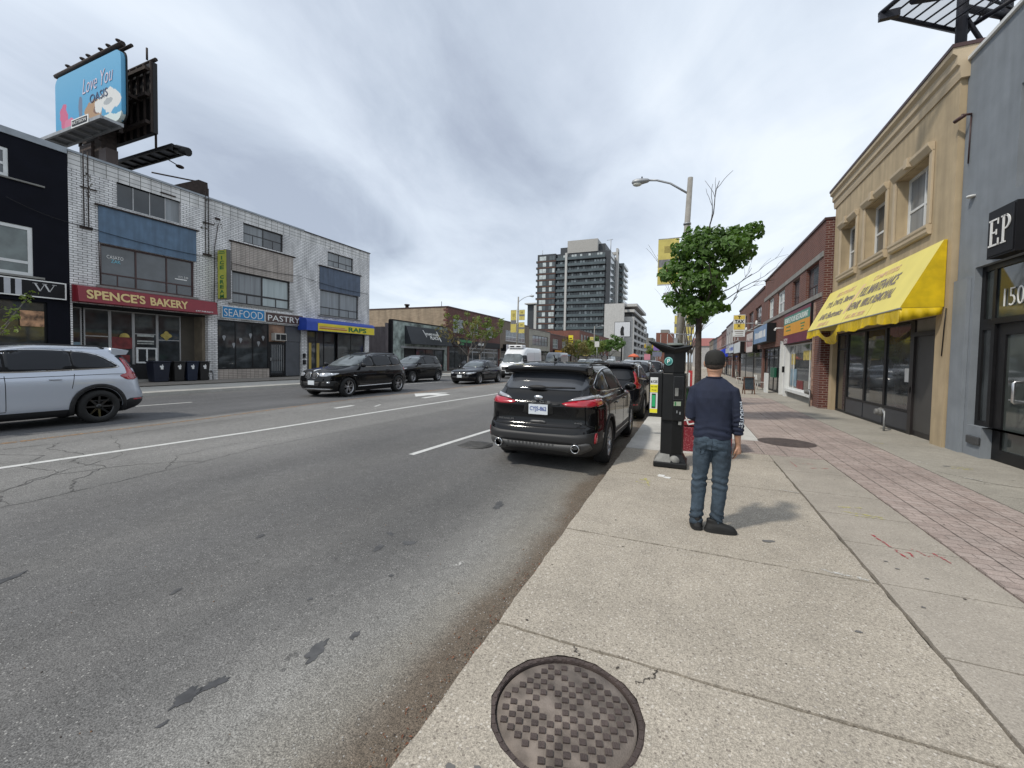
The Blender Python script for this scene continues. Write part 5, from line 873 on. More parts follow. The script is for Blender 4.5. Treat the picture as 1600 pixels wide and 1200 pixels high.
# panel one faces the camera: stands across the roof at an angle
P0 = Vector((-27.6, 9.95, 0)); P1 = Vector((-24.9, 11.05, 0))
u = (P1-P0); W = u.length; u.normalize(); nrm = u.cross(Vector((0, 0, 1))); 
def pb(a, z, d=0): return P0+u*a+Vector((0, 0, z))+nrm*d
def rr(w0, w1, z0, z1, r_):
    pts = []
    for cx, cz, a0 in ((w1-r_, z0+r_, -90), (w1-r_, z1-r_, 0), (w0+r_, z1-r_, 90), (w0+r_, z0+r_, 180)):
        for k in range(6): a = R(a0+k*18); pts.append((cx+r_*math.cos(a), cz+r_*math.sin(a)))
    return pts
def slabp(mb, poly, d0, d1, f=None):
    f = f or pb; A = [mb.bm.verts.new(f(a, z, d0)) for a, z in poly]; Bv = [mb.bm.verts.new(f(a, z, d1)) for a, z in poly]; mb.bm.faces.new(A); mb.bm.faces.new(Bv[::-1])
    for i in range(len(A)): j = (i+1) % len(A); mb.bm.faces.new((A[i], A[j], Bv[j], Bv[i]))
BBZ = (11.55, 15.2)
# panels, catwalks and pole of the left rooftop billboard
def F2(a, z, d): return Vector((-32.5+a, 11.85-d, z))
b = MB(); slabp(b, rr(0, 6.5, 13.2, 16.62, .45), 0, .18, F2); b.build('face_panel', bbm, S)
b = MB(); slabp(b, rr(-.07, 6.57, 13.13, 16.69, .5), -.06, -.01, F2); b.build('rim', m_blackm, S)
part(S, 'rear_panel', m_blackm, (-32.5, -26, 13.0, 13.2, 13.2, 16.8)); b = MB()
for x in [-32.3+.62*k for k in range(11)]: b.box(x, x+.08, 12.9, 13.0, 13.2, 16.8)
for z in (13.6, 15.0, 16.3): b.box(-32.4, -26.1, 12.7, 12.9, z, z+.16)
for x in (-31, -29, -27): b.box(x, x+.14, 12.0, 12.9, 14.9, 15.05); b.box(x, x+.12, 12.0, 12.12, 12.9, 16.5)
b.tube([(-26.4, 13.3, 12.6), (-26.4, 13.3, 15.8)], .06, 6); b.build('frame', m_rust, S)
b = MB(); b.tube([(-32.6, 11.75, 16.85), (-25.95, 11.75, 16.85)], .12, 6); b.tube([(-32.6, 12.1, 17.0), (-25.95, 12.1, 17.0)], .08, 6); b.tube([(-32.2, 13.1, 16.95), (-25.9, 13.1, 16.95)], .09, 6); b.tube([(-26.3, 12.9, 16.9), (-26.3, 12.9, 17.5)], .05, 5); b.build('top_rail', m_rust, S)
part(S, 'pole', m_rust, (-29.6, -28.9, 12.1, 12.75, 9.9, 14.5)); part(S, 'service_box', M('brown_box', (.07, .05, .045), .6), (-30.9, -29.7, 12.0, 12.7, 10.1, 12.9), (-28.7, -28.0, 11.9, 12.4, 10.1, 12.3))
def catwalk(par, x0, x1, y0, y1, z, n, mat=m_blackm, name='catwalk', fill=None):
    b = MB(); 
    for y in (y0, y1): b.box(x0, x1, y-.05, y+.05, z-.08, z+.08)
    for k in range(n+1): x = x0+(x1-x0)*k/n; b.box(x-.04, x+.04, y0+.05, y1-.05, z-.07, z+.05)
    f = b.build(name, mat, par); b = MB(); b.box(x0+.04, x1-.04, y0+.05, y1-.05, z+.052, z+.06); b.build('grating', fill or M('steel_grating', (.22, .23, .25), .6, .3), f)
catwalk(S, -32.2, -26.0, 10.9, 11.7, 12.9, 7, m_galv); catwalk(S, -31.6, -25.5, 13.6, 14.4, 12.75, 7)
def flood(par, p, d):
    b = MB(); p = Vector(p); b.tube([p, p+Vector(d)*.55], .03, 5); q = p+Vector(d)*.75; b.ball(q, (.16, .22, .1)); b.build('flood_light', m_rust, par)
flood(S, (-32.2, 10.9, 13.0), (-.5, -.9, .1)); flood(S, (-27.6, 14.4, 12.75), (.2, .8, -.3)); b = MB(); b.tube([(-25.9, 14.0, 12.8), (-25.2, 14.2, 12.6)], .22, 10); b.build('flood_light', m_blackm, S)
letters(S, 'Love You', (-29.6, 11.66, 15.15), (1, 0, .03), (0, 0, 1), 2.9, .75, M('pink_white_letter', (.6, .5, .58), .5), depth=.01, shear=.3, offset=-.01)
letters(S, 'OASIS', (-28.9, 11.66, 14.55), (1, 0, .02), (0, 0, 1), 1.7, .42, M('billboard_navy', (.05, .07, .14), .5), depth=.01)
part(S, 'maker_plate', m_wl, (-28.6, -27.0, 10.82, 10.845, 12.8, 13.2)); part(S, 'maker_panel', m_blackm, (-28.5, -27.1, 10.80, 10.815, 12.87, 13.13)); letters(S, 'PATTISON', (-28.45, 10.798, 12.92), (1, 0, 0), (0, 0, 1), 1.3, .15, m_wl, depth=.004)
for x in (-31.2, -29.7, -29.1, -27.9, -27.2, -26.3): b = MB(); b.ball((x, 11.75, 17.05), (.09, .16, .09)); b.build('flood_light', m_rust, S)
t = empty('roof_junk', (0, 0, 0), 0, 'rusty tilted sheet metal bracket on the white building parapet', 'roof bracket'); b = MB(); b.prism([(12.9, 10.2), (14.1, 10.95), (14.55, 10.95), (14.6, 10.2)], 'x', XL-.8, XL-.1); b.tube([(XL-.5, 12.2, 10.6), (XL-.4, 14.3, 10.95)], .04, 5); b.build('sheet', m_rust, t)
# right roof billboard structure
S = empty('roof_billboard_frame', (0, 0, 0), 0, 'black steel truss and grating catwalk of a billboard on the tan building roof', 'billboard frame'); m_bs = M('navy_black_steel', (.012, .013, .022), .5)
b = MB(); A, Bq, Cq, D = Vector((3.44, 11.07, 9)), Vector((5.25, 12.3, 9)), Vector((5.75, 11.5, 9)), Vector((3.92, 10.2, 9))
for p, q in ((A, Bq), (Bq, Cq), (D, Cq), (A, D)): b.tube([p, q], .05, 5)
for k in range(1, 8): t_ = k/8; b.tube([A.lerp(Bq, t_), D.lerp(Cq, t_)], .02, 5)
b.build('catwalk', m_bs, S); b = MB(); b.face([A, Bq, Cq, D]); o = b.build('grating', M('pale_grating', (.28, .3, .33), .6), S); o.location.z = .06
gm = o.data.materials[0]; gm.node_tree.nodes['Principled BSDF'].inputs['Alpha'].default_value = .35
part(S, 'end_plate', m_bs, (3.42, 3.75, 11.0, 11.1, 8.85, 9.0)); b = MB(); b.tube([(5.1, 11.95, 7.2), (5.1, 11.95, 12.5)], .10, 8); b.tube([(6.1, 12.6, 7.2), (6.1, 12.6, 12.5)], .1, 8); b.build('post', m_bs, S)
b = MB()
for p, q, r_ in (((3.9, 10.9, 9.0), (6.6, 12.4, 9.75), .07), ((5.1, 11.95, 8.1), (6.1, 12.6, 9.2), .05), ((5.1, 11.95, 9.2), (6.1, 12.6, 8.1), .05), ((5.1, 11.95, 9.3), (6.1, 12.6, 9.3), .07), ((5.1, 11.95, 8.2), (7.2, 13.3, 8.3), .06), ((5.1, 11.95, 9.9), (7.2, 13.3, 9.9), .06), ((5.2, 12.0, 8.1), (7.0, 13.0, 9.7), .07), ((5.5, 11.2, 9.0), (7, 12.2, 9.0), .06), ((5.9, 11.5, 8.0), (6.9, 12.3, 9.9), .04), ((5.1, 11.95, 8.6), (5.9, 12.5, 9.8), .02), ((5.0, 11.5, 9.3), (6.5, 12.7, 9.3), .03)): b.tube([p, q], r_, 6)
b.build('truss', m_bs, S)
# ---------------------------------------------------------------- street lamps and banners
m_pole = M('weathered_pole', (.24, .23, .21), .75, var=.18, scale=5); m_ban = M('banner_yellow', (.52, .44, .12), .6, var=.15, scale=4); m_bang = M('banner_grey', (.16, .16, .17), .6, var=.3, scale=8); m_gl = M('lamp_glass', (.55, .55, .5), .2)
def lamp(label, x, y, base, h, lean, arm, banners, grp='street lamps along both kerbs'):
    t = empty('street_lamp', (x, y, base), 0, label, 'street lamp', grp); b = MB(); L = Vector((lean, 0, h)); b.tube([(0, 0, 0), L*.5, L], [.135, .11, .085], 14); b.build('pole', m_pole, t)
    b = MB(); 
    for z in (.42, .62, .8): b.lathe([(.125, 0), (.125, .05)], L*z, n=14)
    b.build('strap', m_galv, t); s = math.copysign(1, arm); b = MB(); p = L*.93; P = [p, p+Vector((arm*.35, 0, .45)), p+Vector((arm*.6, 0, .62)), p+Vector((arm*.75, 0, .66))]; b.tube(P, .035, 8); b.build('arm', m_galv, t)
    hd = p+Vector((arm*.75, 0, .66)); b = MB(); b.lathe([(.05, 0), (.09, -s*.0+.05), (.13, .25), (.14, .42), (.10, .56), (.02, .6)], (0, 0, 0), 'x', 14)
    for v in b.bm.verts: v.co = Vector((hd.x+s*v.co.x, hd.y+v.co.y, hd.z+v.co.z*.75))
    b.build('lamp_head', m_galv, t); b = MB(); b.ball(hd+Vector((s*.40, 0, -.07)), (.17, .11, .09)); b.build('lens', m_gl, t); b = MB(); b.tube([hd+Vector((s*.25, 0, .08)), hd+Vector((s*.25, 0, .16))], .025, 6); b.build('photocell', m_blackm, t)
    for (bs, z0, z1, wd) in banners:
        c = Vector((lean*z0/h, 0, 0)); f = MB(); xa, xb = c.x+bs*.16, c.x+bs*(.16+wd); f.box(xa, xb, -.01, .01, z0, z1); f = f.build('banner', m_ban, t); hh = z1-z0
        part(f, 'grey_band', m_bang, (min(xa, xb)+.02, max(xa, xb)-.02, -.014, .014, z0+hh*.38, z0+hh*.55)); q = MB(); q.tube([(c.x, 0, z1+.02), (xb, 0, z1+.02)], .015, 6); q.tube([(c.x, 0, z0-.02), (xb, 0, z0-.02)], .015, 6); q.build('banner_rod', m_galv, f)
        q = MB(); 
        for k in range(7): q.box(xa+bs*wd*.3, xa+bs*wd*.7, -.016, .016, z0+hh*(.70+.022*k), z0+hh*(.71+.022*k))
        q.build('banner_print', M('banner_print', (.3, .24, .07), .6), f)
    return t
lamp('tall street lamp with a yellow banner rising beside the green tree on the right kerb', -.39, 15.5, SZ, 7.85, .28, -1.75, [(-1, 4.3, 5.85, .68)]); 
lamp('street lamp with two yellow banners on the left kerb before the tan brick shop', -19.3, 47, .25, 9.0, .12, 1.9, [(-1, 4.7, 7.4, .75), (1, 4.6, 5.9, .75), (1, 6.2, 7.4, .75)])
lamp('street lamp further along the right kerb behind the tree', -.45, 42, SZ, 7.9, .05, -1.8, [(-1, 4.2, 5.9, .7), (1, 4.2, 5.9, .7)]); lamp('distant street lamp on the left kerb near the long red block', -19.3, 92, .25, 9, .05, 2, [(-1, 5, 6.6, .8)]); lamp('distant street lamp on the right kerb at the far shops', -.45, 75, SZ, 8, 0, -1.8, [(1, 4.2, 5.9, .7)])
t = empty('pole_bracket', (0, 0, 0), 0, 'small metal sign bracket with a grey box strapped to the near lamp pole', 'bracket'); b = MB(); b.tube([(-.66, 15.4, 2.72), (-.0, 15.4, 2.66)], .02, 6); b.tube([(-.6, 15.4, 2.7), (-.42, 15.4, 2.45)], .01, 5); b.box(-.47, -.35, 15.3, 15.38, 2.25, 2.55); b.build('arm', m_galv, t)
# ---------------------------------------------------------------- trees
def leafM(name, c):
    m = M(name, c, .55, var=.35, scale=4); q = m.node_tree.nodes['Principled BSDF']; q.inputs['Subsurface Weight'].default_value = 0
    t = m.node_tree; tr = t.nodes.new('ShaderNodeBsdfTranslucent'); tr.inputs[0].default_value = (c[0]*1.8, c[1]*1.9, c[2]*.9, 1); ad = t.nodes.new('ShaderNodeMixShader'); ad.inputs[0].default_value = .28; o = t.nodes['Material Output']; t.links.new(q.outputs[0], ad.inputs[1]); t.links.new(tr.outputs[0], ad.inputs[2]); t.links.new(ad.outputs[0], o.inputs[0]); return m
m_leaf = leafM('maple_leaf', (.070, .138, .024)); m_leafb = leafM('young_leaf', (.12, .16, .03)); m_bud = leafM('bud_leaf', (.15, .125, .04)); m_bark = M('bark', (.055, .042, .035), .9, var=.35, scale=12, bump=.6, bscale=60); m_barkg = M('grey_bark', (.12, .11, .10), .9, var=.3, scale=12)
def leaves(mb, c, r, n, size, rnd, shell=.45, droop=.5):
    c = Vector(c)
    for _ in range(n):
        while True:
            d = Vector((rnd.uniform(-1, 1), rnd.uniform(-1, 1), rnd.uniform(-1, 1)))
            if shell < d.length <= 1: break
        p = c+Vector((d.x*r[0], d.y*r[1], d.z*r[2])); s = size*rnd.uniform(.6, 1.25)
        nrm_ = (Vector((d.x, d.y, d.z+.5)).normalized()+Vector((rnd.uniform(-.7, .7), rnd.uniform(-.7, .7), rnd.uniform(-.7, .7)))).normalized(); a = nrm_.cross(Vector((rnd.uniform(-1, 1), rnd.uniform(-1, 1), rnd.uniform(-1, 1)))).normalized(); bq = nrm_.cross(a)
        if droop: a = (a+Vector((0, 0, -droop))).normalized(); bq = a.cross(nrm_).normalized()
        q = [p-a*s*.5, p-a*s*.1+bq*s*.42, p+a*s*.15+bq*s*.26+nrm_*s*.05, p+a*s*.6-nrm_*s*.12, p+a*s*.15-bq*s*.26+nrm_*s*.05, p-a*s*.1-bq*s*.42]
        v = [mb.bm.verts.new(x) for x in q]; mb.bm.faces.new((v[0], v[1], v[2], v[3])); mb.bm.faces.new((v[0], v[3], v[4], v[5]))
def branch(mb, p, d, L, r, depth, rnd, tips, spread=.6, gr=.0, wob=.12, nseg=4):
    P = [Vector(p)]; d = Vector(d).normalized()
    for k in range(nseg): d = (d+Vector((rnd.uniform(-wob, wob), rnd.uniform(-wob, wob), rnd.uniform(-wob, wob)+gr))).normalized(); P.append(P[-1]+d*L/nseg)
    mb.tube(P, [r*(1-.45*k/nseg) for k in range(nseg+1)], 6 if depth < 2 else 4); tips.append(P[-1])
    if depth > 0:
        for k in range(rnd.choice((2, 3))):
            q = P[rnd.choice((2, 3, 4))] if nseg >= 4 else P[-1]; dd = (d+Vector((rnd.uniform(-spread, spread), rnd.uniform(-spread, spread), rnd.uniform(-spread*.4, spread*.7)))).normalized(); branch(mb, q, dd, L*rnd.uniform(.55, .8), r*.55, depth-1, rnd, tips, spread, gr, wob, nseg)
rt_ = random.Random(21)
T = empty('maple_tree', (.24, 12.5, SZ), 0, 'green leafy street tree with a dark trunk just behind the standing man', 'tree'); b = MB(); tips = []
b.tube([(0, 0, 0), (.02, 0, 1.2), (0, 0, 2.4), (.02, 0, 3.2), (.05, .05, 4.4)], [.095, .088, .080, .07, .035], 10)
for d, L in (((.6, .2, 1), 1.3), ((-.6, -.1, 1), 1.2), ((.2, -.6, 1), 1.1), ((-.2, .6, 1), 1.2)): branch(b, (0, 0, 2.7), d, L, .035, 1, rt_, tips)
branch(b, (.2, .1, 4.5), (-.1, 0, 1), 1.1, .024, 2, rt_, tips, .75, .05, .22); branch(b, (.1, .1, 4.6), (-.5, .1, .9), .6, .012, 1, rt_, tips, .6)
for z, dx in ((2.95, 1.0), (3.25, 1.25), (3.5, 1.3)): branch(b, (.5, .1, z), (1, .1, .55), dx*.72, .014, 2, rt_, tips, .7, .05, .28)
b.build('trunk', m_bark, T); b = MB(); ry = 12.5
for px_, py_, rx, rz_, n in ((1092, 378, 22, 15, 210), (1118, 372, 20, 12, 180), (1148, 378, 22, 14, 230), (1172, 384, 14, 12, 120), (1078, 398, 24, 16, 260), (1108, 400, 30, 20, 420), (1145, 402, 26, 16, 300), (1170, 402, 12, 10, 80), (1066, 424, 26, 14, 230), (1098, 426, 26, 18, 330), (1132, 424, 22, 14, 220), (1156, 420, 12, 10, 80), (1048, 436, 13, 9, 80), (1082, 448, 26, 14, 250), (1114, 450, 24, 16, 280), (1060, 466, 20, 12, 160), (1092, 470, 24, 13, 230), (1122, 466, 16, 10, 110), (1078, 486, 16, 10, 110), (1104, 488, 24, 12, 220), (1124, 484, 12, 8, 60), (1096, 500, 18, 7, 90), (1136, 486, 9, 6, 40)):
    # crown masses, each a cluster in space at the tree's own distance
    k_ = 12.3/650; cx = (px_-1100)*k_*.87+.0; cz = (507-py_)*k_*.97+2.66; cy = rt_.uniform(-.6, .6); leaves(b, (cx, cy, cz), (rx*k_*.95, rx*k_*.8+.1, rz_*k_*1.0), int(n*.80), .155, rt_, .3)
b.build('crown', m_leaf, T)
def small_tree(name, label, x, y, z0, h, sp, leafm, nl, size, seed, th=.07, bark=None, grp=None, depth=3, low=.35):
    r_ = random.Random(seed); T = empty(name, (x, y, z0), 0, label, 'tree', grp); b = MB(); tips = []; b.tube([(0, 0, 0), (.03, 0, h*low*.5), (0, .02, h*low)], [th, th*.85, th*.75], 8)
    for k in range(5): a = k*1.26+r_.random(); branch(b, (0, 0, h*low*r_.uniform(.85, 1)), (math.cos(a)*sp, math.sin(a)*sp, 1), h*(1-low)*.62, th*.5, depth-1, r_, tips, .55, .02)
    b.build('trunk', bark or m_barkg, T); b = MB()
    for p in tips:
        if nl: leaves(b, p, (.35*size*5, .35*size*5, .28*size*5), nl, size, r_, 0, .3)
    if nl: b.build('crown', leafm, T)
    else: b.bm.free()
    return T
small_tree('young_tree', 'young yellow green street tree before the red brick block on the left', -20.5, 39.6, .25, 5.9, .85, m_leafb, 30, .22, 3, .11)
small_tree('budding_tree', 'sparse tree with brownish buds beside the yellow green one', -20.4, 36.8, .25, 5.2, .8, m_bud, 9, .17, 5, .09)
small_tree('bare_tree', 'thin budding tree at the left edge before the black building', -20.9, 5.0, .25, 3.3, .9, m_leafb, 7, .13, 8, .06, depth=3, low=.3)
small_tree('bare_trunk_tree', 'slim bare street tree behind the maple on the right kerb', .0, 20.5, SZ, 6.0, .35, m_bud, 0, .1, 9, .06); small_tree('bare_trunk_tree', 'further bare street tree with thin twigs on the right kerb', .15, 30, SZ, 6.2, .35, m_bud, 0, .1, 19, .06)
for i, (x, y, h, m, n) in enumerate(((-20, 78, 4.6, m_bud, 22), (-20, 87, 4.9, m_leafb, 30), (-20.2, 106, 6.8, m_leaf, 60), (-19.8, 116, 7.4, m_leaf, 60), (-19.5, 97, 5.4, m_leafb, 34), (-10.5, 150, 6, m_leafb, 50))):
    small_tree('distant_tree', ['brownish budding tree in front of the brown brick shops', 'light green tree before the long red block', 'dark green tree beside the parking structure', 'second dark green tree under the parking structure', 'yellow green tree midway along the long red block', 'small light tree beyond the crossing'][i], x, y, .25, h, .8, m, n, .38, 30+i, .14, grp='trees far down the street')
# ---------------------------------------------------------------- parking meter
S = empty('parking_meter', (-.20, 6.95, SZ), 0, 'black pay station with a green P badge and a solar roof beside the man', 'parking meter'); m_bk2 = M('meter_black', (.009, .0095, .010), .45, var=.2, scale=5, spec=.3); m_stg = M('scuffed_grey_casting', (.20, .20, .19), .7, var=.3, scale=10)
b = MB(); b.prism([(-.16, -.14), (.0, -.20), (.15, -.12), (.17, .1), (.02, .18), (-.14, .1)], 'z', .17, .80); b.build('pedestal', m_bk2, S, bevel=.008)
def taper(name, mat, lo, hi, z0, z1, par, bevel=.006):
    b = MB(); A = [b.bm.verts.new((x, y, z0)) for x, y in lo]; Bv = [b.bm.verts.new((x, y, z1)) for x, y in hi]; b.bm.faces.new(A[::-1]); b.bm.faces.new(Bv)
    for i in range(len(A)): j = (i+1) % len(A); b.bm.faces.new((A[i], A[j], Bv[j], Bv[i]))
    return b.build(name, mat, par, bevel=bevel)
part(S, 'base_plate', m_bk2, (-.25, .23, -.26, .24, 0, .09), bevel=.02); taper('base_casting', m_stg, [(-.245, -.25), (.0, -.25), (.0, .2), (-.245, .2)], [(-.17, -.19), (-.02, -.21), (-.02, .14), (-.17, .14)], .08, .20, S); taper('base_casting', m_bk2, [(.003, -.25), (.22, -.18), (.22, .2), (.003, .2)], [(.0, -.21), (.16, -.14), (.16, .14), (.0, .14)], .08, .20, S)
b = MB(); b.lathe([(.001, 0), (.075, 0), (.075, .01)], (.05, -.235, .12), 'y', 16); b.build('round_hatch', m_stg, S)
b = MB(); b.prism([(-.15, -.20), (.0, -.24), (.17, -.17), (.19, .12), (.0, .2), (-.15, .14)], 'z', .72, 1.44); b.build('cabinet', m_bk2, S, bevel=.012); b = MB(); b.prism([(-.14, -.16), (.0, -.21), (.155, -.14), (.16, .1), (-.13, .12)], 'z', 1.44, 1.79); b.build('head', m_bk2, S, bevel=.012)
part(S, 'side_box', m_bk2, (-.345, -.152, -.20, .05, .76, 1.44), bevel=.01)
part(S, 'instruction_panel', m_white, (-.325, -.215, -.212, -.2005, .82, 1.37)); m_my = M('meter_yellow', (.68, .62, .02), .5); m_mg = M('meter_green', (.02, .35, .13), .4)
part(S, 'yellow_label', m_my, (-.324, -.216, -.216, -.2125, 1.14, 1.26), (-.324, -.216, -.216, -.2125, .825, .885)); part(S, 'phone_picture', m_blackm, (-.30, -.242, -.217, -.2125, .90, 1.12)); part(S, 'green_screen', m_mg, (-.295, -.247, -.220, -.2175, .92, 1.10))
letters(S, '6125', (-.318, -.2125, 1.285), (1, 0, 0), (0, 0, 1), .095, .042, m_blackm, depth=.003, offset=.02); letters(S, 'Pay with', (-.312, -.2165, 1.215), (1, 0, 0), (0, 0, 1), .085, .022, m_blackm, depth=.002); letters(S, 'the app', (-.305, -.2165, 1.165), (1, 0, 0), (0, 0, 1), .07, .022, m_blackm, depth=.002)
yw = lambda x: -.24+(.07*x/.17 if x > 0 else -x*.04/.15)
def face_on(name, mat, x0, x1, z0, z1, d=.004):
    b = MB(); b.box(0, x1-x0, -d, 0, 0, z1-z0, M4=Matrix.Translation((x0, yw(x0)-.0015, z0)) @ Matrix.Rotation(math.atan2(.07, .17), 4, 'Z')); return b.build(name, mat, S)
face_on('keypad_frame', M('meter_dark_grey', (.04, .042, .045), .5), .008, .155, 1.04, 1.40, .004); face_on('keypad_recess', M('recess_black', (.004, .004, .005), .25), .016, .148, 1.052, 1.388, .007); face_on('receipt_label', m_stg, .03, .08, 1.10, 1.22, .010); face_on('tariff_sticker', M('pale_green_sticker', (.35, .42, .30), .5), .02, .125, .95, 1.015); face_on('sticker_phone', m_gb, .032, .05, .955, 1.01, .007); face_on('small_sticker', m_stg, .125, .16, .70, .745, -.03) if 0 else None
part(S, 'small_sticker', m_stg, (.09, .135, -.185, -.160, .66, .71)); face_on('coin_slot', m_galv, .06, .075, .84, .88); face_on('coin_slot', m_galv, .10, .12, .82, .86); face_on('printer_door', m_bk2, .09, .14, 1.12, 1.2, .012)
b = MB(); b.lathe([(.001, 0), (.066, 0), (.066, .004)], (0, 0, 0), 'y', 28); o = b.build('parking_badge', M('badge_teal', (.03, .22, .20), .4), S); o.location = (-.072, -.199, 1.62); o.rotation_euler = (0, 0, -R(19.6))
b = MB(); b.lathe([(.052, 0), (.062, 0), (.062, .001), (.052, .001), (.052, 0)], (0, -.003, 0), 'y', 28); o2 = b.build('badge_ring', M('badge_pale', (.25, .5, .48), .4), o); letters(o, 'P', (-.020, -.002, -.030), (1, 0, 0), (0, 0, 1), .042, .060, m_wl, depth=.003, offset=.01)
b = MB(); zt = 1.78   # folded solar roof, raised at its outer edges
pl = [(-.37, -.22, 1.93), (.02, -.26, 1.81), (.26, -.12, 1.86), (.25, .16, 1.88), (-.02, .24, 1.86), (-.35, .16, 1.95)]; cen = (0, -.02, 1.79)
tp = [b.bm.verts.new(p) for p in pl]; lo = [b.bm.verts.new((p[0]*.97, p[1]*.97, p[2]-.03)) for p in pl]; bc = b.bm.verts.new((0, 0, 1.70)); pl2 = [(-.16, -.17, 1.755), (0, -.22, 1.735), (.17, -.14, 1.755), (.17, .1, 1.76), (0, .16, 1.76), (-.15, .12, 1.76)]; l2 = [b.bm.verts.new(p) for p in pl2]; tcv = b.bm.verts.new((0, 0, 1.87))
for i in range(6): j = (i+1) % 6; b.bm.faces.new((tp[i], tp[j], tcv)); b.bm.faces.new((lo[j], lo[i], l2[i], l2[j])); b.bm.faces.new((l2[j], l2[i], bc)); b.bm.faces.new((tp[i], lo[i], lo[j], tp[j]))
b.build('solar_roof', m_bk2, S); b = MB(); b.lathe([(.15, 0), (.14, .02), (.09, .04), (.0, .045)], (.0, .0, 1.865), n=14); b.build('roof_hatch', M('grey_green_cover', (.12, .135, .12), .5), S)
# ---------------------------------------------------------------- planter with yucca
S = empty('red_planter', (.33, 8.50, SZ), R(4), 'red terrazzo sidewalk planter with white scrawl behind the man and the meter', 'planter'); m_ter = M('red_terrazzo', (.19, .012, .022), .5, var=.15)
t_ = m_ter.node_tree; vo = t_.nodes.new('ShaderNodeTexVoronoi'); vo.inputs['Scale'].default_value = 45; tcx = t_.nodes.new('ShaderNodeTexCoord'); t_.links.new(tcx.outputs['Object'], vo.inputs['Vector']); ls = t_.nodes.new('ShaderNodeMath'); ls.operation = 'LESS_THAN'; t_.links.new(vo.outputs['Distance'], ls.inputs[0]); ls.inputs[1].default_value = .28; mm_ = t_.nodes.new('ShaderNodeMixRGB'); t_.links.new(ls.outputs[0], mm_.inputs[0]); q_ = t_.nodes['Principled BSDF']; src = q_.inputs['Base Color'].links[0].from_socket; t_.links.new(src, mm_.inputs[1]); mm_.inputs[2].default_value = (.45, .2, .2, 1); t_.links.new(mm_.outputs[0], q_.inputs['Base Color'])
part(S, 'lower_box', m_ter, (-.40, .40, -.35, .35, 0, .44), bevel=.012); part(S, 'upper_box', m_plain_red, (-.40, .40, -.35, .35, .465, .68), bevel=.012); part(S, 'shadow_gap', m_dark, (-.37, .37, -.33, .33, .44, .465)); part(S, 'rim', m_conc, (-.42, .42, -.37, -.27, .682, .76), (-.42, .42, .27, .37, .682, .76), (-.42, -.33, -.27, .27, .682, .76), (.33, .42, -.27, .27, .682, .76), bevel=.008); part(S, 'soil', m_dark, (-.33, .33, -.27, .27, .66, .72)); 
b = MB(); 
for p in (((-.32, .49), (-.37, .66)), ((-.37, .66), (-.26, .66)), ((-.39, .56), (-.26, .585)), ((-.32, .49), (-.22, .515)), ((-.26, .66), (-.21, .60))):
    (x0, z0), (x1, z1) = p; d_ = Vector((x1-x0, z1-z0)).normalized()*.012; b.prism([(x0-d_.y, z0+d_.x), (x0+d_.y, z0-d_.x), (x1+d_.y, z1-d_.x), (x1-d_.y, z1+d_.x)], 'y', -.356, -.3505)
b.build('white_scrawl', m_wl, S)
P = empty('yucca_plant', (.10, 8.62, .84), 0, 'dark green strap leaved plant growing in the red planter', 'plant'); b = MB(); ry_ = random.Random(4)
for k in range(46):
    a = ry_.uniform(0, 6.28); el = ry_.uniform(.3, 1.35); L_ = ry_.uniform(.28, .5); d = Vector((math.cos(a)*math.cos(el), math.sin(a)*math.cos(el), math.sin(el))); s_ = d.cross(Vector((0, 0, 1))).normalized()*.014; c0 = Vector((ry_.uniform(-.1, .1)-.1, ry_.uniform(-.08, .08), 0)); m1 = c0+d*L_*.5; e1 = c0+d*L_-Vector((0, 0, .12*L_*math.cos(el)))
    v = [b.bm.verts.new(x) for x in (c0-s_, c0+s_, m1+s_*1.3, m1-s_*1.3, e1)]; b.bm.faces.new((v[0], v[1], v[2], v[3])); b.bm.faces.new((v[3], v[2], v[4]))
b.build('leaves', leafM('yucca_leaf', (.025, .075, .03)), P)
part(empty('post_box_stand', (0, 0, 0), 0, 'dark newspaper box standing behind the red planter', 'newspaper box'), 'box', m_bk2, (-.12, .35, 9.3, 9.75, SZ, 1.22), bevel=.02)
part(empty('red_white_post', (0, 0, 0), 0, 'short red and white marker post behind the pay station', 'post'), 'post', M('post_red', (.4, .03, .03), .5), (.02, .1, 10.2, 10.28, SZ, 1.55)); part(bpy.data.objects['red_white_post'], 'white_band', m_white, (.015, .05, 10.19, 10.2, 1.0, 1.5))
t = tag(MB().box(-.95, .35, 11.3, 11.9, SZ, 1.3).build('utility_cabinet', M('dull_cabinet', (.10, .11, .10), .6), bevel=.02), 'low dull green cabinet behind the meter by the new concrete', 'cabinet') if 0 else None
sc = MB()
for k, (x, y) in enumerate(((-.22, 6.12), (-.30, 6.16))): sc.prism([(x-.045, y-.02), (x+.04, y-.03), (x+.05, y+.025), (x-.03, y+.03)], 'z', SZ+.003, SZ+.012+.01*k)
tag(sc.build('paper_scrap', [m_wl]), 'crumpled white paper scrap lying on the pavement in front of the pay station', 'litter')
ls_ = MB(); rl = random.Random(6)
for k in range(130):
    x = -1.06-abs(rl.gauss(0, .09)); y = rl.choice((1.6, 1.7, 2.15, 2.3, 3.1, 4.5))+rl.gauss(0, .16); a = rl.uniform(0, 3.1); s_ = rl.uniform(.006, .014); z = roadz(x)+.004+rl.random()*.006
    ls_.face([(x-s_*math.cos(a), y-s_*math.sin(a), z), (x+s_*.4*math.sin(a), y-s_*.4*math.cos(a), z+.003), (x+s_*math.cos(a), y+s_*math.sin(a), z+.002), (x-s_*.4*math.sin(a), y+s_*.4*math.cos(a), z+.004)])
tag(ls_.build('leaf_litter', M('dead_leaf', (.16, .065, .035), .9, var=.4, scale=30)), 'small reddish brown leaf litter gathered in the gutter', kind='stuff')
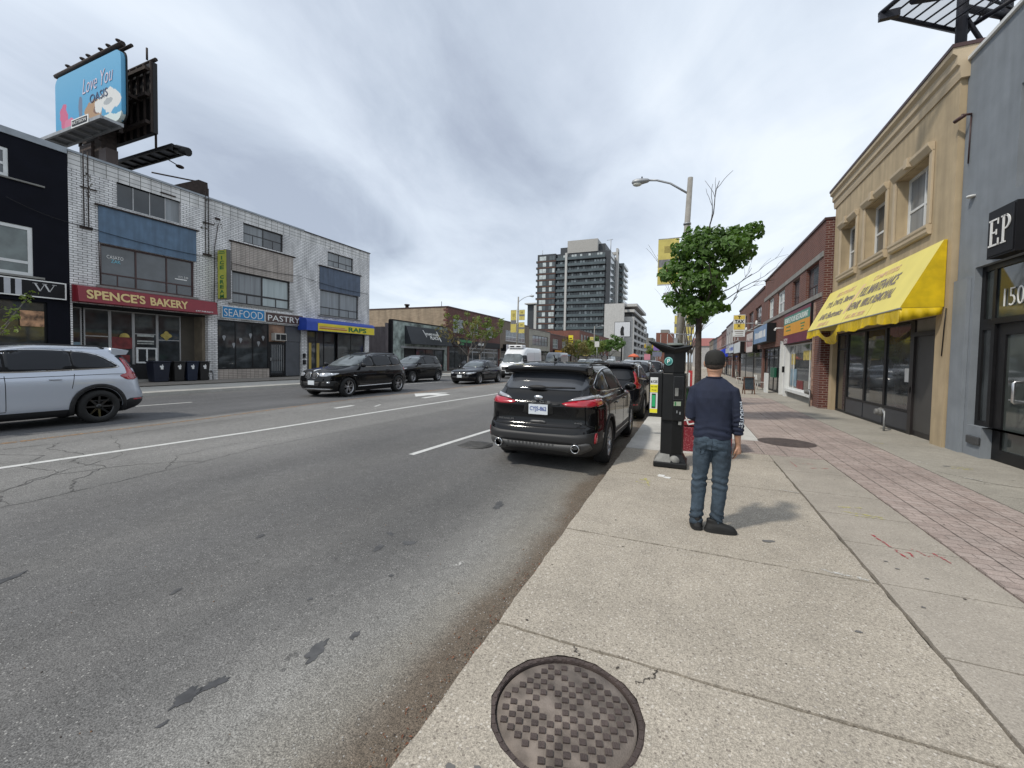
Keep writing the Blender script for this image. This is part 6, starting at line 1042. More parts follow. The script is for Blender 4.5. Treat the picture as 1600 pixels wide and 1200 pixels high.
# ---------------------------------------------------------------- manholes
S = empty('near_manhole', (MH[0], MH[1], SZ), R(17), 'large rusty round manhole cover with raised squares in the foreground pavement', 'manhole cover')
m_iron = M('rusty_iron', (.075, .056, .05), .7, .2, var=.35, scale=7, bump=.4, bscale=120); m_dirt = M('manhole_dirt', (.165, .138, .118), .95, var=.5, scale=9, bump=.3, bscale=150)
FR = MB(); FR.lathe([(.352, -.04), (.368, -.04), (.366, -.006), (.352, -.004), (.335, -.006), (.335, -.04), (.352, -.04)], n=72, smooth=False); b = MB(); b.lathe([(.001, -.018), (.326, -.018), (.334, -.03)], n=64); o = b.build('dirt_bed', m_dirt, S); b = MB()
for k in range(44): a = 2*math.pi*k/44; b.box(-.012, .012, -.009, .009, -.03, -.004, M4=Matrix.Rotation(a, 4, 'Z') @ Matrix.Translation((.344, 0, 0)) ) if 0 else None
rm = random.Random(1)
for i in range(-12, 13):
    for j in range(-12, 13):
        x, y = i*.036, j*.036
        if (i+j) % 2 == 0 and math.hypot(x, y) < .30 and rm.random() > .05: q = .0145; b.box(x-q, x+q, y-q, y+q, -.023, -.010+rm.uniform(-.003, .001))
b.build('cover_plate', m_iron, S, bevel=.0)
for k in range(44): a = 2*math.pi*k/44; FR.box(.338, .357, -.014, .014, -.012, -.002, M4=Matrix.Rotation(a, 4, 'Z'))
FR.build('frame_ring', m_iron, S); b = MB()
for i in range(-9, 10):
    for j in range(-9, 10):
        x, y = i*.036, j*.036
        if (i+j) % 2 and math.hypot(x, y) < .3 and rm.random() < .45: b.ball((x, y, -.024), (.016*rm.uniform(.6, 1.2), .016*rm.uniform(.6, 1.2), .006), sub=1)
tag(b.build('caked_dirt', m_dirt, S), kind='stuff')
bpy.data.objects['near_manhole'].scale = (.97, .97, 1)
S = empty('far_manhole', (1.9, 10.0, SZ), 0, 'dark flat manhole cover set in the brick pavers', 'manhole cover'); b = MB(); b.lathe([(.46, 0), (.46, .006), (.40, .008), (.001, .008)], n=48, smooth=False); b.build('cover', m_iron, S); b = MB(); b.lathe([(.47, .0), (.51, .0), (.51, .004), (.47, .004)], n=40, smooth=False); b.build('frame_ring', m_iron, S)
S = empty('road_drain', (-3.75, 7.1, roadz(-3.75)), 0, 'round cast iron drain cover in the asphalt left of the parked black car', 'drain cover'); m_drain = M('grey_worn_iron', (.075, .073, .07), .7, .1, var=.3, scale=9); b = MB(); b.lathe([(.34, 0), (.34, .006), (.001, .006)], n=40); b.build('cover', m_drain, S); b = MB()
for k in range(9): b.box(-.26, .26, -.24+.06*k, -.215+.06*k, .006, .012)
b.build('ribs', m_drain, S)
# ---------------------------------------------------------------- bins by the bakery
def bin_(name, label, y, col, wd=.56, flip=0):
    S = empty(name, (-23.75, y, .31), 0, label, 'wheelie bin', 'bins outside the bakery'); m = M(name+'_plastic', col, .5); b = MB()
    for A, Bv, z0, z1 in (((.26, wd/2*.8), (.32, wd/2), 0.02, .95),):
        lo = [(-A[0], -A[1]), (A[0], -A[1]), (A[0], A[1]), (-A[0], A[1])]; hi = [(-Bv[0], -Bv[1]), (Bv[0], -Bv[1]), (Bv[0], Bv[1]), (-Bv[0], Bv[1])]; vl = [b.bm.verts.new((*p, z0)) for p in lo]; vh = [b.bm.verts.new((*p, z1)) for p in hi]; b.bm.faces.new(vl[::-1]); b.bm.faces.new(vh)
        for i in range(4): j = (i+1) % 4; b.bm.faces.new((vl[i], vl[j], vh[j], vh[i]))
    b.build('body', m, S, bevel=.02); part(S, 'lid', m, (-.35, .36, -wd/2-.02, wd/2+.02, .955, 1.02), bevel=.02); b = MB()
    for sy in (.8,): b.lathe([(.001, -.03), (.11, -.03), (.11, .03), (.001, .03)], (.1, wd/2, .12), 'y', 16)
    b.build('wheel', m_blackm, S); part(S, 'white_mark', m_wl, (.30, .318, -.09, .06, .72, .80), (.295, .318, -.05, .05, .62, .72), (.30, .318, .0, .03, .80, .86))
bin_('blue_bin', 'dark blue wheelie bin nearest the serving hatch', 11.95, (.006, .009, .022), .72); bin_('black_bin', 'black wheelie bin between the two blue bins', 12.72, (.014, .013, .013), .5); bin_('blue_bin', 'dark blue wheelie bin third from the left outside the bakery', 13.32, (.006, .012, .03), .55); bin_('black_bin', 'black wheelie bin at the right end of the bakery bins', 13.9, (.013, .012, .012), .48)
gm_ = gasmeter('gas_meter', 'small black gas pipes at the foot of the white brick pier by the bakery', 0, 0); o = bpy.data.objects
for q in list(bpy.data.objects):
    if q.get('label', '').startswith('small black gas pipes'): q.location = (XL+.15, 14.6, .31); q.rotation_euler = (0, 0, R(90))
# ---------------------------------------------------------------- traffic lights and far signs
def signal(label, x, y, s):
    t = empty('traffic_light', (x, y, .1), 0, label, 'traffic light', 'traffic lights at the far crossing'); b = MB(); b.tube([(0, 0, 0), (0, 0, 5.6), (s*.6, 0, 6.3), (s*4, 0, 6.5)], .09, 8); b.build('pole', m_galv, t)
    for k in (1.8, 3.8): f = part(t, 'signal_head', M('signal_yellow', (.62, .42, .02), .5), (s*k-.2, s*k+.2, -.12, .12, 5.3, 6.4)); b = MB(); [b.lathe([(.001, 0), (.12, 0), (.12, -.02)], (s*k, -.13, 5.5+i*.35), 'y', 12) for i in range(3)]; b.build('lens', m_dark, f)
signal('traffic light arm reaching in from the left at the far crossing', -13, 122, 1); signal('traffic light arm on the right side of the far crossing', -2, 126, -1)
def flagsign(label, x, y, z0, z1, col, w_=1.2):
    t = empty('hanging_sign', (x, y, 0), 0, label, 'sign'); part(t, 'panel', M('far_sign_%d' % int(y), col, .5), (-w_/2, w_/2, -.05, .05, z0, z1)); b = MB(); b.tube([(0, .06, .1), (0, .06, z1)], .06, 6); b.build('post', m_galv, t)
flagsign('white square sign on a post over the distant left trees', -17.0, 84, 4.4, 5.5, (.55, .55, .52), .9); flagsign('pink white round-ish sign among the distant traffic', -5.2, 60, 1.9, 2.7, (.5, .2, .25), .8); flagsign('purple and blue sign panel hung at the far crossing', -7.5, 118, 4.6, 6.0, (.2, .12, .35), 2.4); flagsign('grey board below the purple sign at the crossing', -7.2, 110, 2.9, 4.1, (.14, .15, .2), 2.2)
S = empty('orange_patio_umbrella', (-13.8, 118, .2), 0, 'orange red canopy beside the far left trees', 'canopy'); b = MB(); b.lathe([(1.7, 2.5), (1.1, 3.1), (.1, 3.5)], n=12); b.tube([(0, 0, 0), (0, 0, 3.4)], .1, 6); b.build('canopy', M('orange_canvas', (.6, .13, .06), .6), S)
# ======================================================= VEHICLES
def paint(name, col, metal=0, rough=.3, coat=1): return M(name, col, rough, metal, var=0, coat=coat, croughn=.07, spec=.05 if max(col) < .02 else .5)
p_black = paint('car_paint_black', (.003, .003, .0035), 0, .5, .8); p_black2 = paint('car_paint_black_blue', (.004, .0045, .007), 0, .5, .8); p_silver = paint('car_paint_silver', (.50, .54, .61), .45, .4); p_whitec = paint('van_paint_white', (.66, .67, .68), 0, .35); p_grey = paint('car_paint_grey', (.09, .10, .11), .4, .35)
m_clad = M('black_cladding', (.014, .014, .015), .6, var=.1); m_cgl = glassM('car_glass', (.005, .007, .011), .3, .02, spec=.4); m_wsh = glassM('windscreen_glass', (.07, .085, .09), .5, .02, scale=2.5, spec=1); m_tyre = M('tyre_rubber', (.014, .014, .014), .85, var=.2); m_rim = M('alloy_rim', (.42, .42, .43), .35, .8, var=.05); m_rimd = M('black_alloy_rim', (.012, .012, .013), .3, .3, coat=.6); m_chr = M('chrome', (.6, .6, .6), .18, 1, var=0); m_red = M('tail_lamp_red', (.34, .010, .022), .18, coat=1, var=.2, scale=9); m_clr = M('clear_lamp', (.36, .36, .38), .2, .3, coat=1, var=.15, scale=12); m_seam = M('panel_gap', (.003, .003, .003), .9, var=0); m_plate = M('plate_white', (.62, .66, .70), .4, var=.04); m_pblue = M('plate_blue', (.02, .06, .28), .4); m_gm = M('skid_plate_grey', (.10, .10, .10), .5, .3); m_wellb = M('wheel_well', (.006, .006, .006), .95, var=0); m_hl = M('headlamp', (.45, .47, .50), .1, .4, coat=1, var=.4, scale=9)
def pch(rows, n):
    """monotone cubic through the rows"""
    m = len(rows); k = len(rows[0]); out_ = []
    sl = [[rows[i+1][j]-rows[i][j] for j in range(k)] for i in range(m-1)]; d = [[0]*k for _ in range(m)]
    for j in range(k):
        d[0][j] = sl[0][j]; d[-1][j] = sl[-1][j]
        for i in range(1, m-1): a, c = sl[i-1][j], sl[i][j]; d[i][j] = 0 if a*c <= 0 else 2*a*c/(a+c)
    for i in range(m-1):
        for q in range(n):
            t = q/n; h00 = 2*t**3-3*t*t+1; h10 = t**3-2*t*t+t; h01 = -2*t**3+3*t*t; h11 = t**3-t*t
            out_.append([h00*rows[i][j]+h10*d[i][j]+h01*rows[i+1][j]+h11*d[i+1][j] for j in range(k)])
    out_.append(rows[-1]); return out_
def carbody(rows, wb, wr, arch, hw, clad, mats, nseg=4, N=88):
    bm = bmesh.new(); rings = []
    for z, xf, xr, w_, nf, nr in pch(rows, nseg):
        if len(rows) > 14 or N: nf = nf+(1.2 if z < 1.08 else 1.2+min(1.6, (z-1.08)*12))
        xm = (xf+xr)/2 if True else 0; ring = []
        for k in range(N):
            a = 2*math.pi*(k+.5)/N; c, s = math.cos(a), math.sin(a); n_ = nf if c > 0 else nr
            x = xm+(xf-xm if c > 0 else xm-xr)*math.copysign(abs(c)**(2/n_), c); y = w_*math.copysign(abs(s)**(2/n_), s); ring.append(bm.verts.new((x, y, z)))
        rings.append(ring)
    for a, b_ in zip(rings, rings[1:]):
        for k in range(N):
            f = bm.faces.new((a[k], a[(k+1) % N], b_[(k+1) % N], b_[k])); f.smooth = True; zc = (a[k].co.z+b_[k].co.z)/2; f.material_index = 1 if zc < clad else 0
    f = bm.faces.new(rings[0][::-1]); f.material_index = 1; bm.faces.new(rings[-1]); bmesh.ops.recalc_face_normals(bm, faces=bm.faces)
    me = bpy.data.meshes.new('b'); bm.to_mesh(me); bm.free(); ob = bpy.data.objects.new('b', me); COL.objects.link(ob)
    for m in mats: me.materials.append(m)
    c = MB()
    for x in (-wb/2, wb/2):
        for s in (-1, 1): c.lathe([(arch, s*(hw-.36)), (arch, s*(hw+.2))], (x, 0, wr), 'y', 40, mi=2, smooth=False)
    co = c.build('c', list(mats)+[]); md = ob.modifiers.new('b', 'BOOLEAN'); md.object = co; md.operation = 'DIFFERENCE'; md.solver = 'EXACT'
    dg = bpy.context.evaluated_depsgraph_get(); me2 = bpy.data.meshes.new_from_object(ob.evaluated_get(dg)); bpy.data.objects.remove(ob); bpy.data.objects.remove(co)
    bmv = bmesh.new(); bmv.from_mesh(me2); tree = BVHTree.FromBMesh(bmv); bmv.free(); return me2, tree
def inpoly(p, poly):
    r_ = False; n = len(poly)
    for i in range(n):
        a, b_ = poly[i], poly[(i+1) % n]
        if (a[1] > p[1]) != (b_[1] > p[1]) and p[0] < (b_[0]-a[0])*(p[1]-a[1])/(b_[1]-a[1])+a[0]: r_ = not r_
    return r_
def chaik(poly, n=2, f=.22):
    for _ in range(n):
        q = []
        for i in range(len(poly)): a, b_ = poly[i], poly[(i+1) % len(poly)]; q += [(a[0]*(1-f)+b_[0]*f, a[1]*(1-f)+b_[1]*f), (a[0]*f+b_[0]*(1-f), a[1]*f+b_[1]*(1-f))]
        poly = q
    return poly
def inset(poly, d):
    n = len(poly); A = sum(poly[i][0]*poly[(i+1) % n][1]-poly[(i+1) % n][0]*poly[i][1] for i in range(n)); s = 1 if A > 0 else -1; out_ = []
    for i in range(n):
        a, b_, c = poly[i-1], poly[i], poly[(i+1) % n]; e1 = Vector((b_[0]-a[0], b_[1]-a[1])); e2 = Vector((c[0]-b_[0], c[1]-b_[1]))
        if e1.length < 1e-9 or e2.length < 1e-9: out_.append(b_); continue
        e1.normalize(); e2.normalize(); n1 = Vector((-e1.y, e1.x))*s; n2 = Vector((-e2.y, e2.x))*s; m_ = n1+n2
        m_ = m_/max(.5, m_.length_squared/2) if m_.length > .1 else n1; out_.append((b_[0]+m_.x*d, b_[1]+m_.y*d))
    return out_
VW = {'L': (lambda p: Vector((p[0], 3, p[1])), Vector((0, -1, 0))), 'R': (lambda p: Vector((p[0], -3, p[1])), Vector((0, 1, 0))), 'B': (lambda p: Vector((-6, p[0], p[1])), Vector((1, 0, 0))), 'F': (lambda p: Vector((6, p[0], p[1])), Vector((-1, 0, 0))), 'T': (lambda p: Vector((p[0], p[1], 5)), Vector((0, 0, -1)))}
def decal(tree, poly, view, mat, name, par, off=.004, grid=.07, thick=.02, rnd=2, f=.22):
    if rnd: poly = chaik(poly, rnd, f)
    P = []
    for i in range(len(poly)):
        a, b_ = Vector(poly[i]), Vector(poly[(i+1) % len(poly)]); m = max(1, int((b_-a).length/grid))
        for k in range(m): P.append(a.lerp(b_, k/m))
    nb = len(P); x0 = min(p.x for p in P); x1 = max(p.x for p in P); z0 = min(p.y for p in P); z1 = max(p.y for p in P); V = list(P)
    x = x0+grid/2
    while x < x1:
        z = z0+grid/2
        while z < z1:
            if inpoly((x, z), P) and min((Vector((x, z))-q).length for q in P) > grid*.35: V.append(Vector((x, z)))
            z += grid
        x += grid
    r_ = delaunay_2d_cdt(V, [(i, (i+1) % nb) for i in range(nb)], [], 1, 1e-6); of, d = VW[view]; bm = bmesh.new(); bv = []; inn = {}
    for v in r_[0]:
        o = of(v); h = tree.ray_cast(o, d)
        if h[0] is None: h = tree.find_nearest(o+d*3)
        n_ = h[1]; n_ = -n_ if n_.dot(d) > 0 else n_
        n_ = (n_-d*.5).normalized(); bv.append((bm.verts.new(h[0]+n_*off), n_))
    for fc in r_[2]:
        c = sum((r_[0][i] for i in fc), Vector((0, 0)))/len(fc)
        if inpoly(c, P):
            try: q = bm.faces.new([bv[i][0] for i in fc]); q.smooth = True
            except ValueError: pass
    nm = {v: n_ for v, n_ in bv}; be = [e for e in bm.edges if len(e.link_faces) == 1]; dn = {}
    for e in be:
        for v in e.verts:
            if v not in dn: dn[v] = bm.verts.new(v.co-nm[v]*thick)
        a, b_ = e.verts; bm.faces.new((a, b_, dn[b_], dn[a]))
    bmesh.ops.recalc_face_normals(bm, faces=bm.faces); 
    me = bpy.data.meshes.new(name); bm.to_mesh(me); bm.free(); me.materials.append(mat); ob = bpy.data.objects.new(name, me); COL.objects.link(ob); ob.parent = par; return ob
def band(pts, w_):
    L_, R_ = [], []
    for i, p in enumerate(pts):
        a = Vector(pts[max(0, i-1)]); b_ = Vector(pts[min(len(pts)-1, i+1)]); d = (b_-a).normalized(); n_ = Vector((-d.y, d.x))*w_/2; L_.append((p[0]+n_.x, p[1]+n_.y)); R_.append((p[0]-n_.x, p[1]-n_.y))
    return L_+R_[::-1]
def mir(poly): return [(-a, b_) for a, b_ in poly]
def wheel(par, x, y, r, wd, style, s):
    T = empty('wheel', (x, y, r)); T.parent = par; b = MB(); h = wd/2; b.lathe([(r*.66, -h), (r*.80, -h*1.06), (r*.95, -h*.92), (r, -h*.6), (r, h*.6), (r*.95, h*.92), (r*.80, h*1.06), (r*.66, h), (r*.64, 0), (r*.66, -h)], (0, 0, 0), 'y', 36); b.build('tyre', m_tyre, T)
    n, m, wk = {'edge': (10, m_rim, .028), 'dark': (8, m_rimd, .035), 'bmw': (10, m_rim, .022), 'kia': (10, m_rim, .03), 'plain': (7, m_rim, .04)}[style]; b = MB(); rr_ = r*.67
    b.lathe([(rr_, s*h*.9), (rr_*.95, s*h*.92), (rr_*.92, s*h*.5), (rr_*.92, -s*h*.8)], (0, 0, 0), 'y', 36, cap=False); b.lathe([(.001, s*h*.55), (.05, s*h*.6), (.06, s*h*.3)], (0, 0, 0), 'y', 20)
    for k in range(n):
        a = 2*math.pi*k/n+(.12 if style == 'bmw' and k % 2 else -.12 if style == 'bmw' else 0)
        b.prism([(.035, -wk), (rr_*.94, -wk*.55), (rr_*.94, wk*.55), (.035, wk)], 'z', -.012, .012) if 0 else None
        mt = Matrix.Rotation(a, 4, 'Y'); q = [Vector((.03, s*h*.50, -wk*.7)), Vector((rr_*.94, s*h*.78, -wk*.45)), Vector((rr_*.94, s*h*.78, wk*.45)), Vector((.03, s*h*.50, wk*.7))]; q2 = [v-Vector((0, s*.05, 0)) for v in q]; A = [b.bm.verts.new(mt @ v) for v in q]; Bv = [b.bm.verts.new(mt @ v) for v in q2]; b.bm.faces.new(A); b.bm.faces.new(Bv[::-1])
        for i in range(4): j = (i+1) % 4; b.bm.faces.new((A[i], Bv[i], Bv[j], A[j]))
    b.build('rim', m, T); b = MB(); b.lathe([(.001, s*h*.05), (rr_*.9, s*h*.05)], (0, 0, 0), 'y', 24); b.build('brake_disc', m_wellb, T)
def vehicle(name, label, sp, loc, rz, cat='car', group=None):
    T = empty(name, loc, rz, label, cat, group); me, tree = carbody(sp['rows'], sp['wb'], sp['wr'], sp['arch'], sp['hw'], sp['clad'], [sp['paint'], m_clad if not sp.get('cladpaint') else sp['paint'], m_wellb]); ob = bpy.data.objects.new('body', me); COL.objects.link(ob); ob.parent = T; me.name = 'body'
    for x in (-sp['wb']/2, sp['wb']/2):
        for s in (-1, 1): wheel(T, x, s*(sp['hw']-.13), sp['wr'], .235, sp.get('wheel', 'plain'), s)
    for V in ('L', 'R'):
        for poly in sp.get('frames', []):
            pc = chaik(poly, 2); decal(tree, pc, V, sp.get('framem', m_chr), 'window_trim', T, .003, rnd=0); decal(tree, inset(pc, sp.get('fw', .02)), V, m_seam, 'window_seal', T, .0055, rnd=0)
        for k, poly in enumerate(sp['sidewin']): decal(tree, poly, V, sp.get('sideglass', m_cgl), 'side_window', T, .009, rnd=sp.get('wrnd', 2), f=.14)
        for pts in sp.get('seams', []): decal(tree, band(pts, .010), V, m_seam, 'door_gap', T, .0025, grid=.08, rnd=0)
        for pts in sp.get('trims', []): decal(tree, band(pts[1:], pts[0]), V, sp.get('trimm', m_chr), 'trim_strip', T, .006, grid=.08, rnd=0)
        if sp.get('archclad'):
            for x in (-sp['wb']/2, sp['wb']/2):
                r0, r1 = sp['arch']+.006, sp['arch']+sp['archclad']; aa = [R(q) for q in range(-16, 197, 6)]; poly = [(x+r1*math.cos(a), sp['wr']+r1*math.sin(a)) for a in aa]+[(x+r0*math.cos(a), sp['wr']+r0*math.sin(a)) for a in aa[::-1]]; decal(tree, poly, V, m_clad, 'arch_cladding', T, .016, grid=.045, rnd=0, thick=.03)
        for x, z in sp.get('handles', []):
            f_, d = VW[V]; h = tree.ray_cast(f_((x, z)), d)
            if h[0]: b = MB(); s = 1 if V == 'L' else -1; y = h[0].y; b.box(x-.095, x+.095, y-.01, y+s*.035, z-.014, z+.014); b.build('door_handle', sp.get('handlem', sp['paint']), T, bevel=.010)
        if 'mirror' in sp:
            x, z = sp['mirror']; s = 1 if V == 'L' else -1; y = s*sp.get('mirw', sp['hw']-.05); b = MB(); b.ball((x, y+s*.10, z), (.075, .125, .085)); b.box(x-.03, x+.04, y-s*.08, y+s*.03, z-.07, z-.03); b.build('wing_mirror', sp.get('mirm', sp['paint']), T)
        for nm, m, view, poly, off in sp.get('lamps', []):
            pl_ = poly if view in 'S' else (poly if V == 'L' else mir(poly)); decal(tree, pl_, V if view == 'S' else view, m, nm, T, off, grid=.05, rnd=1, f=.15)
        if 'rail' in sp:
            x0, x1, z, y = sp['rail']; s = 1 if V == 'L' else -1; b = MB(); P_ = [(x0, s*y, z-.05), (x0+.12, s*y, z), ((x0+x1)/2, s*y, z+.015), (x1-.15, s*y, z), (x1, s*y, z-.05)]; b.tube(P_, .018, 6); b.build('roof_rail', sp.get('railm', m_clad), T)
        if 'exhaust' in sp:
            x, y, z, r_ = sp['exhaust']; s = 1 if V == 'L' else -1; b = MB(); b.lathe([(r_*.82, .02), (r_*.86, -.01), (r_, -.015), (r_*1.1, .0), (r_*1.1, .12), (r_*.82, .12), (r_*.82, .02)], (x, s*y, z), 'x', 24); o = b.build('exhaust', m_chr, T); b = MB(); b.lathe([(.001, .06), (r_*.84, .06)], (x, s*y, z), 'x', 18); b.build('exhaust_bore', m_seam, T)
    for nm, m, view, poly, off, rn in sp.get('single', []): decal(tree, poly, view, m, nm, T, off, grid=.06, rnd=rn, f=.15)
    if 'plate' in sp:
        view, y, z, txt = sp['plate']; f_, d = VW[view]; h = tree.ray_cast(f_((y, z)), d); x = h[0].x; s = -1 if view == 'B' else 1; f = part(T, 'number_plate', m_plate, (x+s*.005, x+s*.02, y-.155, y+.155, z-.078, z+.078))
        if txt: letters(f, txt, (x+s*.021, y+.135 if view == 'B' else y-.135, z-.04), (0, -1 if view == 'B' else 1, 0), (0, 0, 1), .27, .085, m_pblue, depth=.003, offset=.01)
    if 'spoiler' in sp:
        x0, x1, z, wy = sp['spoiler']; b = MB(); n = 12; 
        ring = []
        for k in range(n+1):
            y = -wy+2*wy*k/n; e_ = abs(y/wy)**4; ring.append([b.bm.verts.new(q) for q in ((x1, y, z+.045-.02*e_), (x0+.06*e_, y, z+.005-.03*e_), (x0+.05+.06*e_, y, z-.085-.03*e_), (x1+.0, y, z-.13))])
        for a, c in zip(ring, ring[1:]):
            for i in range(4): j = (i+1) % 4; b.bm.faces.new((a[i], c[i], c[j], a[j])).smooth = True
        b.bm.faces.new(ring[0]); b.bm.faces.new(ring[-1][::-1]); b.build('spoiler', sp['paint'], T)
    return T, tree
rot = lambda p, a: [(x, z) for x, z in p]
# --- parked black SUV seen from behind
EDGE = dict(wb=2.85, wr=.37, arch=.42, hw=.965, clad=.50, paint=p_black, wheel='edge', archclad=.045,
    rows=[(.20, 2.20, -2.14, .84, 3, 7), (.27, 2.33, -2.30, .92, 3, 7), (.40, 2.375, -2.43, .955, 3, 7), (.55, 2.375, -2.46, .965, 3, 7), (.66, 2.36, -2.44, .965, 3, 7), (.74, 2.34, -2.37, .965, 3, 7), (.90, 2.28, -2.36, .96, 3, 7), (1.0, 2.10, -2.37, .95, 3, 7), (1.06, 1.75, -2.35, .93, 3, 7), (1.11, 1.35, -2.30, .90, 3, 7), (1.16, 1.05, -2.24, .865, 3.2, 6.5), (1.26, .85, -2.16, .82, 3.4, 6), (1.42, .55, -2.03, .755, 3.5, 6), (1.54, .25, -1.95, .70, 3.6, 5.5), (1.61, .02, -1.90, .64, 3.6, 5.5), (1.65, -.25, -1.78, .56, 3.4, 4.5), (1.675, -.5, -1.5, .42, 3, 4), (1.687, -.8, -1.25, .22, 2.6, 3)],
    frames=[[(1.0, 1.15), (.42, 1.53), (-.1, 1.59), (-.9, 1.58), (-1.5, 1.50), (-1.95, 1.30), (-1.75, 1.20)]], fw=.012,
    sidewin=[[(.86, 1.18), (.40, 1.50), (.12, 1.55), (.02, 1.555), (.02, 1.17)], [(-.02, 1.175), (-.02, 1.555), (-.5, 1.56), (-.98, 1.54), (-1.0, 1.20)], [(-1.05, 1.21), (-1.02, 1.53), (-1.45, 1.48), (-1.85, 1.30), (-1.70, 1.22)]],
    seams=[[(1.0, .40), (1.02, .9), (.98, 1.12)], [(0, .42), (0, 1.12)], [(-.98, .78), (-1.02, 1.13)], [(0, .42), (.98, .40)], [(0, .42), (-.9, .42)], [(-2.0, 1.0), (-1.8, .92)]], handles=[(-.82, .98), (.18, .98)], trims=[(.03, (-.85, .43), (.95, .40))], trimm=m_chr,
    mirror=(.72, 1.17), mirw=.90,
    lamps=[('tail_lamp', m_red, 'B', [(.865, 1.12), (.865, 1.01), (.46, 1.01), (.36, 1.05), (.46, 1.075), (.62, 1.10)], .010), ('lamp_clear_top', m_clr, 'B', [(.85, 1.128), (.62, 1.108), (.44, 1.08), (.56, 1.14), (.83, 1.18)], .012), ('tail_lamp_side', m_red, 'S', [(-2.16, 1.01), (-1.92, 1.03), (-1.86, 1.11), (-2.14, 1.125)], .008), ('lamp_clear_side', m_clr, 'S', [(-2.12, 1.13), (-1.88, 1.115), (-1.74, 1.14), (-2.0, 1.175)], .009), ('reflector', m_red, 'B', [(.885, .47), (.85, .46), (.865, .62), (.89, .62)], .012), ('body_crease', m_seam, 'B', band([(.86, .70), (.55, .80), (.42, .98)], .006), .003)],
    single=[('rear_window', glassM('rear_glass_grey', (.035, .04, .05), .3, .03, scale=.8), 'B', [(-.86, 1.235), (.86, 1.235), (.70, 1.55), (-.70, 1.55)], .006, 1), ('lamp_band', m_clad, 'B', [(-.34, 1.02), (.34, 1.02), (.34, 1.045), (-.34, 1.045)], .005, 0), ('plate_recess', m_seam, 'B', [(-.26, .86), (.26, .86), (.22, 1.03), (-.22, 1.03)], .003, 1), ('tailgate_panel_gap', m_seam, 'B', band([(-.82, 1.0), (-.74, .70), (0, .685), (.74, .70), (.82, 1.0)], .009), .003, 0), ('bumper', M('bumper_grey_black', (.022, .022, .023), .55), 'B', [(-.93, .64), (-.93, .46), (.93, .46), (.93, .64), (.6, .60), (0, .59), (-.6, .60)], .008, 0), ('skid_plate', m_gm, 'B', [(-.80, .49), (-.84, .38), (-.62, .28), (-.42, .34), (.42, .34), (.62, .28), (.84, .38), (.80, .49), (.52, .44), (-.52, .44)], .014, 1), ('bumper_lower', m_clad, 'B', [(-.55, .40), (-.5, .25), (.5, .25), (.55, .40)], .012, 0), ('tailgate_grip', m_gm, 'B', [(-.14, .735), (.14, .735), (.11, .775), (-.11, .775)], .014, 1)],
    plate=('B', .0, .945, 'CYJS-862'), spoiler=(-2.16, -1.72, 1.60, .70), rail=(-1.55, .35, 1.655, .60), railm=m_clad, exhaust=(-2.475, .62, .40, .062))
vc = empty  # alias kept short
E1, tr = vehicle('parked_suv', 'glossy black SUV parked at the right kerb with its tail facing the camera', EDGE, (-2.12, 8.46, roadz(-2.1)), R(90))
b = MB(); b.tube([(-2.20, .0, 1.275), (-2.17, -.28, 1.285), (-2.14, -.52, 1.28)], .012, 6); b.ball((-2.20, .08, 1.275), (.03, .16, .035)); b.build('rear_wiper', m_clad, E1)
b = MB(); b.lathe([(.001, -.012), (.055, -.01), (.06, .01)], (-2.375, 0, 1.13), 'x', 24)
for v in b.bm.verts: v.co.y *= 1.35; v.co.z = 1.13+(v.co.z-1.13)*.62
b.build('maker_badge', m_chr, E1); letters(E1, 'EDGE', (-2.388, .20, 1.05), (0, -1, 0), (0, 0, 1), .40, .035, m_chr, depth=.006, spacing=1.8); letters(E1, 'TITANIUM', (-2.385, .66, .76), (0, -1, 0), (0, 0, 1), .26, .028, m_chr, depth=.004); letters(E1, 'AWD', (-2.385, -.58, .76), (0, -1, 0), (0, 0, 1), .12, .026, m_chr, depth=.004)
b = MB(); b.tube([(-1.5, 0, 1.70), (-1.62, 0, 1.80)], .01, 5); b.ball((-1.5, 0, 1.72), (.07, .03, .03)); b.build('antenna', m_clad, E1)
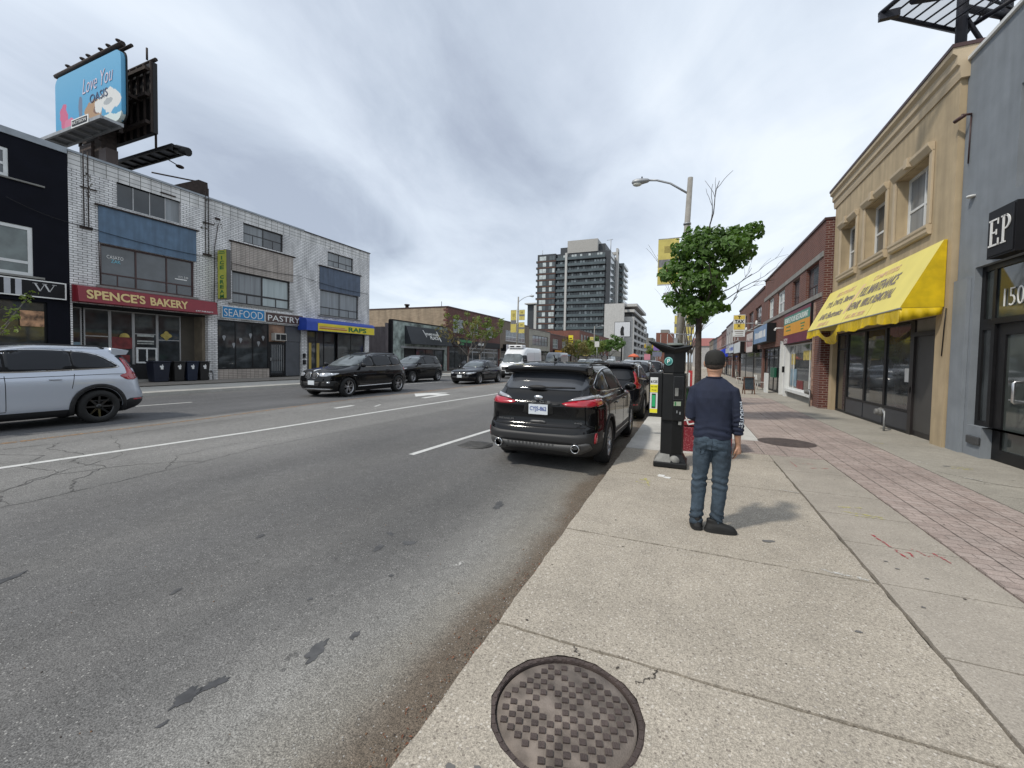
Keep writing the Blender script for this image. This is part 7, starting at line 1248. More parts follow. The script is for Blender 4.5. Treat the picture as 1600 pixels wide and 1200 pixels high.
# --- silver SUV, tall rear lamps
CRV = dict(wb=2.70, wr=.36, arch=.415, hw=.93, clad=.36, paint=p_silver, wheel='dark', archclad=.085,
    rows=[(.20, 2.15, -2.05, .82, 3, 4.5), (.28, 2.28, -2.22, .89, 3, 4.5), (.42, 2.32, -2.33, .925, 3, 4.5), (.55, 2.32, -2.34, .93, 3, 4.5), (.70, 2.30, -2.27, .93, 3.2, 5), (.85, 2.25, -2.24, .925, 3.2, 5), (.96, 2.12, -2.22, .91, 3.2, 5), (1.02, 1.75, -2.18, .89, 3.2, 5), (1.07, 1.30, -2.17, .87, 3.2, 5), (1.14, 1.0, -2.15, .845, 3.4, 5), (1.25, .78, -2.10, .81, 3.5, 5), (1.40, .48, -2.01, .75, 3.5, 5), (1.53, .18, -1.88, .70, 3.6, 5), (1.60, -.05, -1.84, .65, 3.6, 5), (1.65, -.3, -1.72, .56, 3.4, 4.5), (1.68, -.55, -1.45, .40, 3, 4), (1.69, -.8, -1.15, .2, 2.6, 3)],
    frames=[[(.92, 1.12), (.42, 1.50), (-.1, 1.595), (-.8, 1.60), (-1.35, 1.54), (-1.66, 1.33), (-1.80, 1.20), (-1.2, 1.165), (-.3, 1.12)]], fw=.026,
    sidewin=[[(.80, 1.15), (.38, 1.47), (.12, 1.54), (.02, 1.55), (.02, 1.145)], [(-.01, 1.148), (-.01, 1.552), (-.5, 1.565), (-.93, 1.56), (-.95, 1.175)], [(-.965, 1.178), (-.945, 1.558), (-1.32, 1.50), (-1.60, 1.31), (-1.68, 1.21)]],
    seams=[[(.98, .40), (1.02, .85), (.95, 1.06)], [(.02, .40), (.02, 1.06)], [(-.90, .78), (-.96, 1.08)], [(-1.9, 1.06), (-1.6, 1.065), (-.6, 1.04), (.9, 1.0)], [(.02, .38), (.98, .38)]], handles=[(-.66, .98), (.30, .98)], trims=[],
    mirror=(.70, 1.10), mirw=.87, lamps=[('tail_lamp', m_red, 'S', [(-1.72, 1.03), (-1.86, .93), (-2.06, .92), (-2.03, 1.10), (-1.94, 1.24), (-1.86, 1.38), (-1.80, 1.37), (-1.87, 1.20), (-1.90, 1.09)], .010), ('tail_lamp', m_red, 'B', [(.81, .94), (.68, .95), (.62, 1.05), (.71, 1.12), (.62, 1.42), (.67, 1.43), (.77, 1.14)], .010), ('reflector', m_red, 'B', [(.80, .45), (.60, .45), (.60, .49), (.80, .49)], .008), ('fuel_flap_gap', m_seam, 'S', [(-1.78, .82), (-1.54, .82), (-1.52, .96), (-1.80, .96)], .0015)][:3],
    single=[('rear_window', m_cgl, 'B', [(-.76, 1.16), (.76, 1.16), (.66, 1.52), (-.66, 1.52)], .006, 1), ('windscreen', m_wsh, 'F', [(-.72, 1.10), (.72, 1.10), (.60, 1.52), (-.60, 1.52)], .006, 1), ('bumper_lower', m_clad, 'B', [(-.88, .50), (.88, .50), (.8, .26), (-.8, .26)], .008, 0)],
    spoiler=(-2.04, -1.66, 1.615, .66), rail=(-1.55, .45, 1.675, .60), railm=m_clad, plate=('B', 0, .78, ''))
vehicle('passing_suv', 'silver SUV driving past at the left edge, dark wheels, seen from the side', CRV, (-12.72, 4.85-1.35, roadz(-12.7)), R(-90))
C2 = dict(CRV); C2['paint'] = p_black2; C2['wheel'] = 'plain'
vehicle('parked_suv', 'black SUV with tall red tail lamps parked ahead of the first black one', C2, (-2.08, 14.35, roadz(-2.1)), R(90))
# --- black SUV coming towards the camera
BMW = dict(wb=2.95, wr=.37, arch=.415, hw=.96, clad=.30, paint=p_black, wheel='bmw',
    rows=[(.20, 2.15, -2.20, .82, 3.2, 4.2), (.30, 2.34, -2.38, .92, 3.2, 4.2), (.45, 2.40, -2.44, .955, 3.4, 4.2), (.60, 2.40, -2.42, .96, 3.4, 4.4), (.78, 2.38, -2.36, .96, 3.4, 4.6), (.90, 2.34, -2.33, .95, 3.3, 4.6), (.99, 2.20, -2.32, .935, 3.2, 4.6), (1.05, 1.85, -2.30, .91, 3.2, 4.6), (1.11, 1.40, -2.24, .885, 3.2, 4.8), (1.17, 1.05, -2.17, .86, 3.3, 4.8), (1.28, .82, -2.08, .815, 3.5, 4.8), (1.44, .50, -1.98, .75, 3.6, 5), (1.58, .18, -1.90, .68, 3.6, 5), (1.66, -.08, -1.84, .62, 3.6, 5), (1.71, -.35, -1.7, .53, 3.4, 4.5), (1.735, -.6, -1.45, .38, 3, 4), (1.745, -.85, -1.2, .2, 2.6, 3)],
    frames=[[(1.02, 1.12), (.46, 1.54), (.1, 1.62), (-.8, 1.63), (-1.55, 1.53), (-1.86, 1.32), (-1.76, 1.21), (-1.2, 1.16)]],
    sidewin=[[(.88, 1.15), (.44, 1.51), (.1, 1.58), (.06, 1.15)], [(0, 1.155), (.03, 1.58), (-.5, 1.595), (-1.02, 1.57), (-1.05, 1.18)], [(-1.10, 1.185), (-1.06, 1.56), (-1.5, 1.49), (-1.77, 1.32), (-1.68, 1.22)]],
    seams=[[(1.05, .40), (1.08, .9), (1.0, 1.12)], [(.03, .40), (.03, 1.13)], [(-1.0, .85), (-1.07, 1.16)]], handles=[(-.75, 1.0), (.28, 1.0)], trims=[(.045, (-.98, .40), (1.0, .38)), (.02, (1.1, .80), (1.25, .82))], mirror=(.80, 1.20), mirw=.90,
    lamps=[('headlamp', m_hl, 'F', [(.36, .90), (.36, .80), (.60, .775), (.80, .82), (.81, .90), (.65, .925)], .010), ('headlamp_side', m_hl, 'S', [(2.14, .82), (1.95, .86), (1.88, .91), (2.12, .905)], .010), ('kidney_grille', m_chr, 'F', [(.03, .93), (.04, .72), (.14, .69), (.32, .74), (.33, .90), (.2, .95)], .012), ('grille_mesh', m_clad, 'F', [(.055, .91), (.06, .745), (.15, .715), (.29, .76), (.30, .89), (.2, .925)], .018), ('air_intake', m_clad, 'F', [(.50, .60), (.46, .42), (.80, .42), (.88, .62)], .008), ('fog_lamp', m_hl, 'F', [(.66, .60), (.66, .53), (.74, .53), (.74, .60)], .014), ('tail_lamp', m_red, 'S', [(-2.08, .93), (-1.9, 1.0), (-1.88, 1.08), (-2.06, 1.10)], .01), ('mesh_gap', m_hl, 'F', band([(.12, .90), (.12, .74)], .008), .022), ('mesh_gap', m_hl, 'F', band([(.18, .91), (.18, .74)], .008), .022), ('mesh_gap', m_hl, 'F', band([(.24, .90), (.24, .76)], .008), .022)],
    single=[('windscreen', m_wsh, 'F', [(-.76, 1.16), (.76, 1.16), (.60, 1.60), (-.60, 1.60)], .006, 1), ('rear_window', m_cgl, 'B', [(-.74, 1.20), (.74, 1.20), (.6, 1.58), (-.6, 1.58)], .006, 1), ('lower_grille', m_clad, 'F', [(-.42, .58), (.42, .58), (.36, .42), (-.36, .42)], .008, 0), ('skid_strip', m_chr, 'F', [(-.80, .34), (.80, .34), (.66, .27), (-.66, .27)], .010, 1), ('round_badge', m_plate, 'F', [(.05*math.cos(R(a)), 1.0+.04*math.sin(R(a))) for a in range(0, 360, 45)], .012, 1)],
    plate=('F', .02, .55, ''), rail=(-1.55, .25, 1.71, .62), railm=m_clad)
vehicle('oncoming_suv', 'glossy black SUV with chrome window line driving towards the camera', BMW, (-12.78, 13.62, roadz(-12.8)), R(-90))
KIA = dict(BMW); KIA.update(wb=2.80, wheel='kia', lamps=[('headlamp', m_hl, 'F', [(.50, .92), (.48, .82), (.80, .84), (.81, .93)], .01), ('headlamp_side', m_hl, 'S', [(2.14, .84), (1.92, .88), (1.85, .93), (2.12, .93)], .01), ('tail_lamp', m_red, 'S', [(-2.08, .93), (-1.9, 1.0), (-1.88, 1.06), (-2.06, 1.08)], .01)], trims=[(.02, (-1.1, 1.155), (.95, 1.125)), (.03, (-1.78, 1.24), (-1.86, 1.32), (-1.5, 1.54))], framem=m_seam, plate=('F', 0, .5, ''), rail=(-1.5, .2, 1.70, .6)); KIA['single'] = BMW['single'][:3]
vehicle('parked_dark_suv', 'black SUV standing by the far kerb in front of the black awning shop', KIA, (-16.5, 22.6, roadz(-16.5)), R(-90))
SED = dict(wb=2.66, wr=.33, arch=.375, hw=.90, clad=.26, paint=p_black2, wheel='plain',
    rows=[(.18, 2.10, -2.20, .80, 3.2, 4), (.28, 2.22, -2.34, .87, 3.2, 4), (.42, 2.27, -2.38, .895, 3.3, 4), (.60, 2.26, -2.36, .90, 3.3, 4), (.74, 2.20, -2.33, .895, 3.2, 4), (.82, 2.02, -2.30, .885, 3.2, 4), (.88, 1.65, -2.26, .865, 3.2, 4), (.93, 1.20, -2.20, .845, 3.2, 4), (.98, .95, -2.05, .82, 3.2, 4), (1.02, .82, -1.80, .80, 3.3, 4), (1.10, .68, -1.55, .765, 3.4, 4), (1.22, .42, -1.22, .70, 3.5, 4.2), (1.33, .12, -.95, .63, 3.5, 4.2), (1.40, -.12, -.75, .54, 3.4, 4), (1.44, -.3, -.6, .40, 3, 3.6), (1.455, -.4, -.5, .2, 2.6, 3)],
    frames=[[(.92, .95), (.32, 1.31), (.0, 1.375), (-.5, 1.36), (-.98, 1.21), (-1.36, 1.01), (-1.2, .97)]], fw=.012, framem=m_chr,
    sidewin=[[(.78, .98), (.30, 1.27), (.0, 1.34), (-.02, .98)], [(-.07, .98), (-.06, 1.345), (-.5, 1.33), (-.95, 1.19), (-1.22, 1.03), (-1.18, 1.0)]], seams=[[(.90, .35), (.95, .75), (.86, .95)], [(-.05, .35), (-.05, .96)], [(-.95, .72), (-1.12, .98)]], handles=[(-.80, .83), (.14, .83)], mirror=(.62, 1.0), mirw=.85,
    lamps=[('headlamp', m_hl, 'F', [(.42, .70), (.44, .60), (.72, .61), (.75, .72)], .01), ('headlamp_side', m_hl, 'S', [(2.02, .63), (1.78, .68), (1.72, .73), (2.0, .73)], .01), ('tail_lamp', m_red, 'S', [(-2.02, .72), (-1.85, .76), (-1.83, .84), (-2.0, .86)], .01)],
    single=[('windscreen', m_wsh, 'F', [(-.70, 1.01), (.70, 1.01), (.54, 1.33), (-.54, 1.33)], .006, 1), ('rear_window', m_cgl, 'B', [(-.68, 1.06), (.68, 1.06), (.54, 1.33), (-.54, 1.33)], .006, 1), ('grille', m_clad, 'F', [(-.40, .68), (.40, .68), (.36, .60), (-.36, .60)], .008, 0), ('grille_bar', m_chr, 'F', [(-.40, .66), (.40, .66), (.40, .645), (-.40, .645)], .012, 0), ('badge', m_chr, 'F', [(.055*math.cos(R(a)), .66+.055*math.sin(R(a))) for a in range(0, 360, 45)], .014, 1), ('lower_grille', m_clad, 'F', [(-.6, .46), (.6, .46), (.5, .34), (-.5, .34)], .008, 0)], plate=('F', .0, .48, ''))
vehicle('oncoming_sedan', 'dark sedan driving towards the camera in front of the red brick block', SED, (-12.25, 23.4, roadz(-12.2)), R(-90))
VAN = dict(wb=3.65, wr=.35, arch=.40, hw=.99, clad=.55, paint=p_whitec, wheel='plain', cladpaint=False, wrnd=1,
    rows=[(.22, 2.75, -2.75, .90, 4, 7), (.35, 2.92, -2.85, .98, 4, 7), (.6, 2.95, -2.86, 1.0, 4, 7), (.9, 2.90, -2.86, 1.0, 4, 7), (1.05, 2.80, -2.86, 1.0, 4, 7), (1.15, 2.55, -2.86, .995, 4, 7), (1.25, 2.25, -2.86, .99, 4, 7), (1.5, 2.05, -2.86, .97, 4, 7), (1.9, 1.75, -2.85, .95, 4, 7), (2.15, 1.50, -2.84, .93, 4, 7), (2.35, 1.20, -2.82, .90, 4, 7), (2.46, .9, -2.76, .82, 4, 6), (2.50, .5, -2.6, .6, 3.5, 5), (2.52, .0, -2.0, .3, 3, 4)],
    sidewin=[[(1.95, 1.30), (1.72, 1.85), (1.15, 1.85), (1.1, 1.30)]], seams=[[(1.0, .5), (1.0, 2.0)], [(-.6, .5), (-.6, 2.2)], [(2.1, .7), (1.95, 1.25)]], handles=[(1.15, 1.15)], mirror=(1.95, 1.45), mirw=1.0, mirm=m_clad,
    lamps=[('headlamp', m_hl, 'F', [(.60, 1.02), (.58, .86), (.92, .88), (.96, 1.12)], .012)],
    single=[('windscreen', m_wsh, 'F', [(-.84, 1.24), (.84, 1.24), (.78, 1.95), (-.78, 1.95)], .006, 1), ('grille', m_clad, 'F', [(-.5, .90), (.5, .90), (.46, .66), (-.46, .66)], .008, 0), ('bumper', m_clad, 'F', [(-.95, .62), (.95, .62), (.9, .3), (-.9, .3)], .008, 0)], plate=('F', 0, .5, ''))
V, tr = vehicle('delivery_van', 'tall white delivery van with a rooftop cooling unit facing the camera', VAN, (-12.95, 32.6, roadz(-12.7)), R(-90), cat='van')
b = MB(); b.box(.6, 1.35, -.62, .62, 2.40, 2.68); b.build('cooling_unit', p_whitec, V, bevel=.05); part(V, 'cooling_grille', m_clad, (1.352, 1.36, -.45, -.1, 2.50, 2.60), (1.352, 1.36, .1, .45, 2.50, 2.60))
# lower-detail traffic far down the street reuses the same body shapes
def far(name, label, base, col, x, y, rz, cat='car', **kw):
    s = dict(base); s['paint'] = col; s.update(kw); return vehicle(name, label, s, (x, y, roadz(x)), rz, cat, 'distant traffic')
S3 = dict(SED); S3['lamps'] = S3['lamps'][2:]+[('tail_lamp', m_red, 'B', [(.5, .76), (.5, .86), (.85, .86), (.85, .76)], .01)]
far('parked_suv', 'dark SUV with a white roof edge parked third along the right kerb', KIA, p_grey, -2.2, 20.6, R(90)); far('grey_pickup', 'grey green SUV facing the camera far down the middle of the street', BMW, p_grey, -9.9, 47, R(-90)); far('silver_van', 'pale van standing behind the white delivery van', VAN, p_grey, -15.8, 52, R(-90), 'van')
far('white_car', 'white sedan driving away in the right lane beyond the parked cars', S3, p_whitec, -6.4, 33, R(90)); far('dark_car', 'dark sedan driving away ahead of the white one', S3, p_black2, -6.3, 24.5, R(90)); 
far('white_truck', 'white pickup cab waiting in the distance', KIA, p_whitec, -12.6, 74, R(-90), 'truck'); far('white_truck', 'second white pickup cab just right of the first one', KIA, p_whitec, -9.9, 76, R(-90), 'truck'); far('distant_car', 'distant silver car in the oncoming lane', SED, p_silver, -12.4, 66, R(-90)); far('distant_car', 'distant black car parked on the right kerb', KIA, p_black2, -2.2, 29, R(90)); far('distant_car', 'distant grey car parked behind the brown bare trees', SED, p_grey, -2.1, 37, R(90)); far('distant_car', 'dark red car far off in the left lane', SED, paint('dark_red_paint', (.12, .01, .015)), -12.4, 82, R(-90))
far('distant_car', 'distant white car by the left kerb', KIA, p_whitec, -16.6, 70, R(-90))
# ======================================================= THE STANDING MAN
def sk(s): return Vector(s)
def remeshed(mb, name, mats, par, vox, smooth=6, fn=None):
    o = mb.build(name, mats, None, recalc=True); md = o.modifiers.new('r', 'REMESH'); md.mode = 'VOXEL'; md.voxel_size = vox; m2 = o.modifiers.new('s', 'SMOOTH'); m2.iterations = smooth; m2.factor = .5
    dg = bpy.context.evaluated_depsgraph_get(); me = bpy.data.meshes.new_from_object(o.evaluated_get(dg)); bpy.data.objects.remove(o)
    if fn:
        for v in me.vertices: fn(v)
    me.polygons.foreach_set('use_smooth', [True]*len(me.polygons)); me.name = name; me.materials.clear()
    for m in (mats if isinstance(mats, list) else [mats]): me.materials.append(m)
    ob = bpy.data.objects.new(name, me); COL.objects.link(ob); ob.parent = par; return ob
def loft(mb, secs, n=28):
    """closed body of elliptical sections (cx, cy, z, rx, ry, power)"""
    rings = []
    for cx, cy, z, rx, ry, pw in secs: rings.append([mb.bm.verts.new((cx+rx*math.copysign(abs(math.cos(2*math.pi*k/n))**(2/pw), math.cos(2*math.pi*k/n)), cy+ry*math.copysign(abs(math.sin(2*math.pi*k/n))**(2/pw), math.sin(2*math.pi*k/n)), z)) for k in range(n)])
    for a, b_ in zip(rings, rings[1:]):
        for k in range(n): mb.bm.faces.new((a[k], a[(k+1) % n], b_[(k+1) % n], b_[k]))
    mb.bm.faces.new(rings[0][::-1]); mb.bm.faces.new(rings[-1])
from mathutils import noise as NS
MAN = empty('person', (.235, 4.42, SZ), R(-4), 'man seen from behind in a navy long sleeved shirt, blue jeans and dark cap', 'person')
m_skin = M('skin', (.42, .235, .155), .55, var=.08, scale=12, bump=.1, bscale=150); m_skin.node_tree.nodes['Principled BSDF'].inputs['Subsurface Weight'].default_value = .12; m_skin.node_tree.nodes['Principled BSDF'].inputs['Subsurface Radius'].default_value = (.02, .008, .004)
m_navy = M('navy_jersey', (.009, .014, .034), .85, var=.15, scale=6, bump=.25, bscale=350); m_cap = M('black_cap', (.014, .013, .011), .85, var=.2, bump=.3, bscale=300); m_shoe = M('black_shoe', (.008, .008, .008), .65, var=.2); m_sole = M('shoe_sole', (.012, .012, .012), .8); m_hair = M('dark_hair', (.035, .024, .018), .8, var=.5, scale=60)
m_jean = M('denim', (.036, .055, .076), .9, var=.42, scale=6, bump=.3, bscale=400, fine=.15)
# body: one surface from head to ankles
b = MB(); loft(b, [(0, .02, 1.44, .062, .062, 2), (0, .035, 1.50, .057, .06, 2), (0, .045, 1.545, .066, .078, 2), (0, .06, 1.58, .074, .092, 2.1), (0, .065, 1.62, .078, .098, 2.1), (0, .065, 1.66, .077, .097, 2), (0, .06, 1.69, .064, .082, 2), (0, .06, 1.71, .03, .04, 2)])
b.ball((0, .155, 1.535), (.034, .03, .035)); b.ball((0, .168, 1.60), (.014, .02, .024)); b.ball((0, .172, 1.585), (.018, .016, .012)); b.ball((-.032, .148, 1.622), (.015, .014, .011)); b.ball((.032, .148, 1.622), (.015, .014, .011)); b.ball((0, .163, 1.555), (.024, .012, .008)); b.ball((0, .145, 1.64), (.052, .022, .014))
for s in (-1, 1): b.ball((s*.083, .055, 1.60), (.009, .021, .033)); b.ball((s*.089, .045, 1.605), (.007, .013, .028))
loft(b, [(0, 0, .86, .14, .095, 2.2), (0, 0, 1.0, .135, .085, 2.2), (0, 0, 1.15, .14, .09, 2.2), (0, 0, 1.3, .155, .095, 2.2), (0, .0, 1.38, .14, .08, 2), (0, .01, 1.45, .07, .06, 2)])
RA = [(.165, 0, 1.36), (.205, -.01, 1.22), (.225, -.01, 1.10), (.232, .01, .98), (.236, .03, .88), (.238, .04, .845)]; b.tube(RA, [.045, .042, .036, .038, .0285, .026], 14)
LA = [(-.165, 0, 1.36), (-.2, -.02, 1.22), (-.21, -.03, 1.11), (-.19, .08, 1.09), (-.13, .19, 1.10), (-.10, .225, 1.105)]; b.tube(LA, [.045, .042, .036, .036, .028, .026], 14)
b.tube([(-.085, 0, .9), (-.105, .01, .48), (-.125, -.01, .09)], [.075, .05, .035], 12); b.tube([(.085, 0, .9), (.085, .01, .48), (.058, -.01, .08)], [.075, .05, .035], 12)
def hand(b, w_, dirv, palm_n, side, curl):
    """palm, four fingers of unequal length and a thumb from the side of the palm"""
    w_ = Vector(w_); d = Vector(dirv).normalized(); n = Vector(palm_n).normalized(); s = d.cross(n).normalized()*side
    b.tube([w_-d*.01, w_+d*.025, w_+d*.06, w_+d*.085], [.025, .030, .036, .033], 12)
    for i, (o_, L_) in enumerate(((-.027, .066), (-.009, .075), (.009, .070), (.026, .055))):
        p = w_+d*.085+s*o_; P_ = [p-d*.02, p]; dd = d
        for k in range(3): dd = (dd+n*curl*(.9+.25*i*.3)).normalized(); p = p+dd*L_*(.42, .33, .25)[k]; P_.append(p)
        b.tube(P_, [.0095, .0092, .0085, .0078, .0062], 8)
    q = w_+d*.03-s*.026; b.tube([q, q-s*.018+d*.018+n*.01, q-s*.022+d*.045+n*.02, q-s*.014+d*.068+n*.03], [.0125, .0115, .010, .0075], 8)
hand(b, (.238, .042, .84), (-.03, .12, -1), (-1, .25, 0), 1, .42); hand(b, (-.10, .225, 1.105), (.35, .9, .1), (.2, -.1, 1), 1, .55)
remeshed(b, 'body', m_skin, MAN, .0045, 3)
# phone held in front
part(MAN, 'x', m_blackm, (-.09, -.02, .30, .31, 1.10, 1.23), bevel=.005).name = 'x_phone'; ph = bpy.data.objects['x_phone']; ph.parent = None; ph.name = 'mobile_phone'; ph.location = (.245, 4.42, SZ); tag(ph, 'dark phone held in the left hand of the man, hidden in front of him', 'phone')
def wr(v):
    """folds of the shirt: horizontal bunching at hem and lower sleeve, soft creases elsewhere"""
    c = v.co; n_ = v.normal; k = 0; am = .35 if abs(c.x) > .175 else 1; am *= max(0, min(1, (1.40-c.z)/.05))
    low = max(0, 1-abs(c.z-.97)/.12) if abs(c.x) < .2 else 0; k += low*.008*math.sin(c.z*95+11*NS.noise(Vector((c.x*6, c.y*6, 1)))+c.x*16)*(.6+NS.noise(Vector((c.x*9, c.y*9, c.z*12))))
    if c.x > .19 and c.z < 1.18: k += .0035+.0045*math.sin(c.z*135+4*NS.noise(c*8))*min(1, (1.18-c.z)/.08)
    if c.x < -.12 and c.y > .0: k += .005*math.sin(c.y*90+c.x*60)
    k += am*(.010*NS.noise(Vector((c.x*7, c.y*7, c.z*3.2)))+.005*NS.noise(Vector((c.x*18, c.y*18, c.z*11))))
    # diagonal pulls from the shoulder blade
    k += .004*math.sin((c.z*1.0+c.x*1.4)*42)*max(0, 1-abs(c.z-1.2)/.15)*(.5+.5*NS.noise(Vector((c.x*4, 3, c.z*4))))
    v.co = c+n_*k
b = MB(); loft(b, [(0, .0, .893, .178, .122, 2.3), (0, 0, .93, .182, .126, 2.3), (0, 0, 1.0, .176, .12, 2.3), (0, 0, 1.08, .173, .116, 2.3), (0, -.002, 1.18, .18, .118, 2.3), (0, -.005, 1.28, .19, .12, 2.3), (0, -.003, 1.35, .188, .108, 2.2), (0, 0, 1.395, .158, .088, 2.1), (0, .008, 1.43, .115, .076, 2), (0, .018, 1.455, .080, .070, 2), (0, .026, 1.478, .070, .068, 2)], 36)
for s in (-1, 1): b.tube([(s*.03, .02, 1.435), (s*.09, .01, 1.405), (s*.15, 0, 1.365)], [.055, .055, .05], 14)
b.tube([(.13, -.002, 1.365), (.178, 0, 1.345), (.208, -.01, 1.22), (.228, -.012, 1.10), (.235, .01, 1.0), (.236, .025, .945)], [.052, .062, .059, .054, .052, .047], 18); b.tube([(-.13, -.002, 1.365), (-.178, 0, 1.345), (-.203, -.02, 1.22), (-.213, -.03, 1.10), (-.19, .08, 1.085), (-.15, .15, 1.10)], [.052, .062, .059, .055, .05, .046], 18)
SH = remeshed(b, 'shirt', m_navy, MAN, .0065, 5, wr)
b = MB(); b.lathe([(.067, 0), (.075, -.004), (.073, .008), (.068, .009), (.067, 0)], (0, .024, 1.473), n=28); b.build('collar', m_navy, SH)
bmv = bmesh.new(); bmv.from_mesh(SH.data); st = BVHTree.FromBMesh(bmv); bmv.free(); vs_, fs_ = text_bm('MODUTET', .03); bm = bmesh.new(); bv = []
for a, c in vs_:
    z = 1.26-.25*a; ang = R(-50+34*c); org = Vector((.20, -.01, z))+Vector((math.cos(ang), math.sin(ang), 0))*.4; h = st.ray_cast(org, -Vector((math.cos(ang), math.sin(ang), 0)))
    bv.append(bm.verts.new((h[0]+Vector((math.cos(ang), math.sin(ang), 0))*.003) if h[0] else org))
for f in fs_:
    try: bm.faces.new([bv[i] for i in f])
    except ValueError: pass
me = bpy.data.meshes.new('sleeve_lettering'); bm.to_mesh(me); bm.free(); me.materials.append(M('sleeve_white', (.6, .64, .68), .6)); o = bpy.data.objects.new('sleeve_lettering', me); COL.objects.link(o); o.parent = SH
def jw(v):
    c = v.co; n_ = v.normal; k = .012*NS.noise(Vector((c.x*10, c.y*10, c.z*6)))+.005*NS.noise(c*26)
    for zc, am in ((.46, .009), (.12, .012), (.80, .004)): k += am*math.sin(c.z*95+9*NS.noise(Vector((c.x*6, c.y*6, zc)))+c.x*20)*max(0, 1-abs(c.z-zc)/.11)
    v.co = c+n_*k
b = MB(); loft(b, [(0, .0, .79, .172, .112, 2.2), (0, -.006, .84, .178, .122, 2.3), (0, -.006, .89, .174, .118, 2.3), (0, 0, .935, .165, .108, 2.3)], 32)
b.tube([(-.084, 0, .83), (-.092, -.002, .72), (-.100, .004, .60), (-.108, .008, .48), (-.114, .0, .35), (-.120, -.01, .2), (-.124, -.012, .10), (-.125, -.008, .045)], [.094, .090, .082, .072, .068, .063, .062, .064], 22)
b.tube([(.086, 0, .83), (.090, -.002, .72), (.092, .004, .60), (.086, .008, .48), (.082, .0, .35), (.070, -.008, .2), (.060, -.012, .10), (.058, -.01, .035)], [.094, .091, .083, .074, .070, .064, .062, .064], 22)
J = remeshed(b, 'jeans', m_jean, MAN, .007, 4, jw)
bmv = bmesh.new(); bmv.from_mesh(J.data); jt = BVHTree.FromBMesh(bmv); bmv.free()
m_stitch = M('denim_dark', (.020, .032, .048), .9); m_df = M('denim_faded', (.075, .10, .13), .9, var=.3, scale=14)
for sx in (-1, 1):
    x0, x1 = (.048, .150) if sx > 0 else (-.150, -.048); pp = [(x0, .868), (x1, .862), (x1-.004, .765), ((x0+x1)/2, .735), (x0+.004, .765)]
    f_ = VW['B']; 
    def on(p): h = jt.ray_cast(Vector((p[0], -1, p[1])), Vector((0, 1, 0))); return (h[0]+Vector((0, -.003, 0))) if h[0] else Vector((p[0], -.12, p[1]))
    b = MB()
    for i in range(5):
        a, c = Vector(pp[i]), Vector(pp[(i+1) % 5]); P_ = [on(a.lerp(c, k/6)) for k in range(7)]; b.tube(P_, .0013, 4)
    b.build('pocket_seam', m_stitch, J)
b = MB(); b.tube([on((.002+.004*math.sin(k), .90-.02*k)) for k in range(8)], .002, 4); b.build('seat_seam', m_stitch, J)
b = MB(); b.tube([on((.055+.012*k, .908-.0006*k)) for k in range(7)], .0045, 5); b.build('blue_waistband', M('bright_blue_elastic', (.03, .14, .45), .6), J)
def shoe(px, py, rz, roll=0):
    T = empty('shoe', (px, py, 0), rz); T.parent = MAN; b = MB(); loft(b, [(0, .045, .012, .052, .137, 2.9), (0, .045, .035, .052, .137, 2.9), (0, .038, .062, .050, .122, 2.5), (0, .0, .085, .040, .080, 2.1), (0, -.03, .11, .038, .05, 2), (0, -.035, .125, .034, .044, 2)], 26)
    remeshed(b, 'upper', m_shoe, T, .006, 3); b = MB(); loft(b, [(0, .045, .0, .055, .142, 3), (0, .045, .026, .057, .144, 3)], 30); b.build('sole', m_sole, T); b = MB()
    for k in range(3): b.tube([(-.024, .045+.018*k, .088-.008*k), (0, .05+.018*k, .094-.008*k), (.024, .045+.018*k, .088-.008*k)], .003, 5)
    b.build('laces', m_sole, T)
shoe(-.125, .0, R(10)); shoe(.06, -.035, R(-80))
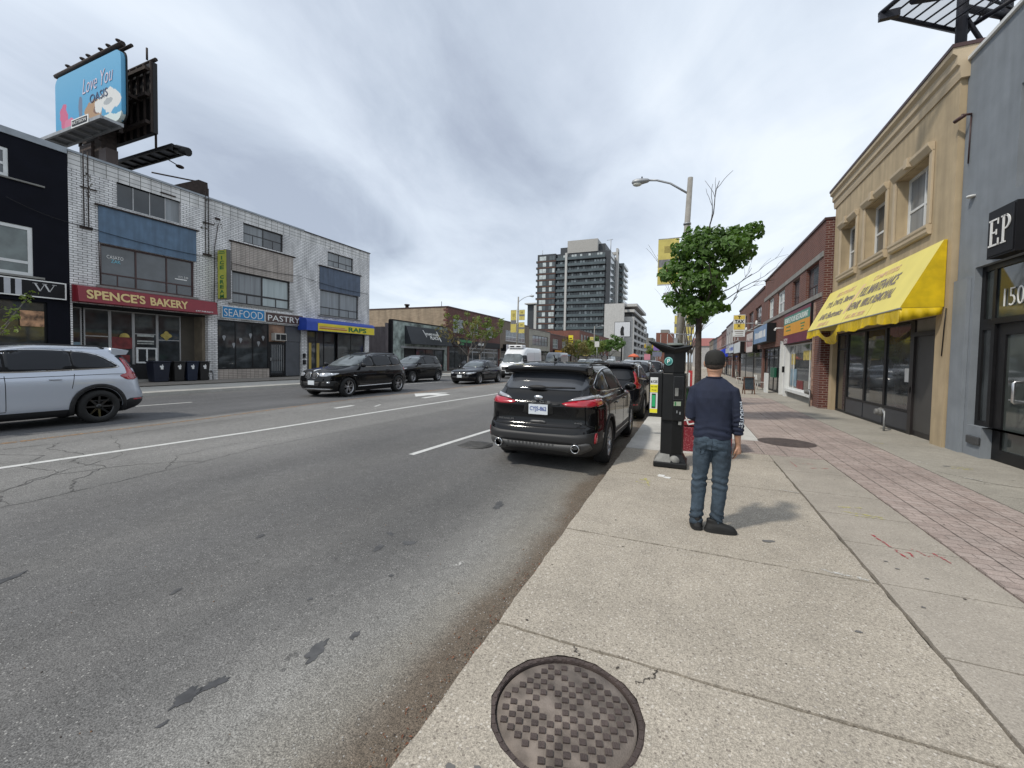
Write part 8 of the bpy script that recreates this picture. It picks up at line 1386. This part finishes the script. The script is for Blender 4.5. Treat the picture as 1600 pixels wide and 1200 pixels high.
# cap and short hair
b = MB(); rings = []
pr = [(.080, .102, 1.592), (.087, .109, 1.602), (.089, .111, 1.635), (.088, .109, 1.665), (.081, .10, 1.697), (.066, .082, 1.72), (.040, .05, 1.735), (.006, .008, 1.741)]
for rx, ry_, z in pr: rings.append([b.bm.verts.new((rx*math.cos(2*math.pi*k/32), .055+ry_*math.sin(2*math.pi*k/32), z+(.012 if math.sin(2*math.pi*k/32) > .2 and z < 1.62 else 0))) for k in range(32)])
for a, c in zip(rings, rings[1:]):
    for k in range(32): b.bm.faces.new((a[k], a[(k+1) % 32], c[(k+1) % 32], c[k])).smooth = True
b.bm.faces.new(rings[-1])
CAP = b.build('cap', m_cap, MAN); b = MB(); b.ball((0, .055, 1.741), (.008, .008, .005)); b.prism([(-.068, .14), (-.06, .20), (-.03, .235), (.03, .235), (.06, .20), (.068, .14)], 'z', 1.612, 1.618); b.build('peak', m_cap, CAP)
b = MB(); P_ = [(.070*math.sin(a), .055-.104*math.cos(a), 1.604+.004*math.cos(3*a)) for a in [R(q) for q in range(-55, 56, 10)]]; b.tube(P_, .005, 6); b.tube([(.032*math.cos(R(q)), -.050-.0, 1.61+.026*math.sin(R(q))) for q in range(0, 181, 15)], .004, 6); b.build('strap', m_cap, CAP)
b = MB(); loft(b, [(0, .045, 1.548, .058, .078, 2.1), (0, .055, 1.575, .077, .100, 2.1), (0, .058, 1.605, .082, .104, 2.1), (0, .058, 1.64, .08, .10, 2.1)], 28)
hair = b.build('hair', m_hair, MAN, smooth=True)
for v in hair.data.vertices:
    if v.co.y > .075: v.co.y = .075
# build of the man: slim frame, head a little larger
def slim(v):
    z = v.z
    if z > 1.50: k = 1.03
    elif z > 1.44: k = .92+(z-1.44)/.06*.11
    else: k = .92 if z > .86 else .93
    v.x *= k
    if z > 1.53: v.y = .055+(v.y-.055)*1.06
def walk(o, mx):
    for ch in [c for c in bpy.data.objects if c.parent == o]:
        if ch.type == 'MESH' and not ch.name.startswith(('upper', 'sole', 'laces')):
            for v in ch.data.vertices: slim(v.co)
        if ch.name.startswith('shoe'): ch.location.x *= .9
        else: walk(ch, mx)
walk(MAN, None)
# ---------------------------------------------------------------- closing: labels unique within repeats, tidy categories
for o in bpy.data.objects:
    if o.parent and 'category' in o: del o['category']
